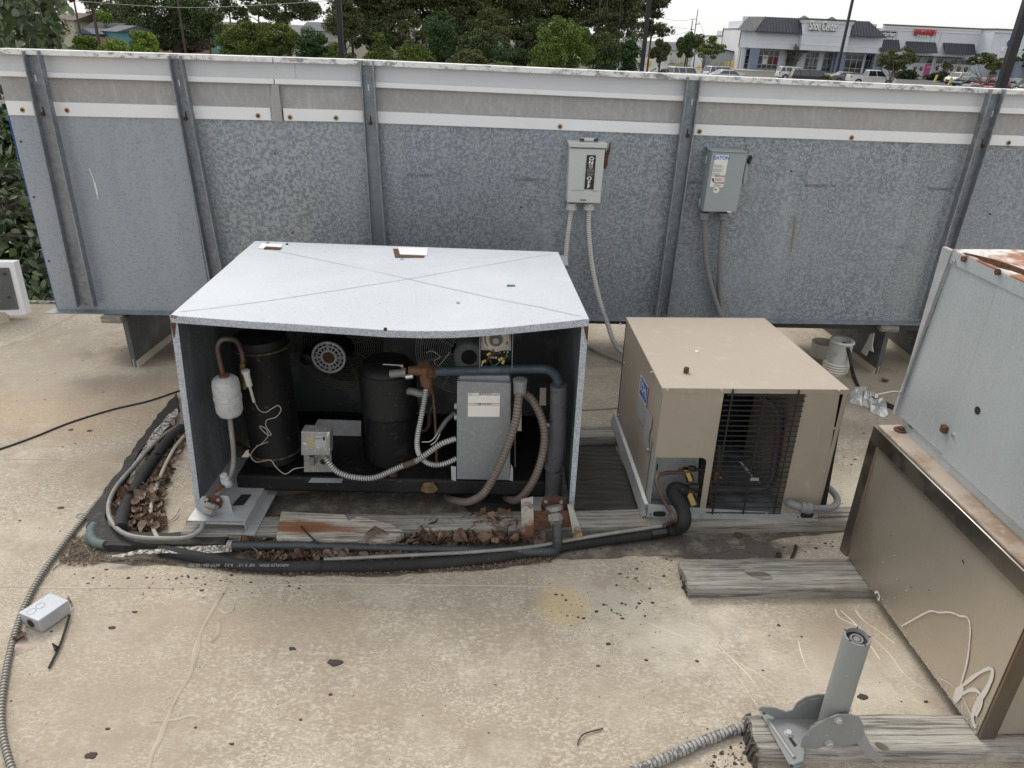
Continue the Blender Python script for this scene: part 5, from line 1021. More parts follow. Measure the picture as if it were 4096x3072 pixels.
mb=MB(); mb.tube(spline(P,8),.0068,10); mb.build('tube',M['copper'],lq)
dp=thing('drain_pipe',g(400,549,.03),'grey-blue rigid pipe running left from the rusty outlet under the open hood','pipe')
P=[g(229,545.7,.028),g(300,546,.028),g(400,549,.028),g(480,551,.028),g(537,551.5,.028),g(546,551,.028)]
mb=MB(); mb.tube(P,.0155,14); mb.build('run',M['bluepipedark'],dp)
P=[g(540,551.5,.028),g(549,551.3,.028),yp(555.5,549,1.955),yp(557.5,543,1.955),yp(557.5,534,1.965),yp(557,524,1.985)]
mb=MB(); mb.tube(spline(P,8),[.0145]*14+[.0135]*100 if False else .0165,14); mb.build('elbow',M['bluepipedark'],dp)
tape(g(228,545.6,.028),g(233,545.7,.028),.0185,M['greypipe'],'pipe_end',dp)
# left bundle
rp([(121,528,.045),(121.5,519,.045),(127,503,.03),(136,487,.025),(146,471,.025),(156,456,.025),(165,444.5,.025),(172,437,.025),(182,428,.03)],.0215,M['foam'],'insulated_pipe',16,label='short fat black insulated pipe slanting up behind the left panel of the open hood',cat='insulated pipe')
rp([(203.5,521,.085),(201,529,.065),(193,535.5,.055),(180,538.5,.05),(160,538.5,.05),(144,538,.05),(128,535,.05),(117,528.5,.05),(110,518,.05),(108.5,507,.05),(111,497,.05),(117,486,.05),(126,475,.045),(137,463,.04),(147,451,.04),(158,440,.04),(170,431,.035),(183,424,.03)],.0082,M['greypipe'],'grey_tube',10,label='grey tube looping from the left outlet round the tarred curb corner',cat='tube')
rp([(159,540,.03),(155,533,.03),(152,524,.03),(150.6,512,.03),(152,502,.03),(154.6,492,.03),(159,480,.03),(164,468,.03),(170,456,.03),(176,446,.03),(184,436,.03)],.0068,M['creampipe'],'cream_tube',10,label='weathered cream tube beside the short fat insulated pipe, right of it',cat='tube')
mb=MB(); mb.lathe([(.012,-.01),(.019,0),(.021,.02),(.020,.035)],g(94,541,.02),(1,.05,0),16); mb.build
P=[g(105,545,.022),g(97,543,.022),g(91.5,538,.022),g(91,530,.022),g(95,525,.024)]
mb=MB(); mb.tube(spline(P,6),.0155,14); mb.build('copper_elbow',M['verdigris'],label='green-tinged copper elbow poking out of the tarred curb corner',cat='pipe elbow')
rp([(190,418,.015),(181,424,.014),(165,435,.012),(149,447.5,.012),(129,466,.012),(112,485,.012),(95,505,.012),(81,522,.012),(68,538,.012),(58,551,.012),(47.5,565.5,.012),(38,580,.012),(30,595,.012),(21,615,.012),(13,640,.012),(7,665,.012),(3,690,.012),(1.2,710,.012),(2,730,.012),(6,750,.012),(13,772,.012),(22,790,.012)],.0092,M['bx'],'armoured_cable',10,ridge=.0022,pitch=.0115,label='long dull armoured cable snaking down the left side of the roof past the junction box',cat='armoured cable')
rp([(-15,452,.004),(0,449,.004),(34,437,.004),(70.5,422.5,.004),(112.5,409.6,.004),(149,401,.004),(180,390.5,.004)],.0045,M['rubber'],'black_wire',8,label='thin black wire lying across the roof towards the hood, at the far left',cat='wire')
rp([(575,410,.004),(590,409.5,.004),(610,408.5,.004),(630,407,.004)],.0045,M['greywire'],'grey_wire',8,label='thin grey wire on the roof seen between the two condensing units',cat='wire')
rp([(586,345,.006),(594,350,.006),(603,354.5,.006),(615,359,.006),(630,366,.006)],.009,M['greywire'],'grey_hose',8,label='pale grey hose on the roof behind the beige unit, right of the hood',cat='hose')
rp([(78,535.5,.012),(83,541,.004),(87,549,.003),(93,556,.003),(103,560,.003),(120,560,.003),(145,555.5,.003)],.0012,M['creampipe'],'thin_wire',6,label='thin cream wire curling on the roof below the tarred curb corner',cat='wire')
rp([(560,508,.006),(600,511,.006),(640,514,.006)],.002,M['rubber'],'thin_wire',6,label='thin black wire on the dark rubber mat between the units',cat='wire')
rp([(76,517.5,.003),(78,514.5,.003),(84,514,.003),(79,518,.003),(77,517,.003)],.0009,mat('blue_string',(.05,.10,.16),.6),'blue_string',5,label='tiny loop of blue string lying on the roof left of the armoured cable',cat='string')
# ================================================================ JUNCTION BOX AND BITS
jb=thing('junction_box',g(42,622,0),'small white-flecked steel junction box with a round knockout hole, beside the armoured cable','junction box')
zt2=.052; T=[g(x,y,zt2) for x,y in((19,612.5),(49.8,593),(68,600.3),(38.2,620.5))]
cc=sum(T,Vector())/4; B=[Vector((p.x,p.y,0.004)) for p in T]
mb=MB(); Ti=[p-Vector((0,0,.004)) for p in T]; mb.hexa(B,Ti); mb.build('box',M['galvlite'],jb,bevel=.003)
mb=MB(); e=[p+(p-cc)*.03 for p in T]; mb.hexa([p-Vector((0,0,.004)) for p in e],e); mb.build('lid',M['frost'],jb,bevel=.0015)
nrm=Vector(((T[3]-T[0]).y,-(T[3]-T[0]).x,0)).normalized(); 
if nrm.y>0: nrm=-nrm
p=(T[0]+T[3])/2; p.z=.026; mb=MB(); mb.cyl(p,p+nrm*.002,.0135,20); mb.build('knockout_rim',M['rustscrew'],jb); mb=MB(); mb.cyl(p,p+nrm*.0026,.0108,20); mb.build('knockout_hole',M['dark'],jb,smooth=False)
for t_ in(.33,.62):
    pp=T[0].lerp(T[3],t_*.0+.35).lerp(T[1].lerp(T[2],.35),t_-.15); pp.z=zt2+.0004; mb=MB(); mb.ring(pp,(0,0,1),.012,.0007,24,4); mb.build('knockout_ring',M['galvunit'],jb)
mb=MB(); d=(T[1]-T[0]).normalized(); pp=T[2].lerp(T[1],.3); pp.z=.028; mb.tube([pp+Vector((0,0,.012)),pp+d*.015+Vector((0,0,.016)),pp+d*.02+Vector((0,-.004,-.005)),pp+d*.02+Vector((.004,-.006,-.02))],.0035,6); mb.build('torn_clip',M['rustpart'],jb)
P=[g(69.6,615.6,.012),g(62,640,.010),g(58,650,.010),g(49,668,.006)]; mb=MB(); mb.tube(P,.0035,6); sk_=mb.build('black_stick',M['rubber'],label='short black stick lying on the roof just below the junction box',cat='stick')
mb=MB(); mb.tube([g(56,650,.014),g(53,644,.014),g(58,648,.013)],.004,6); 
mb.build('knot',M['rubber'],sk_)
def blob(px,z,h,m,name,seed,**k):
    P=[g(x,y,z) for x,y in px]; c=sum(P,Vector())/len(P); mb=MB(); V=[c+Vector((0,0,h))]; n=len(P)
    for i,p in enumerate(P):
        V.append(p.lerp(c,.5)+Vector((0,0,h*(.6+.8*mnoise.noise(p*60+Vector((seed,0,0)))))))
    for p in P: V.append(p+Vector((0,0,.0005)))
    mb.add(V,[(0,1+i,1+(i+1)%n) for i in range(n)]+[(1+i,1+n+i,1+n+(i+1)%n,1+(i+1)%n) for i in range(n)]); return mb.build(name,m,**k)
blob([(9,646),(14,640),(22,637),(29,641),(30,648),(24,653),(17,655),(9,656)],0,.012,M['fleshplastic'],'plastic_scrap',3,label='bleached plastic scrap on the roof below the junction box, beside the cable',cat='scrap')
# rebar-like painted conduit at the bottom
P=[g(600,786,.014),g(640,769,.014),g(672,755,.014),g(705,740.5,.014),g(735,729.5,.014),g(762,719,.02)]
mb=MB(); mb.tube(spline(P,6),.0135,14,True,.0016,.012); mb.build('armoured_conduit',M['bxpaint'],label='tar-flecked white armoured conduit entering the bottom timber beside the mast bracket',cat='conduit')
# hose offcuts
P=[g(790,560.5,.006),g(793,556,.006),g(795.5,550,.008),g(795.8,545.5,.010)]; mb=MB(); mb.tube(spline(P,5),.0055,8); mb.build('hose_offcut',M['rubber'],label='short bent black hose offcut lying behind the knotted timber',cat='hose offcut')
mb=MB(); p=g(778.5,556.5,.0); mb.ring(p+Vector((0,0,.008)),(0,-.5,1),.007,.003,16,6); mb.build('hose_ring',M['rubber'],label='small black rubber ring lying left of the bent hose offcut',cat='rubber ring')
mb=MB(); mb.ring(g(738.5,535.2,.004),(0,0,1),.014,.003,20,6); mb.build('rusty_washer',M['rust'],label='rusty washer on the dirty roof in front of the beige unit',cat='washer')
mb=MB(); mb.tube(spline([g(577.5,744.5,.004),g(580,738,.006),g(586,733,.006),g(603,728.5,.004)],5),.0018,6); mb.build('twig',M['leafdark'],label='curved dark twig on the open roof near the bottom middle',cat='twig')
p=g(616,611.5,.004); mb=MB(); mb.cyl(p+Vector((-.010,.004,0)),p+Vector((.012,-.003,0)),.0048,10); mb.build('pale_stub',mat('pale_green_stub',(.42,.44,.33),.7),label='tiny pale green stub lying on the roof in the middle right',cat='stub')
blob([(300,492),(302,488),(308,489),(311,494),(306,498),(301,497)],.004,.02,M['leafdark'],'pine_cone',5,label='small dark pine cone under the base pan of the open unit',cat='pine cone') if False else None
# ================================================================ PVC STUB, COLLAR, CABLES, FOIL
pv=thing('pvc_vent',g(836,373),'weathered white plastic pipe stub with white bands and a black cable through its mouth','pipe stub')
b0=g(834,372,0); tpz=yp(842,340,b0.y).z; tpx=yp(842.5,340,b0.y).x
ax=(Vector((tpx,b0.y,tpz))-b0); 
mb=MB(); mb.lathe([(.062,0),(.060,.04),(.057,.10),(.058,ax.length-.02),(.064,ax.length-.006),(.060,ax.length+.002),(.045,ax.length),(.042,ax.length-.05)],b0,ax,24); mb.build('stub',M['pvc'],pv)
for h in(.018,.032,.046,.060): mb=MB(); mb.ring(b0+ax.normalized()*h,ax,.062,.0045,24,6); mb.build('band',M['pvcwhite'],pv)
c0=g(822,357,0); c0=g(823,356,0); mb=MB(); mb.lathe([(.058,0),(.064,.01),(.066,.07),(.066,.085),(.06,.085),(.058,.02)],c0+Vector((-.01,0.0,0)),(0,0,1),24); mb.build('white_collar',M['pvcwhite'],label='short white round collar standing on the roof behind the pipe stub',cat='collar')
for i,(dx,dy) in enumerate(((0,0),(1.4,1.2))):
    P=[yp(843+dx,343,b0.y-.0),yp(846+dx,346,b0.y-.05),yp(849+dx,355,b0.y-.06),yp(851+dx*.5,366,b0.y-.08),g(853+dx,376,.01),g(858+dx,386+dy,.006),g(868+dx,394+dy,.006),g(880,400+dy*2,.006),g(893,406+dy*2,.006),g(904,409.5+dy*2,.006),g(914,414,.006)]
    mb=MB(); mb.tube(spline(P,6),.0065,8); mb.build('black_cable',M['rubber'],label=['black cable from the pipe stub to the galvanised casing, upper of the two','black cable from the pipe stub to the galvanised casing, lower of the two'][i],cat='cable',group='black cables leaving the pipe stub')
rp([(870,396,.004),(880,394,.005),(893,391.5,.006),(905,392,.006)],.004,M['pvcwhite'],'white_wire',8,label='short white wire crossing under the black cables beside the casing',cat='wire')
ptsf=[(849,402),(851,393),(858,391.5),(866,392),(875,397),(882,402),(890,411),(884,417),(874,414),(864,406),(856,406)]
P=[g(x,y,0) for x,y in ptsf]; c=sum(P,Vector())/len(P); mb=MB(); r3=random.Random(5); nr=6; V=[]; n=len(P)*3
PP=[P[i//3].lerp(P[(i//3+1)%len(P)],(i%3)/3) for i in range(n)]
for j in range(nr):
    for p in PP: 
        t=j/(nr-1); V.append(p.lerp(c,t*.95)+Vector((r3.uniform(-.01,.01),r3.uniform(-.01,.01),(.002 if j==0 else r3.uniform(.004,.05*math.sin(PI*min(1,t+.25)))))))
mb.add(V,[(j*n+i,j*n+(i+1)%n,(j+1)*n+(i+1)%n,(j+1)*n+i) for j in range(nr-1) for i in range(n)]+[tuple((nr-1)*n+i for i in range(n))])
mb.build('crumpled_foil',M['foil'],smooth=False,label='crumpled silvery foil lying on the roof behind the beige unit',cat='foil')
# ================================================================ STAINLESS CURB BOX + GALVANISED CASING
ss=thing('stainless_curb',(1.4,1.55,.045),'brushed stainless steel curb box splashed with white paint, at the right edge','curb box')
A=g(844,552,.048); Bn=g(976.5,735.5,.048); d=(Bn-A); d.z=0; dn_=d.normalized(); nx=Vector((dn_.y,-dn_.x,0))   # outward left normal
if nx.x>0: nx=-nx
zS=pl(876,424,A,nx).z; print('zS',zS, pl(966,500,A+nx*.012,nx), pl(1024,547,A+nx*.012,nx))
wv=-nx*.7
mb=MB(); up=Vector((0,0,zS-A.z)); 
mb.hexa([A,Bn,Bn+wv,A+wv],[A+up,Bn+up,Bn+wv+up,A+wv+up]); mb.build('curb_body',M['ss'],ss,smooth=False,bevel=.002)
ht_=.052
mb=MB(); o1=nx*.011; mb.hexa([A-dn_*.011+o1+up-Vector((0,0,ht_)),Bn+dn_*.011+o1+up-Vector((0,0,ht_)),Bn+dn_*.011+up-Vector((0,0,ht_)),A-dn_*.011+up-Vector((0,0,ht_))],[A-dn_*.011+o1+up,Bn+dn_*.011+o1+up,Bn+dn_*.011+up,A-dn_*.011+up]); tr_=mb.build('top_trim',M['ssdark'],ss,bevel=.0025)
mb=MB(); mb.hexa([Bn+dn_*.0+up-Vector((0,0,ht_)),Bn+wv+up-Vector((0,0,ht_)),Bn+wv+dn_*.011+up-Vector((0,0,ht_)),Bn+dn_*.011+up-Vector((0,0,ht_))],[Bn+up,Bn+wv+up,Bn+wv+dn_*.011+up,Bn+dn_*.011+up]); mb.build('top_trim',M['ssdark'],ss)
mb=MB(); mb.hexa([A-dn_*.011+o1,A+dn_*.022+o1*.4,A+dn_*.022,A-dn_*.011],[A-dn_*.011+o1+up*.9,A+dn_*.022+o1*.4+up*.9,A+dn_*.022+up*.9,A-dn_*.011+up*.9]); mb.build('corner_trim',M['ssdark'],ss,smooth=False)
mb=MB(); mb.hexa([Bn+dn_*.003-Vector((0,0,.0)),Bn+dn_*.003+wv*.06,Bn+dn_*.010+wv*.06,Bn+dn_*.010],[Bn+dn_*.003+up*.9,Bn+dn_*.003+wv*.06+up*.9,Bn+dn_*.010+wv*.06+up*.9,Bn+dn_*.010+up*.9]); mb.build('corner_trim',M['ssrust'],ss,smooth=False)
mb=MB(); mb.hexa([A+o1*.2+up+Vector((0,0,.001)),Bn+o1*.2+up+Vector((0,0,.001)),Bn+wv*.12+up+Vector((0,0,.001)),A+wv*.12+up+Vector((0,0,.001))],[A+o1*.2+up+Vector((0,0,.006)),Bn+o1*.2+up+Vector((0,0,.006)),Bn+wv*.12+up+Vector((0,0,.006)),A+wv*.12+up+Vector((0,0,.006))]); mb.build('ledge',M['rustpale'] if 'rustpale' in M else mat('tea_stained_zinc_ledge',(.42,.36,.30),.6,.2,layers=[n_(8,.5,.62,(.25,.16,.10),.7,d=6),n_(30,.6,.7,(.6,.58,.55),.6)]),ss,smooth=False)
# spilt paint: raised ribbons and blobs on the side face
def onss(x,y,o=.0012): return pl(x,y,A+nx*o,nx)
def paint(px,wd,th=.0012): mb=MB(); P=spline([onss(x,y) for x,y in px],6); mb.strip(P,[wd*(.6+.6*abs(mnoise.noise(p*20))) for p in P],th,nx); return mb.build('paint_run',M['paint'],ss,smooth=False)
paint([(902,626),(912,620.5),(922,615),(931,611),(940,612.5),(948,612),(955,613.5),(960,616),(966,616.5),(969,620),(970.5,627),(970,640),(968.5,655),(966,668),(963,678),(960.5,688)],.0065)
paint([(939,678),(945,680.5),(950,683),(955,688)],.004); paint([(957,690),(965,684),(975,676),(985,670),(991,668)],.010); paint([(962,694),(971,690),(978,691),(982,698),(980,708),(976,716)],.012)
paint([(991,668),(993,672),(990,683),(984,694),(978,701)],.016); paint([(960,690),(957,697),(955,702)],.016); paint([(963,697),(968,708),(972,717)],.005); paint([(978,702),(974,712),(973,720),(976,728)],.016)
paint([(875,593),(878,592),(880,598),(878,600)],.010)
mb=MB(); P=[onss(x,y,.0016) for x,y in((956,688),(962,685),(964,689),(962,697),(957,703),(953,699))]; mb.ext(P,nx*.0012); mb.build('paint_blob',M['paint'],ss,smooth=False)
mb=MB()
r4=random.Random(4)
for i in range(260):
    t=r4.random()**.8; p=A.lerp(Bn,.25+.75*t)+Vector((0,0,abs(r4.gauss(0,.012 if r4.random()<.85 else .08)))); s=r4.uniform(.0008,.0028); e=dn_*s; u=Vector((0,0,s*r4.uniform(.6,2)))
    mb.ext([p+nx*.0012-e,p+nx*.0012+e*.6-u*.3,p+nx*.0012+e*.3+u],nx*.0006)
mb.build('paint_spatter',M['paint'],ss,smooth=False,kind='stuff')
for x,y,s in((963,561,.006),(891,535,.003),(867,540,.002),(872,530,.0025),(929,590,.003),(935,613,.001),(911,587,.0035)):
    p=onss(x,y,.0014); mb=MB(); mb.ext([p+dn_*-s,p+Vector((0,0,-s*.5)),p+dn_*s+Vector((0,0,-s*.6)),p+Vector((0,0,s*.4))],nx*.0006); mb.build('black_fleck',M['ink'],ss,smooth=False)
cs=thing('galvanised_casing',(1.5,1.4,zS),'galvanised sheet casing with a rusty top edge standing on the stainless curb','casing')
ofs=-nx*.045; CA=A+ofs+dn_*.0+Vector((0,0,0)); CA.z=zS+.006
Pb=lambda x,y,o=0: pl(x,y,A+ofs+nx*o,nx)
zlo=Pb(899,411).z; zhi=Pb(958,252).z; print('casing',zlo,zhi,CA.z,Pb(958,252),Pb(899,411),Pb(1024,283),Pb(1024,525))
def cpanel(px,o,m,name,th=.003,**k): mb=MB(); mb.ext([Pb(x,y,o) for x,y in px],-nx*th); return mb.build(name,m,cs,smooth=False,**k)
yb=Pb(899,411); yt=Pb(958,252)
yb2=Vector(yb); 
def cp(Yv,z,o=0): # point on the casing's side plane
    p0_=A+ofs; t=(Yv-p0_.y)/dn_.y; return Vector((p0_.x+dn_.x*t,Yv,z))+nx*o
Yk=(yb.y+yt.y)/2; Yn=.55
zbm=(yb.z+Pb(1024,525).z)/2; ztp=yt.z
sx_t=Pb(1002,281); sx_b=Pb(949,431)
def box_(Y0,Y1,z0,z1,o0,o1,m,name,Yt0=None,parent=None):
    mb=MB(); Yt=Y0 if Yt0 is None else Yt0
    mb.hexa([cp(Y0,z0,o1),cp(Y1,z0,o1),cp(Y1,z0,o0),cp(Y0,z0,o0)],[cp(Yt,z1,o1),cp(Y1,z1,o1),cp(Y1,z1,o0),cp(Yt,z1,o0)]); return mb.build(name,m,parent or cs,smooth=False)
box_(yb.y-.012,Yn,CA.z,zbm+.01,-.35,-.012,M['galvunit'],'lower_flange')
box_(yb.y,Yn,zbm,ztp-.004,-.35,-.004,M['galvunit'],'inner_box',Yt0=yt.y)
sm=(sx_t.y+sx_b.y)/2
box_(yb.y+.012,sm+.001,zbm-.006,ztp-.03,-.004,.002,M['galvunit'],'side_panel',Yt0=yt.y+.004)
box_(sm-.002,Yn,zbm-.012,ztp-.03,-.004,.004,M['galvunit'],'side_panel')
box_(yb.y+.016,yb.y+.001,zbm-.01,ztp+.0,-.002,.010,M['galvlite'],'edge_flange',Yt0=yt.y+.012)
box_(yt.y+.012,Yn,ztp-.032,ztp,-.004,.007,M['galvunit'],'top_band')
mb=MB(); mb.hexa([cp(yt.y+.014,ztp,.007),cp(Yn,ztp,.007),cp(Yn,ztp,-.36),cp(yt.y+.014,ztp,-.36)],[cp(yt.y+.014,ztp+.004,.007),cp(Yn,ztp+.004,.007),cp(Yn,ztp+.004,-.36),cp(yt.y+.014,ztp+.004,-.36)])
mb.build('top_cover',mat('rust_stained_white_top',(.62,.60,.57),.6,layers=[n_(7,.44,.52,(.30,.105,.03),.95,d=7,r=.7),n_(12,.56,.62,(.13,.04,.02),.8,d=5)]),cs,smooth=False)
for x,y in((965,259),(999,272)): p=Pb(x,y,.0075); mb=MB(); mb.cyl(p,p+nx*.007,.008,8); mb.build('screw',M['rust'],cs)
mb=MB(); P=[Pb(x,y,.0078) for x,y in((962,252.5),(972,254),(985,257),(1003,262),(1026,270),(1026,276),(1012,271),(1000,268),(990,264),(982,261),(975,257),(966,255))]; mb.ext(P,nx*.0005); mb.build('rust_patch',M['rust'],cs,smooth=False)
for x,y in((954,261.5),(900,392)): p=Pb(x,y,.010); mb=MB(); mb.cyl(p,p+nx*.004,.005,8); mb.build('screw',M['steel'],cs)
p=Pb(977.5,410.5,.0042); mb=MB(); mb.cyl(p,p+nx*.0008,.0105,20); mb.build('round_hole',M['dark'],cs,smooth=False)
p=Pb(911.5,423.5,-.011); mb=MB(); mb.ring(p,nx,.0135,.003,24,6); mb.build('grommet',M['greypipe'],cs); mb=MB(); mb.cyl(p-nx*.004,p+nx*.0005,.012,20); mb.build('round_hole',M['dark'],cs,smooth=False)
p=Pb(945,429,.005); mb=MB(); mb.box(p,(.02,.02,.022)); mb.build('rust_lump',M['rust'],cs,bevel=.004)
p=pl(899,428,A,nx); mb=MB(); p=g(900,430,zS+.008); mb.cyl(p,p+Vector((0,0,.003)),.018,18); mb.cyl(p,p+Vector((0,0,.01)),.009,6); mb.build('rusty_ledge_bolt',M['rust'],ss)
for x,y in((953,432.5),): p=Pb(x,435,.0045); mb=MB(); mb.cyl(p,p+nx*.003,.006,10); mb.build('screw',M['steel'],cs)
# ================================================================ MAST BRACKET
ma=thing('mast_bracket',g(829,716,.05),'grey dish mast bracket with an upright tube bolted on the bottom timber','mast bracket')
tz=.048
BP=[g(757,709,tz),g(790.5,768,tz),g(806,768,tz),g(812,762,tz+.0),g(800,752,tz),g(816,742,tz),g(812,715,tz),g(795,712,tz),g(772,707,tz)]
mb=MB(); mb.ext([g(758,709,tz),g(790,767,tz),g(803,762,tz),g(805,748,tz),g(812,744,tz),g(870,745,tz),g(860,722,tz),g(812,717,tz),g(790,714,tz),g(772,707.5,tz)],(0,0,.004)); bpz=mb.build('foot_plate',M['mast'],ma,bevel=.0015)
mb=MB(); mb.tube([g(768,720,tz+.004),g(794,758,tz+.004)],.006,8); mb.build('pressed_rib',M['mast'],bpz)
Yf=g(805,748,tz).y; Yb_=g(812,717,tz).y
near=[(801,752),(801,746),(803,738),(812,728),(825,720),(838,715),(850,714.5),(860,718),(864,726),(864.5,736),(858,744),(845,746),(825,747),(812,750)]
def cheek(px,Y,name,yoff=0):
    mb=MB(); mb.ext([yp(x,y,Y) for x,y in px],(0,.004,0)); return mb.build(name,M['mast'],ma,bevel=.0015)
ck=cheek(near,Yf,'near_cheek')
far=[(758,710),(762,707),(775,708),(786,712),(793,710),(797,703),(806,697),(818,694.5),(832,695),(843,700),(848,708),(849,716),(846,722),(820,724),(795,722),(775,718)]
cheek(far,Yb_-.01,'far_cheek')
Yt=p1.y-.012
mb=MB(); wv2=[yp(857,743,Yf),yp(864.5,734,Yf),yp(870,744,Yf-.012),yp(877,753,Yt),yp(884.5,761,Yt-.006),yp(878,763.5,Yt-.006),yp(868,757,Yt),yp(860,748,Yf-.01)]
mb.add(wv2+[p+Vector((0,.004,0)) for p in wv2],[(0,1,2,7),(7,2,3,6),(6,3,4,5),(8,15,10,9),(15,14,11,10),(14,13,12,11),(0,7,15,8),(7,6,14,15),(6,5,13,14),(1,9,10,2),(2,10,11,3),(3,11,12,4),(4,12,13,5)]); mb.build('flared_wing',M['mast'],ma)
mb=MB(); wv3=[yp(801,752,Yf),yp(806,757,Yf-.006),yp(803,765,Yt-.004),yp(794,770,Yt-.004),yp(789,766,Yt+.004),yp(796,756,Yf-.004)]
mb.ext(wv3,(0,.004,0)); mb.build('corner_lug',M['mast'],ma,smooth=False)
# slots in the cheeks
def arc(px,Y,m,name,r=.003): P=spline([yp(x,y,Y) for x,y in px],6); mb=MB(); mb.strip(P,r*2,.0006,(0,-1,0)); return mb.build(name,m,ma,smooth=False)
arc([(810,727),(818,721.5),(828,718),(840,717)],Yf-.0008,M['woodpaint'],'arc_slot',.0022); arc([(798,706),(804,702),(812,699),(820,697.5)],Yb_-.0108,M['woodpaint'],'arc_slot',.0022)
tA=Vector((g(829,722,.075).x,(Yf+Yb_)/2,.075)); 
tipY=tA.y-.01; tip=yp(857.5,636,tipY); rr_=.0295
ax=tip-tA; mb=MB(); Lx=ax.length
mb.lathe([(rr_*1.02,0),(rr_*1.02,Lx*.48),(rr_*1.0,Lx*.485),(rr_,Lx-.002),(rr_*.97,Lx),(rr_*.84,Lx),(rr_*.80,Lx-.012),(rr_*.55,Lx-.022),(rr_*.35,Lx-.022)],tA,ax,36); tube=mb.build('mast_tube',M['mast'],ma)
mb=MB(); an=ax.normalized(); mb.cyl(tA+an*(Lx-.0222),tA+an*(Lx-.0205),rr_*.5,20); inn=mb.build('inner_plug',M['greypipe'],tube)
mb=MB(); mb.cyl(tA+an*(Lx-.013),tA+an*(Lx-.0115),rr_*.79,24); mb.build('mouth_shade',M['dark'],tube,smooth=False)  # dark disc painted in for the shade inside the tube mouth
mb=MB(); mb.ring(tA+an*(Lx-.010),an,rr_*.42,rr_*.10,20,6); mb.cyl(tA+an*(Lx-.012),tA+an*(Lx-.009),rr_*.25,12); mb.build('locking_ring',M['greypipe'],tube)
u_=an.orthogonal().normalized(); v_=an.cross(u_)
mb=MB()
for k in range(5):
    a_=2*PI*k/5+.4; d_=u_*math.cos(a_)+v_*math.sin(a_); e_=(-u_*math.sin(a_)+v_*math.cos(a_))*.0016
    c_=tA+an*(Lx+.0006); mb.hexa([c_+d_*rr_*.80+e_,c_+d_*rr_*.80-e_,c_+d_*rr_*1.01-e_,c_+d_*rr_*1.01+e_],[c_+d_*rr_*.80+e_+an*.0004,c_+d_*rr_*.80-e_+an*.0004,c_+d_*rr_*1.01-e_+an*.0004,c_+d_*rr_*1.01+e_+an*.0004])
mb.build('rim_notch',M['dark'],tube,smooth=False,kind='stuff')
def hexbolt(p,d_,s,parent=ma,nm='hex_bolt'):
    d_=Vector(d_).normalized(); mb=MB(); mb.cyl(p,p+d_*.002,s*1.25,16); mb.lathe([(s,.002),(s,.008),(s*.8,.0095),(.001,.0095)],p,d_,6); return mb.build(nm,M['steel'],parent)
hexbolt(yp(838,719.5,Yf),(0,-1,0),.0085); hexbolt(yp(828.8,743,Yf),(0,-1,0),.0095); hexbolt(g(788.5,734,tz+.004),(0,0,1),.0085)
hexbolt(yp(847.5,709,Yb_+.0),(1,-.2,0),.007)
for x,y in((764,713),(791.5,766)): p=g(x,y,tz+.0045); mb=MB(); mb.cyl(p,p+Vector((0,0,.0004)),.0045,12); mb.build('plate_hole',M['dark'],bpz,smooth=False)
for x,y in((808,735),(854,731)): p=yp(x,y,Yf-.0006); mb=MB(); mb.cyl(p,p+Vector((0,-.0004,0)),.0025,10); mb.build('cheek_hole',M['galvlite'],ck,smooth=False)
p=g(795,747.5,tz+.0046); mb=MB(); mb.ext([g(x,y,tz+.0046) for x,y in((788.5,738.5),(791,737.5),(797,745),(794.5,747))],(0,0,.0004)); mb.build('slot',M['dark'],bpz,smooth=False)
# ================================================================ LEAVES, LITTER, GRIT
def leafmesh(seed,s=1.0,stalk=True):
    r=random.Random(seed); nx_,ny_=8,7; V=[]; ws=[.10,.70,.98,1.05,.95,.78,.55,.28,.03]; cu_=r.uniform(.5,1.6); cv=r.uniform(.2,1.4)
    for i in range(nx_+1):
        t=i/nx_; wd=ws[i]*.45
        for j in range(ny_):
            u=(j/(ny_-1)-.5)*2; x=(t-.5); y=u*wd
            z=abs(u)**1.5*.22*cv*wd*2+ (t-.5)**2*cu_*.7+ .09*mnoise.noise(Vector((x*4,y*5,seed)))*2
            if abs(u)==1: y*=1+.25*mnoise.noise(Vector((t*9,u,seed)))
            V.append((x*s,y*s,z*s))
    F_=[(i*ny_+j,i*ny_+j+1,(i+1)*ny_+j+1,(i+1)*ny_+j) for i in range(nx_) for j in range(ny_-1)]
    return V,F_
LM=[]
for k in range(6):
    V,F_=leafmesh(k); me=bpy.data.meshes.new('dead_leaf'); me.from_pydata(V,[],F_); me.shade_smooth(); me.materials.append([M['leafdead'],M['leafdead2'],M['leafdead'],M['leafdark'],M['leafdead2'],M['leafdead']][k]); LM.append(me)
r5=random.Random(21); nleaf=0
def inpoly(x,y,P):
    c=False; j=len(P)-1
    for i in range(len(P)):
        if (P[i][1]>y)!=(P[j][1]>y) and x<(P[j][0]-P[i][0])*(y-P[i][1])/(P[j][1]-P[i][1])+P[i][0]: c=not c
        j=i
    return c
def scatter(poly,n,size,z0,z1,lab,grp,tilt=.9,mset=None):
    xs=[p[0] for p in poly]; ys=[p[1] for p in poly]; k=0
    while k<n:
        x,y=r5.uniform(min(xs),max(xs)),r5.uniform(min(ys),max(ys))
        if not inpoly(x,y,poly): continue
        z=z0+(z1-z0)*r5.random()**1.8; o=bpy.data.objects.new('dead_leaf',r5.choice(mset or LM)); col.objects.link(o); roof.append(o)
        o.location=g(x,y,z)+Vector((0,0,0)); s=size*r5.uniform(.7,1.25); o.scale=(s,s*r5.uniform(.7,1),s); o.rotation_euler=(r5.gauss(0,tilt),r5.gauss(0,tilt),r5.uniform(0,6.28))
        tag(o,lab,'dead leaf',grp); k+=1
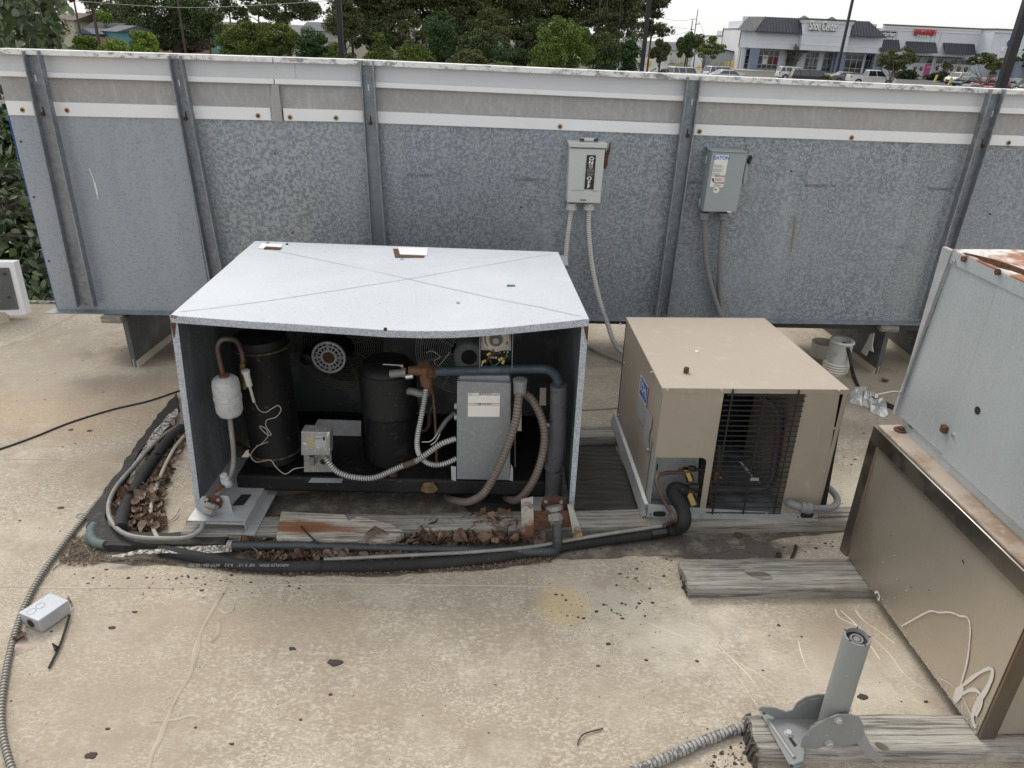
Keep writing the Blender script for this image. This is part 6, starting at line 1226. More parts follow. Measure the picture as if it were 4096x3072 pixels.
drift=[(405,538),(425,528),(450,521),(475,516),(500,514),(525,518),(538,524),(541,538),(520,541),(470,542),(430,543),(400,543)]
scatter(drift,150,.055,.008,.046,'curled brown dead leaf in the drift between the broken plank and the rusty outlet','dead leaves in the drift in front of the open hood')
scatter([(236,541),(300,542),(400,544),(400,547),(300,547),(240,544)],26,.042,.010,.03,'curled dead leaf on the timber side of the grey-blue pipe','dead leaves behind the grey-blue pipe')
scatter([(250,554),(300,553),(420,553),(440,555),(400,557.5),(330,558),(260,558)],42,.042,.012,.03,'curled dead leaf caught between the grey-blue pipe and the fat foam pipe','dead leaves between the two front pipes')
scatter([(128,520),(135,500),(145,485),(152,480),(160,478),(162,500),(168,520),(155,532),(140,532),(130,530)],50,.046,.010,.04,'dead leaf in the pocket beside the short fat insulated pipe','dead leaves inside the tarred curb',.7,[LM[1],LM[4],LM[0],LM[2]])
scatter([(112,512),(118,495),(126,484),(134,476),(128,498),(120,515)],14,.055,.012,.045,'dead leaf between the looping grey tube and the insulated pipe','dead leaves inside the grey tube loop',.7)
scatter([(142,462),(155,445),(165,432),(176,420),(178,428),(160,452),(150,466)],12,.045,.015,.04,'dead leaf among the tubes beside the left panel of the hood','dead leaves beside the left hood panel',.7)
for x,y,z,s,rot,i,lab in [(376,534,.06,.085,(1.25,.2,.4),1,'upright tan dead leaf leaning on the end of the broken plank'),(885,381,.004,.05,(.1,.1,.4),3,'reddish dead leaf alone on the roof behind the beige unit'),(242,449,.145,.075,(.3,.6,1),3,'dark red dead leaf beside the tank base inside the hood'),(20,637,.01,.05,(.2,.3,2),3,'dark dead leaf under the cable below the junction box')]:
    o=bpy.data.objects.new('dead_leaf',LM[i]); col.objects.link(o); roof.append(o); o.location=g(x,y,z) if z<.1 else g(x,y,z); o.scale=(s,s*.8,s); o.rotation_euler=rot; tag(o,lab,'dead leaf')
# litter: slivers
def slivers(name,polys,n,L,m,z=.001,stack=.012,flat=.25,seed=3,**k):
    r=np.random.RandomState(seed); Q=[]; areas=[]
    for P in polys:
        xs=[p[0] for p in P]; ys=[p[1] for p in P]; areas.append((max(xs)-min(xs))*(max(ys)-min(ys)))
    for P,a_ in zip(polys,areas):
        xs=[p[0] for p in P]; ys=[p[1] for p in P]; c=0; want=int(n*a_/sum(areas)); tries=0
        while c<want and tries<want*20:
            tries+=1; x,y=r.uniform(min(xs),max(xs)),r.uniform(min(ys),max(ys))
            if not inpoly(x,y,P): continue
            p=g(x,y,0); a=r.uniform(0,6.28); l=L*r.uniform(.4,1.3); w_=l*r.uniform(.12,.35); zz=z+stack*r.rand()**1.5; tl=r.normal(0,flat)*l
            d_=np.array([math.cos(a)*l/2,math.sin(a)*l/2,tl/2]); e_=np.array([-math.sin(a)*w_/2,math.cos(a)*w_/2,r.normal(0,.3)*w_]); c_=np.array([p.x,p.y,zz+abs(tl)/2])
            Q.append([c_-d_,c_+e_-d_*.2,c_+d_,c_-e_+d_*.1]); c+=1
    return quads(name,np.array(Q),m,**k)
slivers('chip_litter',[[(320,570),(350,566.5),(400,567.5),(450,565),(500,560),(530,556),(560,556),(550,563),(520,566),(480,571),(430,573),(380,576),(340,577),(322,575)],[(60,553),(75,535),(85,540),(92,550),(105,556),(112,560),(90,566),(72,566),(60,565)],[(115,560),(160,561),(180,566),(150,562),(110,562)],[(200,564),(250,571),(300,573),(330,574),(290,577),(240,574),(205,568)]],5200,.012,M['chips'],label='brown wood-chip litter heaped along the front of the foam pipe and at the curb corner',cat='chip litter',kind='stuff')
slivers('leaf_litter',[[(128,530),(132,505),(145,483),(158,470),(170,450),(178,432),(185,440),(172,470),(163,500),(168,530),(150,536)],drift,[(240,545),(240,540),(420,545),(420,548)],[(240,553),(440,553),(420,558),(260,560)],[(560,528),(620,522),(660,522),(640,530),(570,538)]],2600,.02,M['chips'],stack=.02,seed=8,label='crumbled brown leaf litter between the pipes and the front timber',cat='leaf litter',kind='stuff')
def gritf(n,seed,polys,smin,smax):
    r=random.Random(seed); mb=MB(); k=0
    for P,cnt in polys:
        xs=[p[0] for p in P]; ys=[p[1] for p in P]; c=0
        while c<cnt:
            x,y=r.uniform(min(xs),max(xs)),r.uniform(min(ys),max(ys))
            if not inpoly(x,y,P): continue
            p=g(x,y,0); s=smin+(smax-smin)*r.random()**4; m_=r.choice((5,6,7)); a0=r.random()*6
            top=[p+Vector((math.cos(a0+2*PI*i/m_)*s*r.uniform(.5,1.2),math.sin(a0+2*PI*i/m_)*s*r.uniform(.4,1)*.8,.001+s*.35*r.random())) for i in range(m_)]
            bot=[Vector((q_.x+(q_.x-p.x)*.2,q_.y+(q_.y-p.y)*.2,.0002)) for q_ in top]
            mb.add(top+bot,[tuple(range(m_))]+[(i,(i+1)%m_,m_+(i+1)%m_,m_+i) for i in range(m_)]); c+=1
    return mb
whole=[(-5,340),(1030,560),(1030,770),(-5,770)]
mb=gritf(0,3,[([(0,560),(1024,560),(1024,768),(0,768)],95),([(0,360),(175,330),(170,470),(80,530),(0,540)],60),([(670,556),(740,553),(800,545),(845,530),(840,556),(690,566),(640,585),(600,570)],110),([(520,585),(640,575),(690,600),(640,620),(560,625),(500,610)],70),([(560,605),(700,600),(760,680),(600,700)],30),([(100,566),(240,575),(330,585),(200,600),(80,590)],90),([(855,420),(860,440),(845,520),(835,480)],25),([(700,765),(740,740),(755,760),(720,772)],60),([(870,380),(930,395),(870,440),(840,410)],20)],.0015,.0075)
mb.build('black_grit',M['grit'],smooth=False,label='scattered black and dark red grit flakes lying all over the pale roof',cat='grit',kind='stuff')
for x,y,s,lab in [(334.5,662.5,.016,'largest black tar blot on the open roof, left of centre'),(91,756,.012,'dark red flake near the bottom left corner of the roof'),(862.5,697,.012,'round black blot on the roof right of the grey mast'),(112,628,.008,'small dark flake right of the junction box'),(292,649,.008,'dark flake below the roof seam, left of the largest blot'),(61,508,.009,'dark flake on the roof left of the armoured cable, upper'),(89.5,431,.010,'dark blot on the roof left of the tarred curb, right one of two'),(71,430,.009,'dark blot on the roof left of the tarred curb, left one of two')]:
    mb=MB(); p=g(x,y,0); r=random.Random(int(x)); m_=11; top=[p+Vector((math.cos(2*PI*i/m_)*s*r.uniform(.7,1.3)*1.15,math.sin(2*PI*i/m_)*s*r.uniform(.6,1.1)*.8,.0025)) for i in range(m_)]; bot=[Vector((q_.x+(q_.x-p.x)*.15,q_.y+(q_.y-p.y)*.15,.0002)) for q_ in top]
    mb.add(top+bot,[tuple(range(m_))]+[(i,(i+1)%m_,m_+(i+1)%m_,m_+i) for i in range(m_)]); mb.build('tar_flake',M['grit'],smooth=False,label=lab,cat='tar flake')
# crushed small leaves, knots and rotten ends of the timbers, leaf stems
V=[];Fc=[]; r6=random.Random(77)
from mathutils import Euler
for poly,n_l in ((drift,420),([(128,530),(132,505),(145,483),(158,470),(170,450),(178,432),(185,440),(172,470),(163,500),(168,530),(150,536)],260),([(240,540),(420,545),(420,548),(240,546)],120),([(240,553),(440,553),(420,558),(260,560)],170)):
    xs=[p[0] for p in poly]; ys=[p[1] for p in poly]; k=0
    while k<n_l:
        x,y=r6.uniform(min(xs),max(xs)),r6.uniform(min(ys),max(ys))
        if not inpoly(x,y,poly): continue
        lv,lf=leafmesh(r6.randrange(9)); s=r6.uniform(.014,.032); m_=Euler((r6.gauss(0,.8),r6.gauss(0,.8),r6.uniform(0,6.28))).to_matrix()*s; p=g(x,y,.006+.024*r6.random()**2); b0=len(V)
        V+=[tuple(m_@Vector(v)+p) for v in lv]; Fc+=[tuple(b0+i for i in f) for f in lf]; k+=1
me=bpy.data.meshes.new('small_leaf_litter'); me.from_pydata(V,[],Fc); me.shade_smooth(); me.materials.append(mat('small_leaf_colours',(.09,.055,.038),.75,island=1,bright=(.25,.175,.13))); o=bpy.data.objects.new('small_leaf_litter',me); col.objects.link(o); roof.append(o); tag(o,'small crumbled leaves filling the gaps between the larger dead leaves','leaf litter',None,'stuff')
knot_m=mat('dark_knot',(.12,.105,.09),.9,layers=[dict(t='wave',s=9,dist=3,d=3,dir='Y',lo=.3,hi=.7,c=(.30,.28,.25),a=.8)],bump=[dict(t='wave',s=9,dist=3,d=3,dir='Y',k=.6,h=.003)])
for x,y,rx_,ry_ in ((758,574,.042,.020),(882,746,.014,.010)):
    c=g(x,y,.0475); P=[c+Vector((math.cos(2*PI*k/18)*rx_*(1+.25*mnoise.noise(Vector((k*.8,x,0)))),math.sin(2*PI*k/18)*ry_-math.cos(2*PI*k/18)*ry_*.6,0)) for k in range(18)]
    host=[o_ for o_ in roof if o_.name.startswith('timber') and ('big knot' in o_['label'] if y<600 else 'mast' in o_['label'])][0]
    mb=MB(); mb.add([c+Vector((0,0,-.001))]+P,[(0,1+k,1+(k+1)%18) for k in range(18)]); kn=mb.build('knot',knot_m,None,smooth=False); roof.remove(kn); kn.parent=host; kn.matrix_parent_inverse=(Matrix.Translation(host.location)@host.rotation_euler.to_matrix().to_4x4()).inverted()
rot_m=mat('rotten_end_grain',(.05,.045,.038),.95,layers=[n_(60,.5,.62,(.20,.18,.15),.8,d=5)],bump=[dict(s=60,d=4,k=1,h=.005)])
for (x,y0,y1),key in (((686,561,594),'big knot'),((749,712,764),'mast')):
    host=[o_ for o_ in roof if o_.name.startswith('timber') and key in o_['label']][0]; mb=MB(); r7=random.Random(int(x))
    a=g(x+1,y0,.045); c=g(x+ (4 if y0<600 else 9),y1-8,.045); n=14
    for k in range(n):
        t=(k+.5)/n; p=a.lerp(c,t); L=r7.uniform(.006,.022); w_=(c-a).length/n*.55; 
        mb.hexa([Vector((p.x-L,p.y-w_,.002)),Vector((p.x+.006,p.y-w_,.002)),Vector((p.x+.006,p.y+w_,.002)),Vector((p.x-L,p.y+w_,.002))],[Vector((p.x-L*.6,p.y-w_*.8,.030+.014*r7.random())),Vector((p.x+.002,p.y-w_,.043)),Vector((p.x+.002,p.y+w_,.043)),Vector((p.x-L*.6,p.y+w_*.8,.028+.016*r7.random()))])
    en=mb.build('rotten_end',rot_m,None,kind='stuff'); roof.remove(en); en.parent=host; en.matrix_parent_inverse=(Matrix.Translation(host.location)@host.rotation_euler.to_matrix().to_4x4()).inverted()
mb=MB(); r8=random.Random(9)
for k in range(46):
    x,y=r8.uniform(415,540),r8.uniform(518,541); p=g(x,y,.03+.02*r8.random()); a=r8.uniform(0,6.28); L=r8.uniform(.02,.055); e=p+Vector((math.cos(a)*L,math.sin(a)*L,r8.uniform(-.01,.04))); mb.tube([p,p.lerp(e,.5)+Vector((0,0,.006)),e],[.0011,.0008,.0005],4,False)
for k in range(40):
    x,y=r8.uniform(240,440),r8.uniform(541,557); p=g(x,y,.02+.02*r8.random()); a=r8.uniform(0,6.28); L=r8.uniform(.02,.05); e=p+Vector((math.cos(a)*L,math.sin(a)*L,r8.uniform(-.005,.025))); mb.tube([p,e],[.001,.0005],4,False)
mb.build('leaf_stems',M['leafdark'],label='thin dry leaf stems and twiglets sticking out of the leaf drifts',cat='leaf stems',kind='stuff')
mb=MB(); mb.tube(spline([g(301,526,.06),g(308,534,.06),g(318,543,.05)],4),.0028,6); mb.build('black_zip_tie',M['rubber'],label='black cable-tie tail lying across the rust-stained broken plank',cat='cable tie')
mb=MB(); mb.tube(spline([g(84,552,.004),g(72,556,.01),g(57,566,.003),g(53,570,.002)],4),.0012,5); mb.build('twig',M['leafdark'],label='thin dark twig crossing under the armoured cable near the curb corner',cat='twig')
for P in ([(166,522),(174,518),(180,509)],[(168,523),(176,520),(179,516)]):
    mb=MB(); mb.tube(spline([g(x,y,.01) for x,y in P],4),.0011,5); mb.build('leaf_stem',M['leafdark'],label='thin leaf stem on the cream strip left of the open hood, '+('longer' if P[2][1]==509 else 'shorter')+' of two',cat='leaf stem')
# ================================================================ THE PLACE BEYOND THE ROOF
onroof=False
HSL=lambda x:31+.045*(x-512)
M['asphalt']=mat('asphalt_lot',(.085,.085,.085),.9,layers=[n_(.15,.4,.65,(.12,.118,.115),.7,d=5),n_(2,.5,.7,(.06,.06,.06),.5)])
M['road']=mat('pale_road',(.17,.165,.16),.9,layers=[n_(.2,.4,.65,(.21,.205,.195),.7,d=5)])
M['walk']=mat('concrete_walk',(.36,.34,.30),.9,layers=[n_(.6,.4,.65,(.28,.265,.235),.7,d=5)])
M['grass']=mat('grass_verge',(.075,.105,.032),.95,layers=[n_(.5,.4,.6,(.13,.125,.06),.7,d=6)])
M['soil']=mat('leafy_ground',(.06,.05,.035),.95,layers=[n_(.4,.4,.6,(.09,.085,.045),.7,d=6)])
b=MB(); b.poly([(-900,-200,GZ),(900,-200,GZ),(900,1500,GZ),(-900,1500,GZ)]); structure('parking_lot_ground',b,M['asphalt'],smooth=False)
def sheet(name,px,m,lift): b=MB(); b.poly([wg(x,y,GZ+lift) for x,y in px]); return structure(name,b,m,smooth=False)
sheet('grass_field',[(-300,26),(60,28),(215,37),(330,43),(330,70),(60,62),(-300,60)],M['grass'],.004)
sheet('woodland_floor',[(215,37),(330,43),(560,47),(625,62),(560,72),(330,72),(215,60)],M['soil'],.008)
sheet('side_road',[(560,72),(640,63),(652,52),(664,52),(668,66),(705,68),(745,73),(745,80),(600,100)],M['road'],.012)
sheet('grass_verge',[(560,66),(600,65),(640,60),(652,53),(640,52),(560,58)],M['grass'],.016)
sheet('grass_verge',[(668,60),(668,66),(700,68),(745,71),(735,62),(690,60)],M['grass'],.016)
D=144.0
sk0=wg(735,71.5); 
b=MB(); b.bx(wy(741,70,D).x-2,120,D-5.5,D+14,GZ,GZ+.15); structure('shop_sidewalk',b,M['walk'],smooth=False)
# ---------------------------------------------------------------- vegetation
def lm(name,a,b_): return mat(name,a,.7,island=1,bright=b_,spec=.2)
LF=dict(dark=lm('foliage_dark_green',(.033,.050,.019),(.12,.165,.06)),olive=lm('foliage_olive',(.05,.056,.022),(.165,.18,.07)),pine=lm('foliage_pine',(.036,.044,.020),(.13,.15,.065)),cedar=lm('foliage_cedar',(.045,.068,.014),(.175,.22,.05)),lime=lm('foliage_spring_green',(.09,.15,.02),(.27,.38,.07)),bright=lm('foliage_fresh_green',(.055,.09,.016),(.18,.25,.055)),deep=lm('foliage_deep_green',(.022,.044,.018),(.08,.145,.05)),brown=lm('twiggy_brown',(.035,.028,.022),(.12,.10,.085)),far=lm('foliage_far',(.03,.045,.02),(.09,.12,.05)),hedge=lm('hedge_green',(.012,.022,.008),(.04,.062,.02)))
M['bark']=mat('bark',(.06,.048,.038),.9,layers=[n_(3,.4,.6,(.11,.09,.075),.7,d=5,st=(1,1,.2))],)
M['barkpale']=mat('pale_bark',(.13,.11,.095),.9,layers=[n_(3,.4,.6,(.20,.18,.16),.7,d=5,st=(1,1,.2))])
def cards(C,s,rs,flat=.0):
    n=len(C); a=rs.normal(size=(n,3)); a[:,2]*=(1-flat); a/=np.linalg.norm(a,axis=1)[:,None]+1e-9; b_=rs.normal(size=(n,3)); b_-= (b_*a).sum(1)[:,None]*a; b_/=np.linalg.norm(b_,axis=1)[:,None]+1e-9
    sz=(s*rs.uniform(.6,1.3,n))[:,None]; el=rs.uniform(.45,.9,n)[:,None]
    return np.stack([C-a*sz,C+b_*sz*el,C+a*sz,C-b_*sz*el],1)
def crown_pts(c,rx,ry,rz,n,rs,shape='round',nb=28,br=.30,hollow=.55):
    B=[]
    while len(B)<nb:
        p=rs.uniform(-1,1,3)
        if shape=='cone':
            h=(p[2]+1)/2; r=math.hypot(p[0],p[1])
            if r>(1.02-h)**.75*1.0: continue
        elif shape=='column':
            if math.hypot(p[0],p[1])>.95*(1-max(0,p[2])**3*.6): continue
        else:
            if np.linalg.norm(p)>.92: continue
            if rs.rand()<.35 and np.linalg.norm(p)<hollow: continue
        B.append(p*(1-br*.5))
    B=np.array(B); k=rs.randint(0,nb,n); d=rs.normal(size=(n,3)); d/=np.linalg.norm(d,axis=1)[:,None]
    rb=br*rs.uniform(.6,1.25,nb)[k][:,None]*(rs.uniform(.0,1,n)**.35)[:,None]
    d[:,2]*=.8
    if shape=='cone': rb*=(.45+.6*(1-(B[k][:,2:3]+1)/2))
    P=B[k]+d*rb
    return np.array(c)+P*np.array([rx,ry,rz])
def limbs(base,top,r,cr,rs,n=6,h0=.35):
    mb=MB(); base=Vector(base); top=Vector(top); bend=Vector((rs.normal()*.02,rs.normal()*.02,0))*(top-base).length
    mid=(base+top)/2+bend; mb.tube([base,base.lerp(mid,.5)+bend*.3,mid,mid.lerp(top,.6),top],[r*1.25,r*1.0,r*.8,r*.5,r*.2],8)
    for i in range(n):
        t=h0+(1-h0)*i/n; p=base.lerp(top,t)+bend*(1-abs(2*t-1)); a=rs.uniform(0,6.28); L=cr*rs.uniform(.5,.95); e=p+Vector((math.cos(a)*L,math.sin(a)*L,L*rs.uniform(.2,.7)))
        mb.tube([p,p.lerp(e,.5)+Vector((0,0,L*.05)),e],[r*.4,r*.25,r*.08],5)
    return mb
tn_=0
def tree(px,yt,yb,wpx,Dy,leaf,label,cat='tree',shape='round',n=None,br=.30,nb=28,base=None,bark='bark',trunk=True,leafpx=1.5,group=None,name='tree',tr=None,deep=.8,dens=1.0,limbn=6,hollow=.5):
    global tn_; tn_+=1; rs=np.random.RandomState(100+tn_)
    a=wy(px-wpx/2,(yt+yb)/2,Dy); c2=wy(px+wpx/2,(yt+yb)/2,Dy); zt=wy(px,yt,Dy).z; zb2=wy(px,yb,Dy).z; c=(a+c2)/2; rx=(c2.x-a.x)/2; rz=(zt-zb2)/2; c.z=(zt+zb2)/2
    m_px=2*rx/wpx; bx_,by_=(c.x,Dy) if base is None else (wg(*base).x,wg(*base).y)
    t=thing(name,(bx_,by_,GZ),label,cat,group)
    if trunk:
        r=tr or max(.08,rx*.07); limbs((bx_,by_,GZ),(c.x,Dy,zt-rz*.35),r,rx,rs,limbn,max(.1,(zb2-GZ)/(zt-GZ))).build('trunk',M[bark],t)
    n=int((n or int(wpx*abs(yb-yt)*4.2*dens/(leafpx**2)))*1.5); n=min(n,34000); br=br*1.25
    P=crown_pts(c,rx,rx*deep,rz,n,rs,shape,nb,br,hollow)
    quads('crown',cards(P,m_px*leafpx*.62,rs),LF[leaf],t); return t
def pine(px,ytop,ycb,wpx,Dy,label,leaf='pine',group=None,ybase=None,tw=1.4,nclump=44,dens=1.0,thin=False):
    """bare trunk carrying tufted clumps on side limbs"""
    global tn_; tn_+=1; rs=np.random.RandomState(300+tn_)
    X=wy(px,ycb,Dy).x; zt=wy(px,ytop,Dy).z; zc=wy(px,ycb,Dy).z; mpx=(wy(px+1,ycb,Dy)-wy(px,ycb,Dy)).x
    t=thing('pine_tree',(X,Dy,GZ),label,'pine tree',group); mb=MB(); lean=rs.normal()*.02*(zt-GZ); r=tw*mpx/2
    P=[Vector((X,Dy,GZ)),Vector((X+lean*.3,Dy,(GZ+zt)*.4)),Vector((X+lean,Dy,zt-.3))]; mb.tube(P,[r*1.3,r,r*.4],7); Q=[]
    for i in range(nclump):
        f=rs.rand()**.8; z=zc+(zt-zc)*f; wl=wpx*mpx/2*(1-.45*f)*rs.uniform(.2,1); a=rs.uniform(0,6.28); s_=Vector((X+lean*f,Dy,z)); e=s_+Vector((math.cos(a)*wl,math.sin(a)*wl,wl*rs.uniform(-.05,.35)))
        mb.tube([s_,s_.lerp(e,.6)+Vector((0,0,-wl*.05)),e],[r*.35,r*.2,r*.08],4)
        k=int(230*dens); cr_=min(wpx*mpx*.5,3.2)*rs.uniform(.2,.46); d=rs.normal(size=(k,3)); d/=np.linalg.norm(d,axis=1)[:,None]; Q.append(np.array(e)-np.array([math.cos(a),math.sin(a),0])*wl*.12+d*(rs.uniform(.02,1,k)**.8)[:,None]*np.array([cr_*1.25,cr_*1.25,cr_*.6]))
    mb.build('trunk',M['bark'],t); C=np.concatenate(Q); V=cards(C,mpx*1.15,rs); 
    quads('crown',V,LF[leaf],t); return t
# far woods, left
tree(168,-30,50,118,78,'dark','huge dark green tree behind the blue house, filling the upper left',n=24000,br=.22,nb=60,leafpx=1.6)
tree(112,-20,46,60,84,'olive','tall olive tree behind the yellow-green tree at the upper left',n=9000,br=.22,nb=30)
tree(104,7,24,19,72,'lime','bright yellow-green tree top in front of the dark woods at the upper left',dens=1.2)
pine(91,-40,4,34,60,'dark bare-trunked pine standing in front of the blue house',tw=3)
pine(74,-40,2,30,62,'slim pine left of the blue house, partly behind the near leafy tree',tw=2)
tree(205,4,40,34,74,'dark','upright dark tree right of the huge dark tree at the upper left',n=6000,br=.24)
pine(177,-60,-10,30,66,'leaning bare pine trunk in front of the huge dark tree','pine',tw=2.2,nclump=8)
pine(229,-40,14,46,70,'open-branched pine with sky showing through, left of the green cedars','dark',tw=1.6,nclump=24,dens=.9)
tree(240,8,28,22,76,'olive','small olive tree below the open-branched pine',dens=.9)
tree(285,-22,30,78,66,'dark','wide dark tree with airy edges behind the green cedars',n=10000,br=.20,nb=44,hollow=.3)
tree(258,-10,18,36,70,'olive','pale airy tree between the open pine and the wide dark tree',n=2600,br=.18,nb=26)
tree(225,22,40,30,72,'dark','dark low tree beside the turquoise roof at the left',dens=1)
tree(248,16,66,84,42,'cedar','largest green cedar bush behind the screen wall','cedar bush','round',n=15000,br=.20,nb=60,leafpx=1.4,trunk=True)
tree(247,15,40,30,43,'cedar','pointed top of a green cedar rising behind the largest cedar bush','cedar bush','cone',n=2400,br=.3)
tree(278,20,60,46,41,'cedar','rounded green cedar bush just right of the largest one','cedar bush','round',n=7000,br=.22,nb=40)
tree(312,25,70,42,40,'deep','darker green cedar bush left of the first black lamp pole','cedar bush','round',n=8000,br=.24,nb=36)
tree(334,40,75,26,39,'cedar','small ragged cedar bush at the foot of the first black lamp pole','cedar bush',n=3500)
tree(144,27,62,32,28,'lime','bright lime-green rounded bush behind the left of the wall','bush','round',n=8000,br=.26,nb=30,leafpx=1.5)
tree(118,37,62,36,27,'lime','low lime-green bush left of the bright rounded one','bush','round',n=4500,br=.26,leafpx=1.5)
tree(84,33,62,34,26,'bright','loose yellow-green bush right of the near leafy tree','bush','round',n=5000,br=.25,leafpx=1.5)
tree(190,36,54,52,92,'brown','brown leafless thicket at the edge of the grass field','thicket','round',n=6000,br=.3,trunk=False,name='thicket')
tree(165,34,52,28,90,'brown','brown thicket left of the larger leafless one','thicket','round',n=2500,br=.3,trunk=False,name='thicket')
# far woods, centre
k=0
for px,yt,yc,w_,Dy,lf in [(352,-60,26,44,82,'olive'),(372,-60,12,52,88,'pine'),(398,-60,16,54,84,'olive'),(422,-60,10,46,90,'pine'),(448,-60,8,52,86,'olive'),(474,-60,14,50,88,'pine'),(498,-60,18,52,84,'olive'),(522,-60,10,46,92,'pine'),(548,-60,12,50,86,'olive'),(574,-60,6,44,90,'pine'),(596,-60,2,42,84,'pine'),(618,-50,0,36,86,'pine')]:
    lab=['tall pine of the wood right behind the first lamp pole','tall pine of the wood, second from the first lamp pole','tall pine of the wood, third from the first lamp pole','tall pine behind the pointed dark conifer, left of its tip','tall pine rising just right of the pointed dark conifer tip','tall pine two trees right of the pointed dark conifer','tall pine midway between dark conifer and fresh green tree','tall pine left above the fresh green tree','tall pine straight behind the fresh green tree top','tall pine at the right edge of the fresh green tree top','tall pine left of the pale sky gap at top centre','tall pine right of the pale sky gap at top centre'][k]
    pine(px,yt,max(yc,20)+8,w_+18,Dy,lab,lf,'tall pines of the wood behind the wall',tw=2,nclump=105,dens=1.1); k+=1
for i,(px,yt,yb,w_,Dy,lf) in enumerate([(345,-5,48,44,76,'olive'),(372,14,58,50,80,'dark'),(405,6,56,54,82,'olive'),(450,2,56,60,84,'dark'),(492,6,58,56,80,'olive'),(530,14,60,56,82,'dark'),(570,14,64,52,84,'dark'),(606,18,68,44,80,'olive'),(340,44,70,32,74,'dark')]):
    tree(px,yt,yb,w_,Dy,lf,['olive understorey tree beside the first lamp pole','dark understorey tree second in the wood','olive understorey tree left of the dark conifer','dark understorey tree behind the dark conifer','olive understorey tree right of the dark conifer','dark understorey tree left of the fresh green tree','dark understorey tree behind the fresh green tree','olive understorey tree right of the fresh green tree','low dark shrub at the foot of the wood'][i],n=8000,br=.2,nb=44,hollow=.2,group='understorey trees of the wood')
tree(381,29,72,40,44,'cedar','left yellow-green cedar in front of the wood','cedar bush','cone',n=7000,br=.34,nb=34,leafpx=1.4)
tree(414,26,74,50,43,'cedar','right yellow-green cedar in front of the dark pointed conifer','cedar bush','cone',n=9000,br=.34,nb=38,leafpx=1.4)
tree(437,1,80,62,47,'deep','big pointed dark green conifer in the middle of the wood edge','conifer','cone',n=17000,br=.30,nb=64,leafpx=1.4)
tree(482,24,76,54,46,'dark','round dark shrub right of the pointed conifer','tree',n=8000,br=.24,nb=36)
tree(468,44,82,40,42,'olive','low olive shrub in front of the pointed conifer foot','bush',n=5000,br=.26)
tree(514,36,82,44,45,'deep','deep green shrub left of the fresh green tree','bush',n=6500,br=.26)
tree(500,56,84,34,38,'bright','pale green low shrub behind the wall top at centre','bush',n=3500,br=.28)
tree(565,9,84,66,44,'bright','tall fresh green tree standing out from the wood edge','tree',n=15000,br=.19,nb=70,leafpx=1.4)
tree(548,36,84,42,42,'bright','lower bushy half of green growth left of the fresh tree','bush',n=6000,br=.24)
tree(600,26,84,46,56,'dark','dark round tree right of the fresh green tree','tree',n=8000,br=.22,nb=44)
tree(624,27,80,38,60,'deep','deep green tree at the right end of the wood by the road','tree',n=7000,br=.22,nb=40)
tree(608,6,40,44,74,'pine','ragged dark tree crown with sky gaps right of centre','tree',n=4200,br=.16,nb=30)
pine(602,-60,2,20,78,'thin straight pine in the sky gap, first from the left','pine','thin pines in the sky gap',tw=1.6,nclump=8)
pine(609,-60,-2,18,80,'thin straight pine in the sky gap, second from the left','pine','thin pines in the sky gap',tw=1.4,nclump=8)
pine(622,-50,4,34,76,'thin straight pine in the sky gap, third from the left','pine','thin pines in the sky gap',tw=1.2,nclump=16)
pine(650,-40,44,40,70,'tall ragged pine behind the second black lamp pole','pine',tw=1.8,nclump=60,dens=1.1)
pine(634,-30,30,22,74,'slender pine just left of the second black lamp pole','pine',tw=1.3,nclump=24,dens=.8)
tree(660,36,66,23,82,'olive','small round street tree right of the second lamp pole','street tree',n=3400,br=.28,base=(659,69))
tree(686.5,32,62,23,120,'dark','dark dense tree behind the small crape myrtle at the shops','street tree',n=5000,br=.3)
tree(697,33,52,16,122,'olive','olive tree beside the white shop side wall','street tree',n=1600,br=.3)
def myrtle(px,yt,yb,w_,basepx,leaf,label,n=3500,bare=False,st=5):
    global tn_; tn_+=1; rs=np.random.RandomState(700+tn_); b0=wg(*basepx); Dy=b0.y
    a=wy(px-w_/2,yb,Dy); c2=wy(px+w_/2,yb,Dy); zt=wy(px,yt,Dy).z; zb2=wy(px,yb,Dy).z; c=(a+c2)/2; rx=(c2.x-a.x)/2; rz=(zt-zb2)/2; mpx=2*rx/w_
    t=thing('crape_myrtle',b0,label,'street tree','small trees of the car park' ); mb=MB()
    for i in range(st*3 if bare else st*2):
        a_=2*PI*i/st+rs.rand(); e=Vector((c.x+math.cos(a_)*rx*rs.uniform(.3,.9),Dy+math.sin(a_)*rx*.7,zb2+rz*rs.uniform(.3,1.9 if bare else 1.3))); s_=Vector((b0.x+rs.normal()*.1,Dy+rs.normal()*.1,GZ)); mid=s_.lerp(e,.55)-Vector(((e.x-s_.x)*.2,0,-.1)); mb.tube([s_,mid,e],[mpx*.55,mpx*.35,mpx*.12],5)
        if bare:
            for q_ in range(7):
                f=mid.lerp(e,rs.rand()); g_=f+Vector((rs.normal()*rx*.25,rs.normal()*rx*.2,rz*rs.uniform(.2,.7))); mb.tube([f,g_],[mpx*.2,mpx*.05],3,False)
    mb.build('stems',M['barkpale'],t)
    P=crown_pts((c.x,Dy,(zt+zb2)/2),rx,rx*.8,rz,n,rs,'round',34,.24,.4); quads('crown',cards(P,mpx*(.8 if not bare else .5),rs),LF[leaf],t); return t
myrtle(708.5,34,60,33,(702,75.5),'cedar','spreading small tree with bare stems in front of the grey shed',3800)
myrtle(793.5,38,66,28,(790,72),'brown','leafless twiggy small tree in front of the shoe shop',1500,True)
myrtle(893,44,73,44,(888,88),'olive','broad small tree beside the white pickup nose',6500)
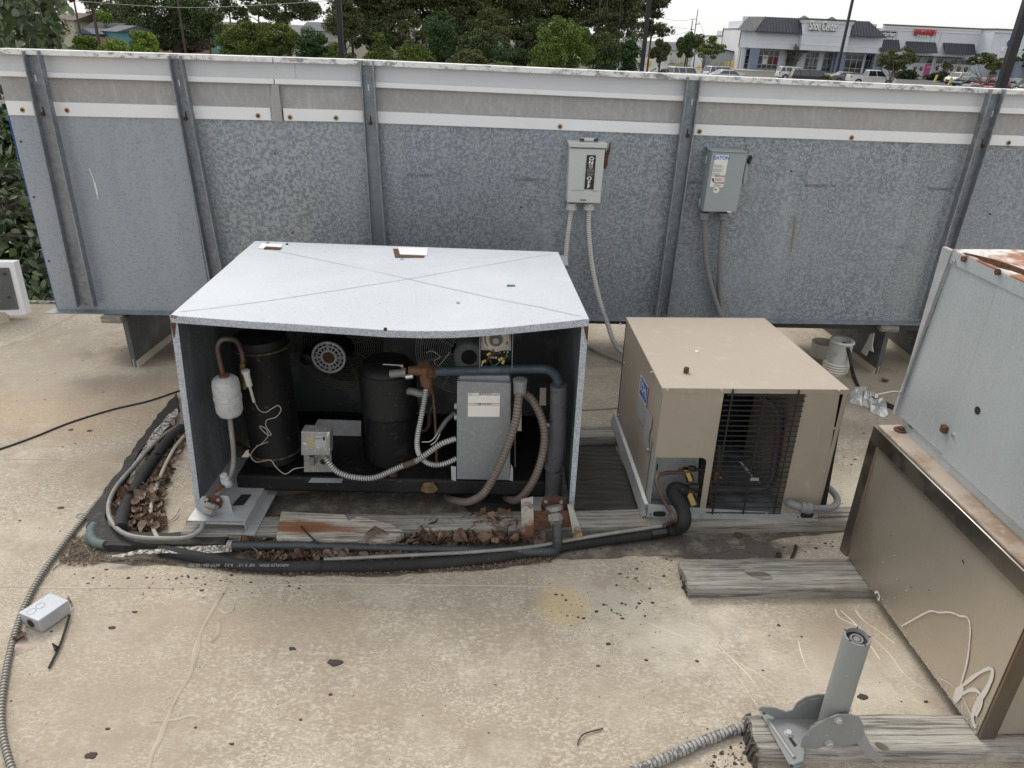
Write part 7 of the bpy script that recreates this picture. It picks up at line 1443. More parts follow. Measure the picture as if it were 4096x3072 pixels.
myrtle(985,50,76,44,(982,90),'olive','broad small tree in front of the cars by the fourth lamp pole',6500)
myrtle(1026,44,74,34,(1028,92),'olive','small tree cut by the right edge of the picture',4000)
myrtle(945,60,70,13,(944,79),'olive','tiny young tree behind the yellow bollards',700)
tree(905,69,84,26,136,'hedge','clipped dark hedge in front of the wig shop windows, left one','hedge','round',n=3000,br=.5,nb=20,trunk=False,name='hedge')
tree(938,71,85,26,136,'hedge','clipped dark hedge below the right wig shop windows','hedge','round',n=3000,br=.5,nb=20,trunk=False,name='hedge')
tree(944,80,88,14,128,'brown','small reddish shrub in front of the clipped hedge','bush','round',n=800,br=.4,trunk=False,name='bush')
tree(824,75,86,16,100,'olive','low shrub at the foot of the third lamp pole','bush','round',n=1500,br=.4,trunk=False,name='bush')
# ---------------------------------------------------------------- near pear tree over the left roof edge
M['pear']=mat('pear_leaf',(.050,.078,.028),.32,layers=[n_(9,.42,.62,(.10,.14,.055),.8,d=3)],island=0,spec=.6)
M['pearstuff']=mat('pear_leaf_mass',(.028,.042,.018),.35,island=1,bright=(.12,.17,.065),spec=.6)
tree(26,-20,56,84,34,'olive','rounded olive tree beyond the near leafy tree at the far left','tree',n=7000,br=.25,nb=40)
pt=thing('pear_tree',(-5.0,6.6,GZ),'near broad-leaved tree with glossy round leaves hanging over the left roof edge','tree')
rs=np.random.RandomState(42); mb=MB(); bt_=Vector((-5.0,6.6,GZ)); mb.tube([bt_,bt_+Vector((.05,0,1.2)),bt_+Vector((0,-.1,2.6)),bt_+Vector((.2,0,4.5)),bt_+Vector((.2,.1,7))],[.13,.11,.10,.07,.03],10); mb.build('trunk',M['bark'],pt)
tips=[]
for i in range(70):
    z=rs.uniform(-2.2,4.2); s_=bt_+Vector((.1,0,z-GZ)); a=rs.uniform(-2.6,1.0) if rs.rand()<.75 else rs.uniform(0,6.28); L=rs.uniform(.8,1.9)*(1 if z<3 else .7); e=s_+Vector((math.cos(a)*L,math.sin(a)*L,L*rs.uniform(-.1,.6)))
    if e.y<4.75: e.y=4.75+rs.rand()*.4
    mb=MB() if i==0 else mb; 
    if i==0: mb=MB()
    mb.tube([s_,s_.lerp(e,.5)+Vector((0,0,-.08)),e],[.025,.015,.005],5); tips.append((s_,e))
mb.build('branches',M['bark'],pt,kind='stuff')
def pearleaf():
    V=[(0,0,0),(.30,.26,.05),(.62,.31,.02),(.9,.14,-.06),(1.06,0,-.12),(.9,-.14,-.06),(.62,-.31,.02),(.30,-.26,.05),(.33,0,-.03),(.66,0,-.05)]
    return V,[(0,8,1),(1,8,9,2),(2,9,3),(3,9,4),(0,7,8),(7,6,9,8),(6,5,9),(5,4,9)]
LV,LFc=pearleaf(); plm=bpy.data.meshes.new('leaf'); plm.from_pydata(LV,[],LFc); plm.shade_smooth(); plm.materials.append(M['pear'])
plm2=plm.copy(); plm2.materials.clear(); plm2.materials.append(mat('young_pear_leaf',(.085,.13,.04),.35,spec=.6))
def okleaf(p):
    v=Vector((p[0],p[1],p[2]-H)); zc=v.dot(Vector((WF[0][2],WF[1][2],WF[2][2]))*0+Vector((0,0,0))) if False else 0
    M_=cammat(WF).inverted()@Vector(p); x=CX+F*M_.x/-M_.z; y=CY-F*M_.y/-M_.z
    lim=79-max(0,(y-0))*.12 if y<50 else 200
    if p[1]<4.5 and p[2]>-.3: return None
    return x,y,-M_.z,x<lim
rem=[]; near=[]
nl=0; tries=0
while nl<5200 and tries<60000:
    tries+=1; s_,e=tips[rs.randint(len(tips))]; t=rs.uniform(.25,1.05); p=s_.lerp(e,t)+Vector(rs.normal(size=3)*.11)
    k_=okleaf(p)
    if k_ is None or not k_[3]: continue
    x,y,dz_,_=k_
    if x<-260: continue
    nl+=1; vis=(-5<x<80 and -5<y<310); (near if vis else rem).append((p,rs.uniform(.055,.085),dz_))
near.sort(key=lambda q_:q_[2])
while len(near)<4200:
    y=rs.uniform(-70,340) if rs.rand()<.55 else rs.uniform(-60,55); edge=(66+14*mnoise.noise(Vector((y*.09,3,0)))-.25*max(0,y-25) if y<50 else 75)
    x=edge-abs(rs.normal())*40-rs.rand()*10 if rs.rand()<.5 else rs.uniform(-50,edge)
    Yd=rs.uniform(4.85,7.6); p=wy(x,y,Yd)
    if p.z<GZ+.3 or (mnoise.noise(p*2.2)<-.25): continue
    near.append((p,rs.uniform(.055,.09),Yd))
near.sort(key=lambda q_:q_[2]+(0 if True else 0))
print('pear near',len(near),'rest',len(rem))
ms=[]
for i,(p,s,dz_) in enumerate(near[:300]):
    o=bpy.data.objects.new('leaf',plm if rs.rand()<.88 else plm2); col.objects.link(o); o.parent=pt; o.location=p-ORG[pt.name]; o.scale=(s,s,s); o.rotation_euler=(rs.normal()*.7,rs.uniform(.1,1.2),rs.uniform(0,6.28))
from mathutils import Euler
V=[];Fc=[]
for p,s,_ in near[300:]+rem:
    m_=Euler((rs.normal()*.7,rs.uniform(.1,1.2),rs.uniform(0,6.28))).to_matrix()*s; b0=len(V)
    V+= [tuple(m_@Vector(v)+p-ORG[pt.name]) for v in LV]; Fc+= [tuple(b0+i for i in f) for f in LFc]
me=bpy.data.meshes.new('foliage'); me.from_pydata(V,[],Fc); me.shade_smooth(); me.materials.append(M['pearstuff']); o=bpy.data.objects.new('foliage',me); col.objects.link(o); o.parent=pt; o['kind']='stuff'
tree(20,70,330,150,9.5,'deep','dark shrubbery below the near leafy tree, left of the roof','bush','round',n=9000,br=.25,nb=40,leafpx=7,trunk=False,name='bush')
# ---------------------------------------------------------------- lamp posts, poles, wires
M['pole']=mat('black_pole_paint',(.010,.011,.014),.4,layers=[n_(8,.4,.7,(.02,.02,.023),.6)])
def post(px,py,Dy,w_,hgt,label,basec=None,wob=0):
    b0=wy(px,py,Dy); t=thing('lamp_post',(b0.x,Dy,GZ),label,'lamp post','black lamp posts of the car park'); x,y=b0.x,Dy; w2=w_/2; mb=MB(); z1=GZ+hgt; w3=w2*.85
    mb.hexa([(x-w2,y-w2,GZ+.6),(x+w2,y-w2,GZ+.6),(x+w2,y+w2,GZ+.6),(x-w2,y+w2,GZ+.6)],[(x-w3,y-w3,z1),(x+w3,y-w3,z1),(x+w3,y+w3,z1),(x-w3,y+w3,z1)]); mb.build('shaft',M['pole'],t,bevel=.01)
    mb=MB(); mb.cyl((x,y,GZ),(x,y,GZ+.75),.30,16); mb.build('concrete_base',mat('yellow_base',(.50,.36,.11),.8),t)
    mb=MB(); mb.box((x-.5,y,z1),(1.1,.35,.18)); mb.build('lamp_head',M['pole'],t,bevel=.02); return t
post(341.5,50,19.5,.135,9,'black lamp post rising behind the wall between the cedars and the wood')
post(642.5,62,29,.155,12,'black lamp post beside the ragged pine, left of the shops')
post(836,76,wg(835.5,80.5).y,.36,17,'black lamp post in front of the shoe shop')
post(1002,84,15.2,.16,9,'thick black lamp post leaning into view at the right edge')
def pole(px0,y0,y1,Dy,r,label,name='utility_pole',m='pole',cat='utility pole'):
    a=wy(px0,y1,Dy); t=thing(name,(a.x,Dy,GZ),label,cat); mb=MB(); mb.cyl((a.x,Dy,GZ),(a.x,Dy,wy(px0,y0,Dy).z),r,8,r*.6); mb.build('shaft',M[m],t); return t,a.x
t,x=pole(695,9,31,170,.14,'tall thin utility pole with three arms behind the dark street tree',m='greypipe')
for y,x0_,x1_ in((19.2,690.5,695.2),(24,695,700),(29.4,690,694.3)): mb=MB(); mb.tube([wy(x0_,y+.3,170),wy(x1_,y-.1,170)],.08,5); mb.build('cross_arm',M['greypipe'],t)
t,x=pole(687.3,20.3,60,140,.12,'black lamp pole standing behind the dark street tree','lamp_pole',cat='lamp pole')
t,x=pole(723.3,26.3,31.5,160,.07,'short mast above the white side wall of the shops','roof_mast',cat='mast')
t,x=pole(659.5,38,66,75,.09,'slim dark pole in front of the small round street tree','lamp_pole',cat='lamp pole')
t,x=pole(621.5,9.5,60,90,.07,'slender street light with a short arm in the sky gap','street_light',m='greypipe',cat='street light'); mb=MB(); mb.box(wy(624.5,8.8,90),(.75,.2,.08)); mb.build('lamp_arm',M['greypipe'],t)
def wire(pts,Dy,r,label): 
    P=spline([wy(x,y,Dy) for x,y in pts],8); mb=MB(); mb.tube(P,r*.8,5,False); mb.build('power_line',M['flexgrey'],label=label,cat='power line')
wire([(-40,-6),(30,-1.5),(82,1.5),(130,5),(175,7.4),(206,7.4),(250,5.5),(305,2.4),(350,-2),(420,-12)],50,.022,'pale power line crossing in front of the woods at the upper left')
wire([(650,12),(663,18),(675,20.5),(687,20.6)],140,.03,'faint power line left of the utility pole, top one'); wire([(650,20),(662,24),(675,27.5),(687,28.5)],140,.03,'faint power line left of the utility pole, middle one'); wire([(650,30),(664,34.5),(676,34.5),(690,31)],140,.03,'faint power line left of the utility pole, lowest one')
wire([(695.5,19.5),(700,24),(703,31),(706,38)],160,.03,'faint power line dropping right from the utility pole')
M['yel']=mat('yellow_bollard_paint',(.62,.42,.06),.6); M['yelpale']=mat('faded_yellow_paint',(.60,.46,.18),.7)
for i,(x,y0,y1) in enumerate([(718.3,61,67),(721.6,61,67),(724.8,61.3,67.5),(727.8,61.5,68),(731,61,69.3)]):
    a=wg(x,y1+.8); mb=MB(); h_=(wy(x,y0,a.y).z-GZ); mb.lathe([(.16,0),(.16,h_-.05),(.10,h_)],a,(0,0,1),12); mb.build('bollard',M['yel'],label=['first yellow bollard from the left by the grey shed','second yellow bollard from the left by the grey shed','middle yellow bollard of five by the grey shed','fourth yellow bollard from the left by the grey shed','rightmost and tallest yellow bollard by the shed corner'][i],cat='bollard',group='yellow bollards by the shed')
for i,(x,y0,y1,lean) in enumerate([(934,75,82.5,.12),(948.8,77.5,86,.05)]):
    a=wg(x,y1); h_=(wy(x,y0,a.y).z-GZ); t=thing('bollard',a,['leaning pale yellow bollard carrying a parking sign, left one','pale yellow bollard carrying a parking sign, right one'][i],'bollard','yellow sign bollards'); top=a+Vector((lean*h_*1.6,0,h_)); mb=MB(); mb.cyl(a,top,.17,12); mb.build('post',M['yelpale'],t); mb=MB(); mb.cyl(top,top+Vector((lean*.8,0,.75)),.03,6); mb.build('sign_pole',M['greypipe'],t); mb=MB(); mb.box(top+Vector((lean*.8,0,.95)),(.32,.03,.48)); mb.build('sign_plate',M['labelgrey'],t,smooth=False)
a=wg(698.3,69.8); t=thing('fire_hydrant',a,'yellow fire hydrant on the grass verge beside the small tree','fire hydrant'); mb=MB(); mb.lathe([(.22,0),(.22,.06),(.15,.08),(.15,.55),(.20,.57),(.20,.63),(.14,.75),(.05,.82),(.05,.88)],a,(0,0,1),12); mb.build('barrel',M['yel'],t); mb=MB(); mb.cyl(a+Vector((-.28,0,.42)),a+Vector((.28,0,.42)),.08,8); mb.build('nozzles',M['yel'],t)
a=wg(680.3,67); t=thing('road_sign',a,'small yellow sign on a post by the side road','sign'); mb=MB(); zc=wy(680.3,56,a.y).z; mb.cyl(a,(a.x,a.y,zc),.04,6); mb.build('post',M['greypipe'],t); mb=MB(); mb.box((a.x,a.y-.05,zc),(.42,.03,.62)); mb.build('plate',M['yel'],t,smooth=False)
a=wg(648.8,67); mb=MB(); mb.box(a+Vector((0,0,.5)),(.7,.5,1.0)); mb.build('yellow_barrier',M['yel'],label='yellow barrier block by the road right of the second lamp post',cat='barrier',bevel=.03)
# ---------------------------------------------------------------- houses
def house(x0,x1,yr,ye,yb,Dy,wall,roofc,label,gable='side',win=()):
    a=wy(x0,ye,Dy); c=wy(x1,ye,Dy); ze=a.z; zr=wy((x0+x1)/2,yr,Dy).z; zb_=wy(x0,yb,Dy).z; zb_=min(zb_,GZ) if yb>60 else GZ; t=thing('house',((a.x+c.x)/2,Dy,GZ),label,'house'); dp=7
    mb=MB(); mb.bx(a.x,c.x,Dy,Dy+dp,GZ,ze); mb.build('wall',wall,t,smooth=False)
    mb=MB(); o_=.3
    if gable=='side': mb.hexa([(a.x-o_,Dy-o_,ze),(c.x+o_,Dy-o_,ze),(c.x+o_,Dy+dp+o_,ze),(a.x-o_,Dy+dp+o_,ze)],[(a.x-o_,Dy+dp*.5-.05,zr),(c.x+o_,Dy+dp*.5-.05,zr),(c.x+o_,Dy+dp*.5+.05,zr),(a.x-o_,Dy+dp*.5+.05,zr)])
    else:
        mx_=(a.x+c.x)/2; mb.hexa([(a.x-o_,Dy-o_,ze),(c.x+o_,Dy-o_,ze),(c.x+o_,Dy+dp,ze),(a.x-o_,Dy+dp,ze)],[(mx_-.05,Dy-o_,zr),(mx_+.05,Dy-o_,zr),(mx_+.05,Dy+dp,zr),(mx_-.05,Dy+dp,zr)])
        g_=MB(); g_.ext([(a.x,Dy-o_-.02,ze),(c.x,Dy-o_-.02,ze),(mx_,Dy-o_-.02,zr-.35)],(0,.02,0)); g_.build('gable',wall,t,smooth=False)
    mb.build('roof',roofc,t,smooth=False)
    for wx,wyy,ww,wh in win:
        p=wy(wx,wyy,Dy-.05); s_=(wy(wx+1,wyy,Dy)-wy(wx,wyy,Dy)).x; f_=MB(); f_.box((p.x,Dy-.04,p.z),(ww*s_,.08,wh*s_)); fo_=f_.build('window',M['white'],t,smooth=False); f_=MB(); f_.box((p.x,Dy-.10,p.z),(ww*s_*.8,.04,wh*s_*.85)); f_.build('pane',M['ink'],fo_,smooth=False)
shingle=mat('dark_shingles',(.035,.035,.04),.9); shg=mat('grey_shingles',(.12,.13,.145),.9); brsh=mat('brown_shingles',(.13,.10,.085),.9)
cream=mat('cream_siding',(.48,.45,.35),.8); bluesd=mat('blue_siding',(.025,.10,.19),.8); turq=mat('turquoise_siding',(.16,.38,.41),.8); wsid=mat('white_siding',(.66,.66,.63),.8)
house(78,106,22,34,44,70,bluesd,shingle,'blue house with a dark shingle roof beyond the bushes')
house(80,91.5,28.3,33.5,44,67,bluesd,shg,'front gable wing of the blue house, pale trimmed','front')
house(104,115,25,31,44,69,turq,shg,'bright turquoise house wall right of the blue house','side')
house(50,73,12,19,40,80,cream,brsh,'cream house half hidden behind the near leafy tree','side',win=((57,25,3,4),(64,26,3,4)))
house(172,186,33,35.5,44,112,turq,shg,'turquoise building low behind the brown thicket')
house(208,216,29,32,42,110,turq,shg,'small turquoise and blue building left of the cedars')
house(302,330,22,30,50,90,wsid,shg,'pale house with grey roof between the cedars and first lamp pole')
house(627,641,32,40,66,150,wsid,brsh,'white gabled house left of the second lamp post','front',win=((633,48,2,4),(637,48,2,4)))
house(664,671,44,50,66,160,wsid,shg,'narrow white house behind the small round street tree','front',win=((668,53,1.6,3),))
house(668,682,44.5,50,66,165,wsid,shg,'white house with blue-grey roof left of the dark street tree','side',win=((671,54,1.4,3),(677,54,1.4,3)))
b_=MB(); a=wg(92,45); f0=thing('wooden_fence',(wy(103,40,66).x,66,GZ),'brown wooden fence in front of the blue house','fence'); b_.bx(wy(90,40,66).x,wy(117,40,66).x,66,66.06,GZ,wy(100,37,66).z); b_.build('boards',M['ply'],f0,smooth=False)
f0=thing('wooden_fence',(wy(180,44,108).x,108,GZ),'grey-brown fence behind the leafless thicket','fence'); b_=MB(); b_.bx(wy(150,44,108).x,wy(212,44,108).x,108,108.06,GZ,wy(180,39.5,108).z); b_.build('boards',M['ply'],f0,smooth=False)
# ---------------------------------------------------------------- shops
stc=mat('pale_stucco',(.60,.63,.68),.85,layers=[n_(.5,.4,.7,(.55,.58,.63),.6,d=5),n_(6,.5,.7,(.55,.58,.62),.4)])
stw=mat('white_side_wall',(.70,.71,.72),.85,layers=[n_(.3,.4,.7,(.54,.56,.58),.6,d=5)])
mans=mat('dark_standing_seam',(.045,.05,.062),.5,.3,layers=[n_(.6,.4,.7,(.06,.066,.08),.6)])
colb=mat('slate_blue_column',(.16,.20,.28),.8); capm=mat('weathered_capping',(.10,.11,.105),.8); alum=mat('aluminium_frame',(.42,.43,.45),.4,.4); glass=mat('shop_glass',(.02,.024,.028),.08,spec=.8,layers=[n_(.5,.45,.6,(.07,.08,.08),.8,d=4)])
reflect=mat('glass_with_pale_reflections',(.05,.06,.06),.1,spec=.8,layers=[n_(.9,.48,.56,(.22,.25,.26),.8,d=5)])
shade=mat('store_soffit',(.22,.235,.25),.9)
sh=thing('shop_building',(wy(800,72,D).x,D,GZ),'long pale stucco shopping strip with dark metal mansard roofs and shop signs','shops')
def wX(px,py=50,Y=D): return wy(px,py,Y).x
def wZ(px,py,Y=D): return wy(px,py,Y).z
def sb(x0,x1,z0,z1,Y0,Y1,name,m,parent=None,bevel=0,**k): mb=MB(); mb.bx(x0,x1,Y0,Y1,z0,z1); return mb.build(name,m,parent or sh,smooth=False,bevel=bevel,**k)
# vertical levels at the shoe shop
zbk=wZ(800,50,D); ze=wZ(800,32.3,D); zr=wZ(800,18,D); zfl=GZ+.15
XL_=wX(753.5,50); XR_=wX(880,54); XC0=wX(799,40); XC1=wX(845,42)
print('shop z',zbk,ze,zr,XL_,XR_)
sb(XL_,XR_,zbk,ze,D,D+.6,'upper_wall',stc)
sb(XL_,XR_,zfl,ze,D+2.4,D+30,'rear_block',stc)
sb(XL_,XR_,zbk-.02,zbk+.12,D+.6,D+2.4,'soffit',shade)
sb(XL_,XR_,zbk+.9,zbk+1.05,D-.06,D,'trim_band',stw)
# chamfered left corner
xa=wX(743,50); mb=MB(); mb.ext([(XL_,D,zbk),(xa,D+3,zbk),(xa,D+3.6,zbk),(XL_,D+.6,zbk)],(0,0,ze-zbk)); mb.build('corner_wall',stc,sh,smooth=False)
Yf2=D*1.24; xs_=xa
mb=MB(); zs1=wZ(747,29,D); mb.ext([(xs_,D+3,GZ),(xs_,D+3,zs1),(xs_,D+17,zs1),(xs_,D+17,zs1-1.1),(xs_,Yf2,zs1-1.1),(xs_,Yf2,GZ)],(-.4,0,0) if False else (.4,0,0)); mb.build('side_wall',stw,sh,smooth=False)
mb=MB(); mb.ext([(xs_-.08,D+3,zs1),(xs_-.08,D+3,zs1+.15),(xs_-.08,D+17,zs1+.15),(xs_-.08,D+17,zs1-1.1),(xs_-.08,Yf2,zs1-1.1),(xs_-.08,Yf2,zs1-1.25),(xs_-.08,D+16.8,zs1-1.25),(xs_-.08,D+16.8,zs1)],(.6,0,0)); mb.build('wall_capping',capm,sh,smooth=False)
# mansards with standing seams
def mansard(x0b,x1b,x0t,x1t,zb1,zt1,Yb,Yt,name='mansard_roof',rib=.55,parent=None,th=.0):
    mb=MB(); a,b2,c,d_=Vector((x0b,Yb,zb1)),Vector((x1b,Yb,zb1)),Vector((x1t,Yt,zt1)),Vector((x0t,Yt,zt1))
    bk=Vector((0,.25,0)); mb.hexa([a,b2,b2+bk,a+bk],[d_,c,c+bk,d_+bk]); o=mb.build(name,mans,parent or sh,smooth=False)
    rb=MB(); n=int((x1b-x0b)/rib)
    for i in range(n+1):
        t=i/n; p=a.lerp(b2,t); q=Vector((p.x,Yt,zt1)); 
        lo=max(x0t,min(x1t,p.x))
        if p.x<x0t: f=(p.x-x0b)/(x0t-x0b+1e-6); q=a.lerp(d_,f); q.x=p.x
        if p.x>x1t: f=(x1b-p.x)/(x1b-x1t+1e-6); q=b2.lerp(c,f); q.x=p.x
        if (q-p).length<.1: continue
        e=Vector((.035,0,0)); u=Vector((0,-.07,.03)); rb.hexa([p-e,p+e,q+e,q-e],[p-e+u,p+e+u,q+e+u,q-e+u])
    rb.build('standing_seams',mans,o,smooth=False,kind='stuff')
    fb=MB(); fb.bx(x0b,x1b,Yb-.12,Yb+.05,zb1-.22,zb1); fb.build('eave_fascia',mans,o,smooth=False); return o
mansard(wX(753.5,31),XC0,wX(767.5,17),XC0,ze-.1,zr,D-1.0,D+1.3)
mansard(XC1,wX(884,36),XC1,wX(872.5,22),ze-.1,zr,D-1.0,D+1.3)
mb=MB(); p0=Vector((wX(753.5,31),D-1,ze-.1)); p1=Vector((xa-1.0,D+2.4,ze-.1)); q0=Vector((wX(767.5,17),D+1.3,zr)); q1=Vector((wX(757,19),D+5,zr)); mb.hexa([p0,p1,p1+Vector((.2,.3,0)),p0+Vector((.2,.3,0))],[q0,q1,q1+Vector((.2,.3,0)),q0+Vector((.2,.3,0))]); mo_=mb.build('mansard_corner',mans,sh,smooth=False)
rb=MB()
for i in range(9):
    t=i/8; a=p0.lerp(p1,t); b2=q0.lerp(q1,t); rb.tube([a+Vector((-.05,-.05,.05)),b2+Vector((-.05,-.05,.05))],.05,4)
rb.build('standing_seams',mans,mo_,smooth=False,kind='stuff')
sb(wX(752,20),XL_+3,ze,zr+.05,D+6,D+6.5,'parapet_return',stw)
sb(XL_+2,XR_-1,ze-.5,zr-.4,D+1.7,D+29,'tower_block',stc)
# centre block
sb(XC0,XC1,zbk+.02,zr,D-1.4,D+1.6,'centre_block',stc)
for i,(dz_,o_) in enumerate(((0,.38),(-.28,.26),(-.52,.14))): sb(XC0-o_,XC1+o_,zr+dz_-.24,zr+dz_,D-1.4-o_,D+1.5,'cornice',stw if i else capm)
sb(XC0-.05,XC1+.05,zbk+.9,zbk+1.05,D-1.46,D-1.4,'trim_band',stw); sb(XC0-.05,XC1+.05,(zbk+ze)/2+1.1,(zbk+ze)/2+1.25,D-1.46,D-1.4,'trim_band',stw)
lc=wy(823.5,26.3,D-1.6)
text('Shoe Center',M['wprint'],sh,Vector((lc.x,D-1.75,lc.z)),(1,0,0),(0,0,1),2.05,'sign_lettering',offset=.012,depth=.06,sx=.47)
text('Shoe Center',capm,sh,Vector((lc.x+.06,D-1.55,lc.z-.06)),(1,0,0),(0,0,1),2.05,'sign_shadow_plate',offset=.045,depth=.02,sx=.47)
for px in (806,834): p=wy(px,17,D+3); mb=MB(); mb.hexa([(p.x-.9,D+3,zr),(p.x+.9,D+3,zr),(p.x+.9,D+5,zr),(p.x-.9,D+5,zr)],[(p.x-.05,D+3.9,zr+.55),(p.x+.05,D+3.9,zr+.55),(p.x+.05,D+4.1,zr+.55),(p.x-.05,D+4.1,zr+.55)]); mb.build('roof_vent',capm,sh,smooth=False)
# columns and shopfront
for px in(754,840,878): 
    x=wX(px,62); sb(x-.75,x+.75,GZ+.05,zbk+.02,D+.05,D+1.1,'column',colb,bevel=.03)
sb(wX(744,60),wX(750,60),GZ+.05,zbk,D+2.3,D+3.0,'pier',stc)
YG=D+2.3
def shopwin(px0,px1,ncol,m=None,sign=None,low=.55):
    x0,x1=wX(px0,60,YG),wX(px1,60,YG); z0,z1=zfl+low*0+.1,zbk-.25
    mb=MB(); w_=.09
    mb.bx(x0,x1,YG-.1,YG,z0,z0+w_); mb.bx(x0,x1,YG-.1,YG,z1-w_,z1); mb.bx(x0,x1,YG-.1,YG,z0+.75,z0+.75+w_); mb.bx(x0,x1,YG-.1,YG,z0+(z1-z0)*.68,z0+(z1-z0)*.68+w_)
    for i in range(ncol+1): x=x0+(x1-x0)*i/ncol; mb.bx(x-w_/2,x+w_/2,YG-.12,YG-.02,z0,z1)
    f_=mb.build('window',alum,sh,smooth=False)
    for i in range(ncol):
        a=x0+(x1-x0)*i/ncol+w_/2; c=x0+(x1-x0)*(i+1)/ncol-w_/2
        for (za,zb2) in ((z0+.75,z0+(z1-z0)*.68),(z0+(z1-z0)*.68,z1)):
            g_=MB(); g_.bx(a,c,YG-.04,YG-.01,za+w_,zb2-.01); g_.build('pane',m or glass,f_,smooth=False)
    g_=MB(); g_.bx(x0,x1,YG-.05,YG-.01,z0+w_,z0+.75); g_.build('lower_panel',mat('dark_lower_panel',(.05,.045,.055),.5),f_,smooth=False); return f_,x0,x1,z0,z1
shopwin(744.5,752.5,1)
f1,x0,x1,z0,z1=shopwin(757,778,4)
g_=MB(); g_.bx(x0+(x1-x0)*.27,x0+(x1-x0)*.47,YG-.15,YG-.13,z0+.85,z0+2.35); ps=g_.build('poster',M['label'],f1,smooth=False); g_=MB(); g_.cyl(Vector((x0+(x1-x0)*.37,YG-.16,z0+1.9)),Vector((x0+(x1-x0)*.37,YG-.15,z0+1.9)),.28,14); g_.build('poster_print',M['inkgrey'],f1,smooth=False)
g_=MB(); g_.bx(x0+(x1-x0)*.62,x0+(x1-x0)*.98,YG-.06,YG-.045,z0+1.1,z0+2.3); g_.build('red_display',mat('red_display_goods',(.22,.01,.03),.7,layers=[n_(3,.5,.56,(.02,.02,.02),.9,d=3)]),f1,smooth=False)
shopwin(786,797,2); shopwin(805,818,3,reflect); shopwin(823,832,2,reflect); shopwin(845,863,3); shopwin(865,874,2)
for a_,c_ in((778.3,785.5),(797.5,804.5),(818.5,822.5),(863,865)): sb(wX(a_,60,YG),wX(c_,60,YG),zfl,zbk,YG-.15,YG+.1,'pier',stc)
# right hand part
D2=D+1.0; zp=wZ(925,26.5,D2); XRR=wX(1060,30,D2); xg=wX(982,30,D2); zk2=wZ(920,55.5,D2)
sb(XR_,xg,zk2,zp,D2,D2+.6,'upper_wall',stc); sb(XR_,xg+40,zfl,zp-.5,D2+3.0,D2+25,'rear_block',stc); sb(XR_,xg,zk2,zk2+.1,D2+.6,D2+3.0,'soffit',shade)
sb(XR_,xg,zp-.1,zp+.12,D2-.32,D2+.6,'cornice',capm); sb(XR_,xg,zp-.42,zp-.1,D2-.22,D2,'cornice',stw); sb(XR_,xg,zp-.85,zp-.42,D2-.1,D2,'cornice',stw)
sb(XR_,xg,zk2-.001+.12,zk2+.32,D2-.08,D2,'trim_band',stw)
xh=wX(996,30,D2-3.4); D3=D2-3.2
mb=MB(); mb.ext([(xg,D2,zk2),(xh,D3,zk2),(xh,D3+.6,zk2),(xg,D2+.6,zk2)],(0,0,zp-zk2)); mb.build('angled_wall',stc,sh,smooth=False)
mb=MB(); mb.ext([(xg-.1,D2-.3,zp-.1),(xh-.1,D3-.3,zp-.1),(xh,D3+.6,zp-.1),(xg,D2+.6,zp-.1)],(0,0,.22)); mb.build('cornice',capm,sh,smooth=False)
sb(xh,XRR+8,zk2,zp,D3,D3+.6,'upper_wall',stc); sb(xh,XRR+8,zp-.1,zp+.12,D3-.32,D3+.6,'cornice',capm); sb(xh,XRR+8,zp-.5,zp-.1,D3-.2,D3,'cornice',stw)
for px in (893.5,897,932,935.5,941): sb(wX(px,35,D2)-.03,wX(px,35,D2)+.03,zk2+1,zp-.9,D2-.012,D2,'control_joint',shade)
def awn(px0t,px1t,px0b,px1b,yt,yb_): mansard(wX(px0b,yb_,D2-1.3),wX(px1b,yb_,D2-1.3),wX(px0t,yt,D2),wX(px1t,yt,D2),wZ((px0b+px1b)/2,yb_,D2-1.3),wZ((px0t+px1t)/2,yt,D2),D2-1.3,D2-.1,'awning_roof',.42)
awn(881.4,898.8,879.6,901,39.6,50.0); awn(905.7,935.8,908.3,938,41.8,51.4); awn(942.8,974.5,945.2,976.4,43.4,53)
# signs
p=wy(888,34,D2-.2); sb(wX(878.5,34,D2),wX(895.5,34,D2),wZ(887,36.2,D2),wZ(887,31.4,D2),D2-.25,D2-.02,'sign_board',M['ink']); 
text('enterprise',M['wprint'],sh,Vector((wX(895.0,34,D2),D2-.3,wZ(888,34.0,D2))),(1,0,0),(0,0,1),1.05,'sign_lettering',offset=.02,align='RIGHT',sx=.9)
redl=mat('red_sign_letters',(.55,.05,.05),.5)
sb(wX(914,34,D2),wX(933,34,D2),wZ(923,33.6,D2)-.35,wZ(923,33.6,D2)+.25,D2-.2,D2-.02,'sign_back',capm)
text('YONG FASHION',redl,sh,Vector((wX(923.7,33.3,D2),D2-.35,wZ(923.7,33.3,D2)+.1)),(1,0,-.0),(0,0,1),1.35,'sign_lettering',offset=.02,depth=.05,sx=.40)
text('WIGS & MORE',M['wprint'],sh,Vector((wX(922.5,36,D2),D2-.35,wZ(922.5,36.1,D2))),(1,0,-.04),(0,0,1),.5,'sign_lettering',offset=.03,sx=.9) if False else text('F O O D',M['wprint'],sh,Vector((wX(922.5,36,D2),D2-.35,wZ(922.5,36.1,D2))),(1,0,-.04),(0,0,1),.45,'sign_lettering',offset=.05,sx=1.3)
c=wy(1013,43.2,D3-.1); mb=MB(); V=[Vector((c.x+1.05*math.cos(2*PI*k/28),D3-.12,c.z+.82*math.sin(2*PI*k/28))) for k in range(28)]; mb.ext(V,(0,.08,0)); ov=mb.build('oval_sign',M['bohnblue'],sh,smooth=False)
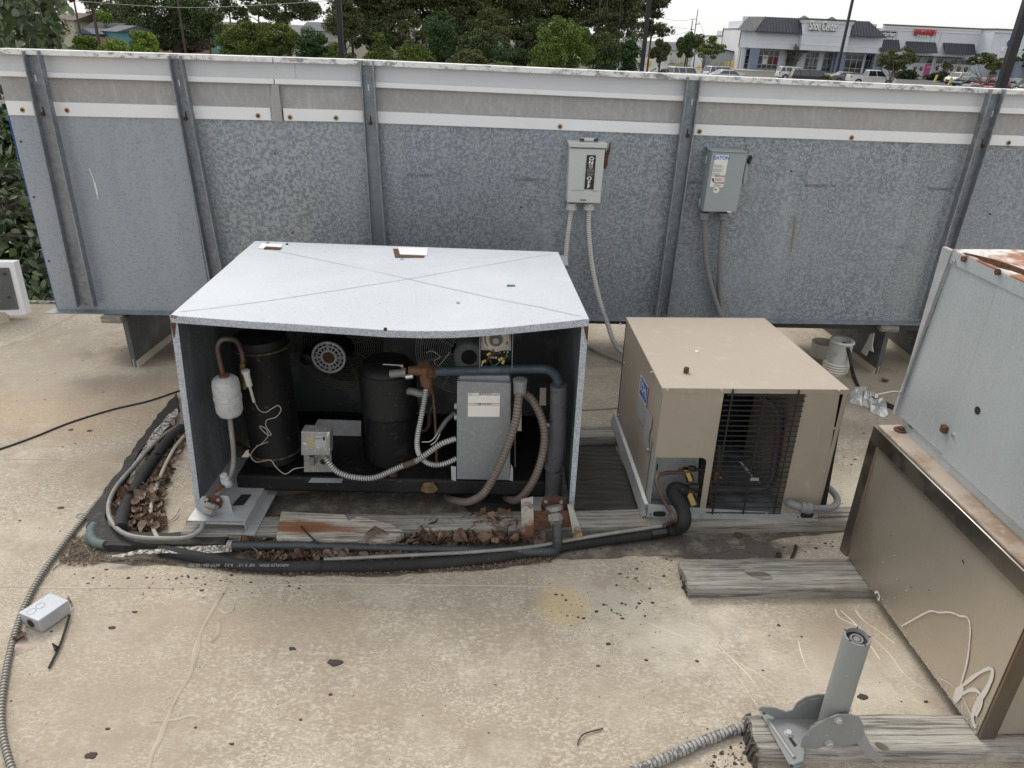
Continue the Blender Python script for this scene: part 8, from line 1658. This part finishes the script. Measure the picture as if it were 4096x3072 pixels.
mb=MB(); V=[Vector((c.x+1.15*math.cos(2*PI*k/28),D3-.06,c.z+.92*math.sin(2*PI*k/28))) for k in range(28)]; mb.ext(V,(0,.05,0)); mb.build('oval_rim',M['wprint'],ov,smooth=False)
text('Tri-',M['wprint'],ov,Vector((c.x-.2,D3-.16,c.z)),(1,0,0),(0,.0,1),1.0,'sign_lettering',offset=.01,sx=.8)
c=wy(1014,49.8,D3-.1); sb(c.x-2.2,c.x+2.9,c.z-.3,c.z+.3,D3-.1,D3,'sign_board',M['wprint']); text('APPLIANCE PARTS & SERVICE',M['bohnblue'],sh,Vector((c.x+.3,D3-.12,c.z)),(1,0,0),(0,0,1),.42,'sign_lettering',sx=.8)
# wig shop windows
YG=D2+2.2
def winpost(px0,px1,yt,ym,yb_,cols,posters):
    x0,x1=wX(px0,60,YG),wX(px1,60,YG); zt3=wZ(px0,yt,YG); zm=wZ(px0,ym,YG); zb3=max(wZ(px0,yb_,YG),zfl+.1); mb=MB(); w_=.08
    for z in(zb3,zm,zt3-w_): mb.bx(x0,x1,YG-.12,YG,z,z+w_)
    for i in range(cols+1): x=x0+(x1-x0)*i/cols; mb.bx(x-w_/2,x+w_/2,YG-.14,YG-.02,zb3,zt3)
    f_=mb.build('window',alum,sh,smooth=False)
    for i in range(cols):
        a=x0+(x1-x0)*i/cols+w_/2; c=x0+(x1-x0)*(i+1)/cols-w_/2
        g_=MB(); g_.bx(a,c,YG-.06,YG-.02,zm+w_,zt3-w_); g_.build('pane',glass if i%2==0 else reflect,f_,smooth=False)
        g_=MB(); g_.bx(a,c,YG-.06,YG-.02,zb3+w_,zm); pn_=g_.build('poster_pane',posters[i%len(posters)],f_,smooth=False)
        if posters[i%len(posters)] is not pink:
            cx_=(a+c)/2; cz=zb3+(zm-zb3)*.62; r_=(c-a)*.2; g_=MB()
            V=[Vector((cx_+r_*1.5*math.cos(2*PI*k/14),YG-.07,cz+r_*1.9*math.sin(2*PI*k/14)-r_*.5)) for k in range(14)]; g_.ext(V,(0,.008,0)); g_.build('poster_hair',hair[i%2],f_,smooth=False)
            g_=MB(); V=[Vector((cx_+r_*.75*math.cos(2*PI*k/12),YG-.08,cz+r_*1.0*math.sin(2*PI*k/12))) for k in range(12)]; g_.ext(V,(0,.008,0)); g_.build('poster_face',skin,f_,smooth=False)
pink=mat('pink_poster',(.55,.08,.26),.6); white_p=mat('pale_poster',(.52,.56,.62),.6); hair=[mat('dark_hair_print',(.04,.03,.03),.7),mat('brown_hair_print',(.10,.06,.045),.7)]; skin=mat('skin_tone_print',(.30,.19,.14),.7); yy=mat('pale_yellow_poster',(.52,.50,.40),.6)
winpost(914,932.5,56.8,63,76.5,3,[white_p,white_p,pink]); winpost(936,972,58,63.7,73,5,[white_p,yy,white_p,yy,white_p])
p=wX(929.3,68,YG); text('SALE',M['wprint'],sh,Vector((p,YG-.09,wZ(929,67,YG))),(1,0,0),(0,0,1),.45,'poster_lettering',offset=.02)
for a_,c_ in((884,914),(932.5,936),(972,996)): sb(wX(a_,60,YG),wX(c_,60,YG),zfl,zk2,YG-.1,YG+.2,'pier',stc)
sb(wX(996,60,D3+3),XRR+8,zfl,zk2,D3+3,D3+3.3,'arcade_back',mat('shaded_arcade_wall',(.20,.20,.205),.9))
for px in(1003,1022): sb(wX(px,62,D3)-.5,wX(px,62,D3)+.5,zfl,zk2,D3+.1,D3+.9,'column',colb)
# shed
a=wy(712,60,150); c=wy(733.5,60,150); zc_=wZ(733,52.5,150); zt4=wZ(716,47.5,150); t=thing('metal_shed',((a.x+c.x)/2,150,GZ),'grey metal shed with a sloping roof against the white side wall','shed')
mb=MB(); mb.ext([(a.x-3,150,GZ),(a.x-3,150,zt4),(a.x,150,zt4),(c.x,150,zc_),(c.x,150,GZ)],(0,9,0)); mb.build('wall',mat('grey_metal_siding',(.33,.35,.37),.7),t,smooth=False)
mb=MB(); mb.ext([(a.x-.3,149.7,zt4+.02),(a.x-.3,149.7,zt4+.2),(c.x+.5,149.7,zc_+.1),(c.x+.5,149.7,zc_-.08)],(0,9.5,0)); mb.build('roof',mans,t,smooth=False)
t=thing('slat_screen',(wX(697,60,146),146,GZ),'white vertical slat screen beside the grey shed','screen')
for i in range(9):
    x=wX(692.5+i*1.15,60,146); mb=MB(); mb.bx(x-.1,x+.1,146,146.1,GZ,wZ(692.5+i*1.15,55,146)); mb.build('slat',M['white'],t,smooth=False)
# ---------------------------------------------------------------- vehicles
tyre=mat('tyre',(.02,.02,.02),.8); rim=mat('alloy_rim',(.42,.42,.43),.3,.8); cglass=mat('car_glass',(.018,.022,.026),.08,spec=.9); tail=mat('tail_lamp_red',(.35,.012,.012),.3); head=mat('head_lamp',(.6,.6,.6),.15); blackt=mat('black_trim',(.02,.02,.02),.6)
def paintm(name,c,m=.0): return mat(name,c,.3,m,coat=.6,layers=[n_(1.5,.45,.7,tuple(v*.85 for v in c),.5)])
PC=dict(white=paintm('white_car_paint',(.62,.63,.64)),cream=paintm('cream_car_paint',(.62,.60,.52)),silver=paintm('silver_car_paint',(.40,.42,.46),.5),bluesilver=paintm('pale_blue_car_paint',(.48,.52,.62),.4),black=paintm('black_car_paint',(.016,.017,.022)),dark=paintm('slate_car_paint',(.07,.085,.10),.4),red=paintm('red_car_paint',(.30,.03,.04),.2),grey=paintm('grey_car_paint',(.20,.215,.21),.5))
# profile: lower body (x,z); greenhouse (xrb,xrt,xft,xfb), roof height
CT=dict(
 sedan=dict(L=4.7,W=1.82,low=[(-2.35,.35),(-2.38,.62),(-2.30,.98),(-1.75,1.02),(1.05,.94),(1.75,.82),(2.22,.66),(2.36,.48),(2.30,.28),(-2.25,.26)],gh=(-1.75,-.95,.45,1.15),zb=.95,zt=1.44,wx=(-1.40,1.42),r=.32),
 suv=dict(L=4.6,W=1.88,low=[(-2.28,.40),(-2.32,.72),(-2.24,1.08),(1.10,1.08),(1.85,.98),(2.20,.80),(2.30,.50),(2.22,.32),(-2.2,.32)],gh=(-2.22,-1.92,.55,1.20),zb=1.07,zt=1.70,wx=(-1.38,1.40),r=.36),
 boxy=dict(L=4.25,W=1.82,low=[(-2.10,.42),(-2.12,.75),(-2.10,1.10),(1.10,1.10),(1.80,1.06),(2.06,.95),(2.12,.50),(2.05,.34),(-2.05,.34)],gh=(-2.08,-2.00,.75,1.12),zb=1.09,zt=1.70,wx=(-1.28,1.28),r=.36),
 van=dict(L=5.15,W=1.98,low=[(-2.55,.34),(-2.58,.70),(-2.52,1.08),(1.25,1.05),(2.10,.90),(2.48,.66),(2.56,.42),(2.5,.26),(-2.5,.26)],gh=(-2.50,-2.28,.75,1.75),zb=1.04,zt=1.76,wx=(-1.55,1.55),r=.34),
 pickup=dict(L=5.9,W=2.03,low=[(-2.92,.52),(-2.95,.95),(-2.92,1.28),(-.75,1.28),(-.75,1.22),(1.35,1.22),(2.70,1.14),(2.92,.95),(2.95,.60),(2.85,.42),(-2.85,.45)],gh=(-.75,-.62,.95,1.62),zb=1.21,zt=1.93,wx=(-1.85,1.95),r=.41))
def car(px,ytop,kind,color,head_,label,group='cars parked in front of the shops',dx=0):
    S=CT[kind]; h_=S['zt']; yh=HSL(px); kf=h_/-(-4.5); yb_=(ytop-kf*yh)/(1-kf); p=wg(px,yb_); t=thing({'pickup':'pickup_truck','van':'minivan'}.get(kind,'parked_car'),p,label,{'pickup':'pickup truck','van':'minivan','suv':'SUV','boxy':'SUV'}.get(kind,'car'),group)
    ORG[t.name]=Vector((0,0,0)); t.rotation_euler=(0,0,R(head_)); W=S['W']; hw=W/2; cp_=PC[color]
    def side(P,y): return [Vector((x,y,z)) for x,z in P]
    # body with wheel arches
    low=S['low']; zb0=min(z for x,z in low); pts=[]
    top=[q for q in low if q[1]>zb0+.12 or True]
    P=list(low); bot=[]
    rr=S['r']*1.18
    for wx in S['wx']:
        for k in range(9):
            a=PI-PI*k/8; bot.append((wx+rr*math.cos(a),max(zb0,S['r']*1.0+rr*math.sin(a)-.04)))
    # low lists run rear->front over the top and back underneath; insert arches on the underside
    over=[q for q in P[:-2]]; fr=P[-2]; re=P[-1]
    poly=over+[fr]+[q for q in reversed(bot)]+[re]
    mb=MB(); n=len(poly); a=[Vector((x,-hw*(1 if .5<z<1.0 else .96),z)) for x,z in poly]; b2=[Vector((v.x,-v.y,v.z)) for v in a]
    mb.add(a+b2,[tuple(range(n))[::-1],tuple(range(n,2*n))]+[(i,(i+1)%n,n+(i+1)%n,n+i) for i in range(n)]); body=mb.build('body',cp_,t,bevel=.05,seg=2)
    mb=MB(); mb.bx(S['wx'][0]-.5,S['wx'][1]+.5,-hw+.22,hw-.22,.25,.9); mb.build('underbody',blackt,body,smooth=False)
    xrb,xrt,xft,xfb=S['gh']; zb,zt=S['zb'],S['zt']; yb2,yt2=hw-.10,hw-.28
    B=[(xrb,-yb2,zb),(xfb,-yb2,zb),(xfb,yb2,zb),(xrb,yb2,zb)]; T=[(xrt,-yt2,zt-.05),(xft,-yt2,zt-.05),(xft,yt2,zt-.05),(xrt,yt2,zt-.05)]
    mb=MB(); mb.hexa([Vector(v) for v in B],[Vector(v) for v in T]); mb.build('windows',cglass,t,bevel=.03)
    mb=MB(); mb.hexa([Vector((xrt-.06,-yt2-.03,zt-.08)),Vector((xft+.06,-yt2-.03,zt-.08)),Vector((xft+.06,yt2+.03,zt-.08)),Vector((xrt-.06,yt2+.03,zt-.08))],[Vector((xrt+.06,-yt2+.06,zt)),Vector((xft-.1,-yt2+.06,zt)),Vector((xft-.1,yt2-.06,zt)),Vector((xrt+.06,yt2-.06,zt))]); mb.build('roof',cp_,t,bevel=.03)
    mb=MB()
    for s_ in(-1,1):
        for xb,xt in((xrb,xrt),(xfb,xft),(xrb*.4+xfb*.6-.25,xrt*.4+xft*.6-.1)): mb.tube([Vector((xb,s_*yb2,zb)),Vector((xt,s_*yt2,zt-.04))],.045,6)
        if kind in('suv','van','boxy'): mb.tube([Vector((xrb*.75+xfb*.25,s_*yb2,zb)),Vector((xrt*.8+xft*.2,s_*yt2,zt-.04))],.05,6)
    mb.build('pillars',cp_,t,kind='stuff')
    for wx in S['wx']:
        for s_ in(-1,1):
            c=Vector((wx,s_*(hw-.11),S['r'])); mb=MB(); mb.lathe([(S['r']*.6,-.11),(S['r']*.95,-.10),(S['r'],-.06),(S['r'],.06),(S['r']*.95,.10),(S['r']*.6,.11)],c,(0,1,0),20); wh=mb.build('wheel',tyre,t)
            mb=MB(); y=s_*.112; mb.cyl(c+Vector((0,y*.7,0)),c+Vector((0,y,0)),S['r']*.60,16); mb.build('rim',rim,wh)
    xf=max(x for x,z in low); xr=min(x for x,z in low)
    for s_ in(-1,1):
        mb=MB(); mb.box((xf-.14,s_*(hw-.22),S['zb']*.70),(.26,.34,.13)); mb.build('headlight',head,t,bevel=.03)
        mb=MB(); mb.box((xr+.06,s_*(hw-.12),S['zb']*.88),(.14,.2,.24)); mb.build('tail_light',tail,t,bevel=.02)
        mb=MB(); mb.box((xfb-.25,s_*(hw+.06),zb+.06),(.12,.2,.14)); mb.build('mirror',cp_ if kind!='pickup' else blackt,t,bevel=.02)
    mb=MB(); mb.box((xf-.02,0,.52),(.08,W*.6,.18)); mb.build('grille',blackt,t,bevel=.02)
    if kind=='pickup':
        mb=MB(); mb.bx(-2.80,-.85,-hw+.14,hw-.14,1.275,1.30); mb.build('bed_opening',blackt,t,smooth=False)
    if kind in('suv','boxy'):
        for s_ in(-1,1): mb=MB(); mb.tube([Vector((xrt+.2,s_*(yt2-.05),zt+.0)),Vector((xrt+.3,s_*(yt2-.05),zt+.05)),Vector((xft-.3,s_*(yt2-.05),zt+.05)),Vector((xft-.2,s_*(yt2-.05),zt))],.02,5); mb.build('roof_rail',blackt,t)
    return t
car(664.5,67.5,'sedan','black',28,'black car partly hidden left of the boxy white SUV')
car(684,66.2,'boxy','white',22,'boxy white SUV seen from behind, left of the small tree')
car(720,65.6,'suv','bluesilver',20,'pale silver-blue SUV behind the silver sedan')
car(727,69.2,'sedan','silver',12,'silver sedan in front of the pale silver-blue SUV')
car(792,66.2,'suv','white',2,'white SUV half behind the black minivan')
car(809,68.8,'van','black',-3,'black minivan beside the third lamp post')
car(846,71.3,'sedan','grey',2,'grey car behind the third lamp post')
car(869,69.2,'pickup','white',-3,'white crew-cab pickup truck parked left of the broad small tree')
car(956,71.6,'suv','cream',215,'cream SUV facing us behind the right yellow bollard')
car(965,75.6,'sedan','dark',208,'slate blue sedan right of the cream SUV')
car(966,83.3,'sedan','dark',200,'dark car of which only the roof shows above the wall')
car(984,77.0,'sedan','red',212,'red car behind the stems of the small tree, farther one')
car(994,79.2,'sedan','red',210,'red car left of the thick lamp post, nearer one')
car(1000,77.4,'sedan','silver',208,'silver car behind the thick lamp post')
car(1016,77.6,'suv','grey',200,'grey SUV right of the thick lamp post')
car(1030,82.0,'sedan','white',205,'white car cut by the right edge of the picture')
onroof=True
# ================================================================ set the roof's objects on the true vertical
for o in roof: o.matrix_basis=RM@o.matrix_basis
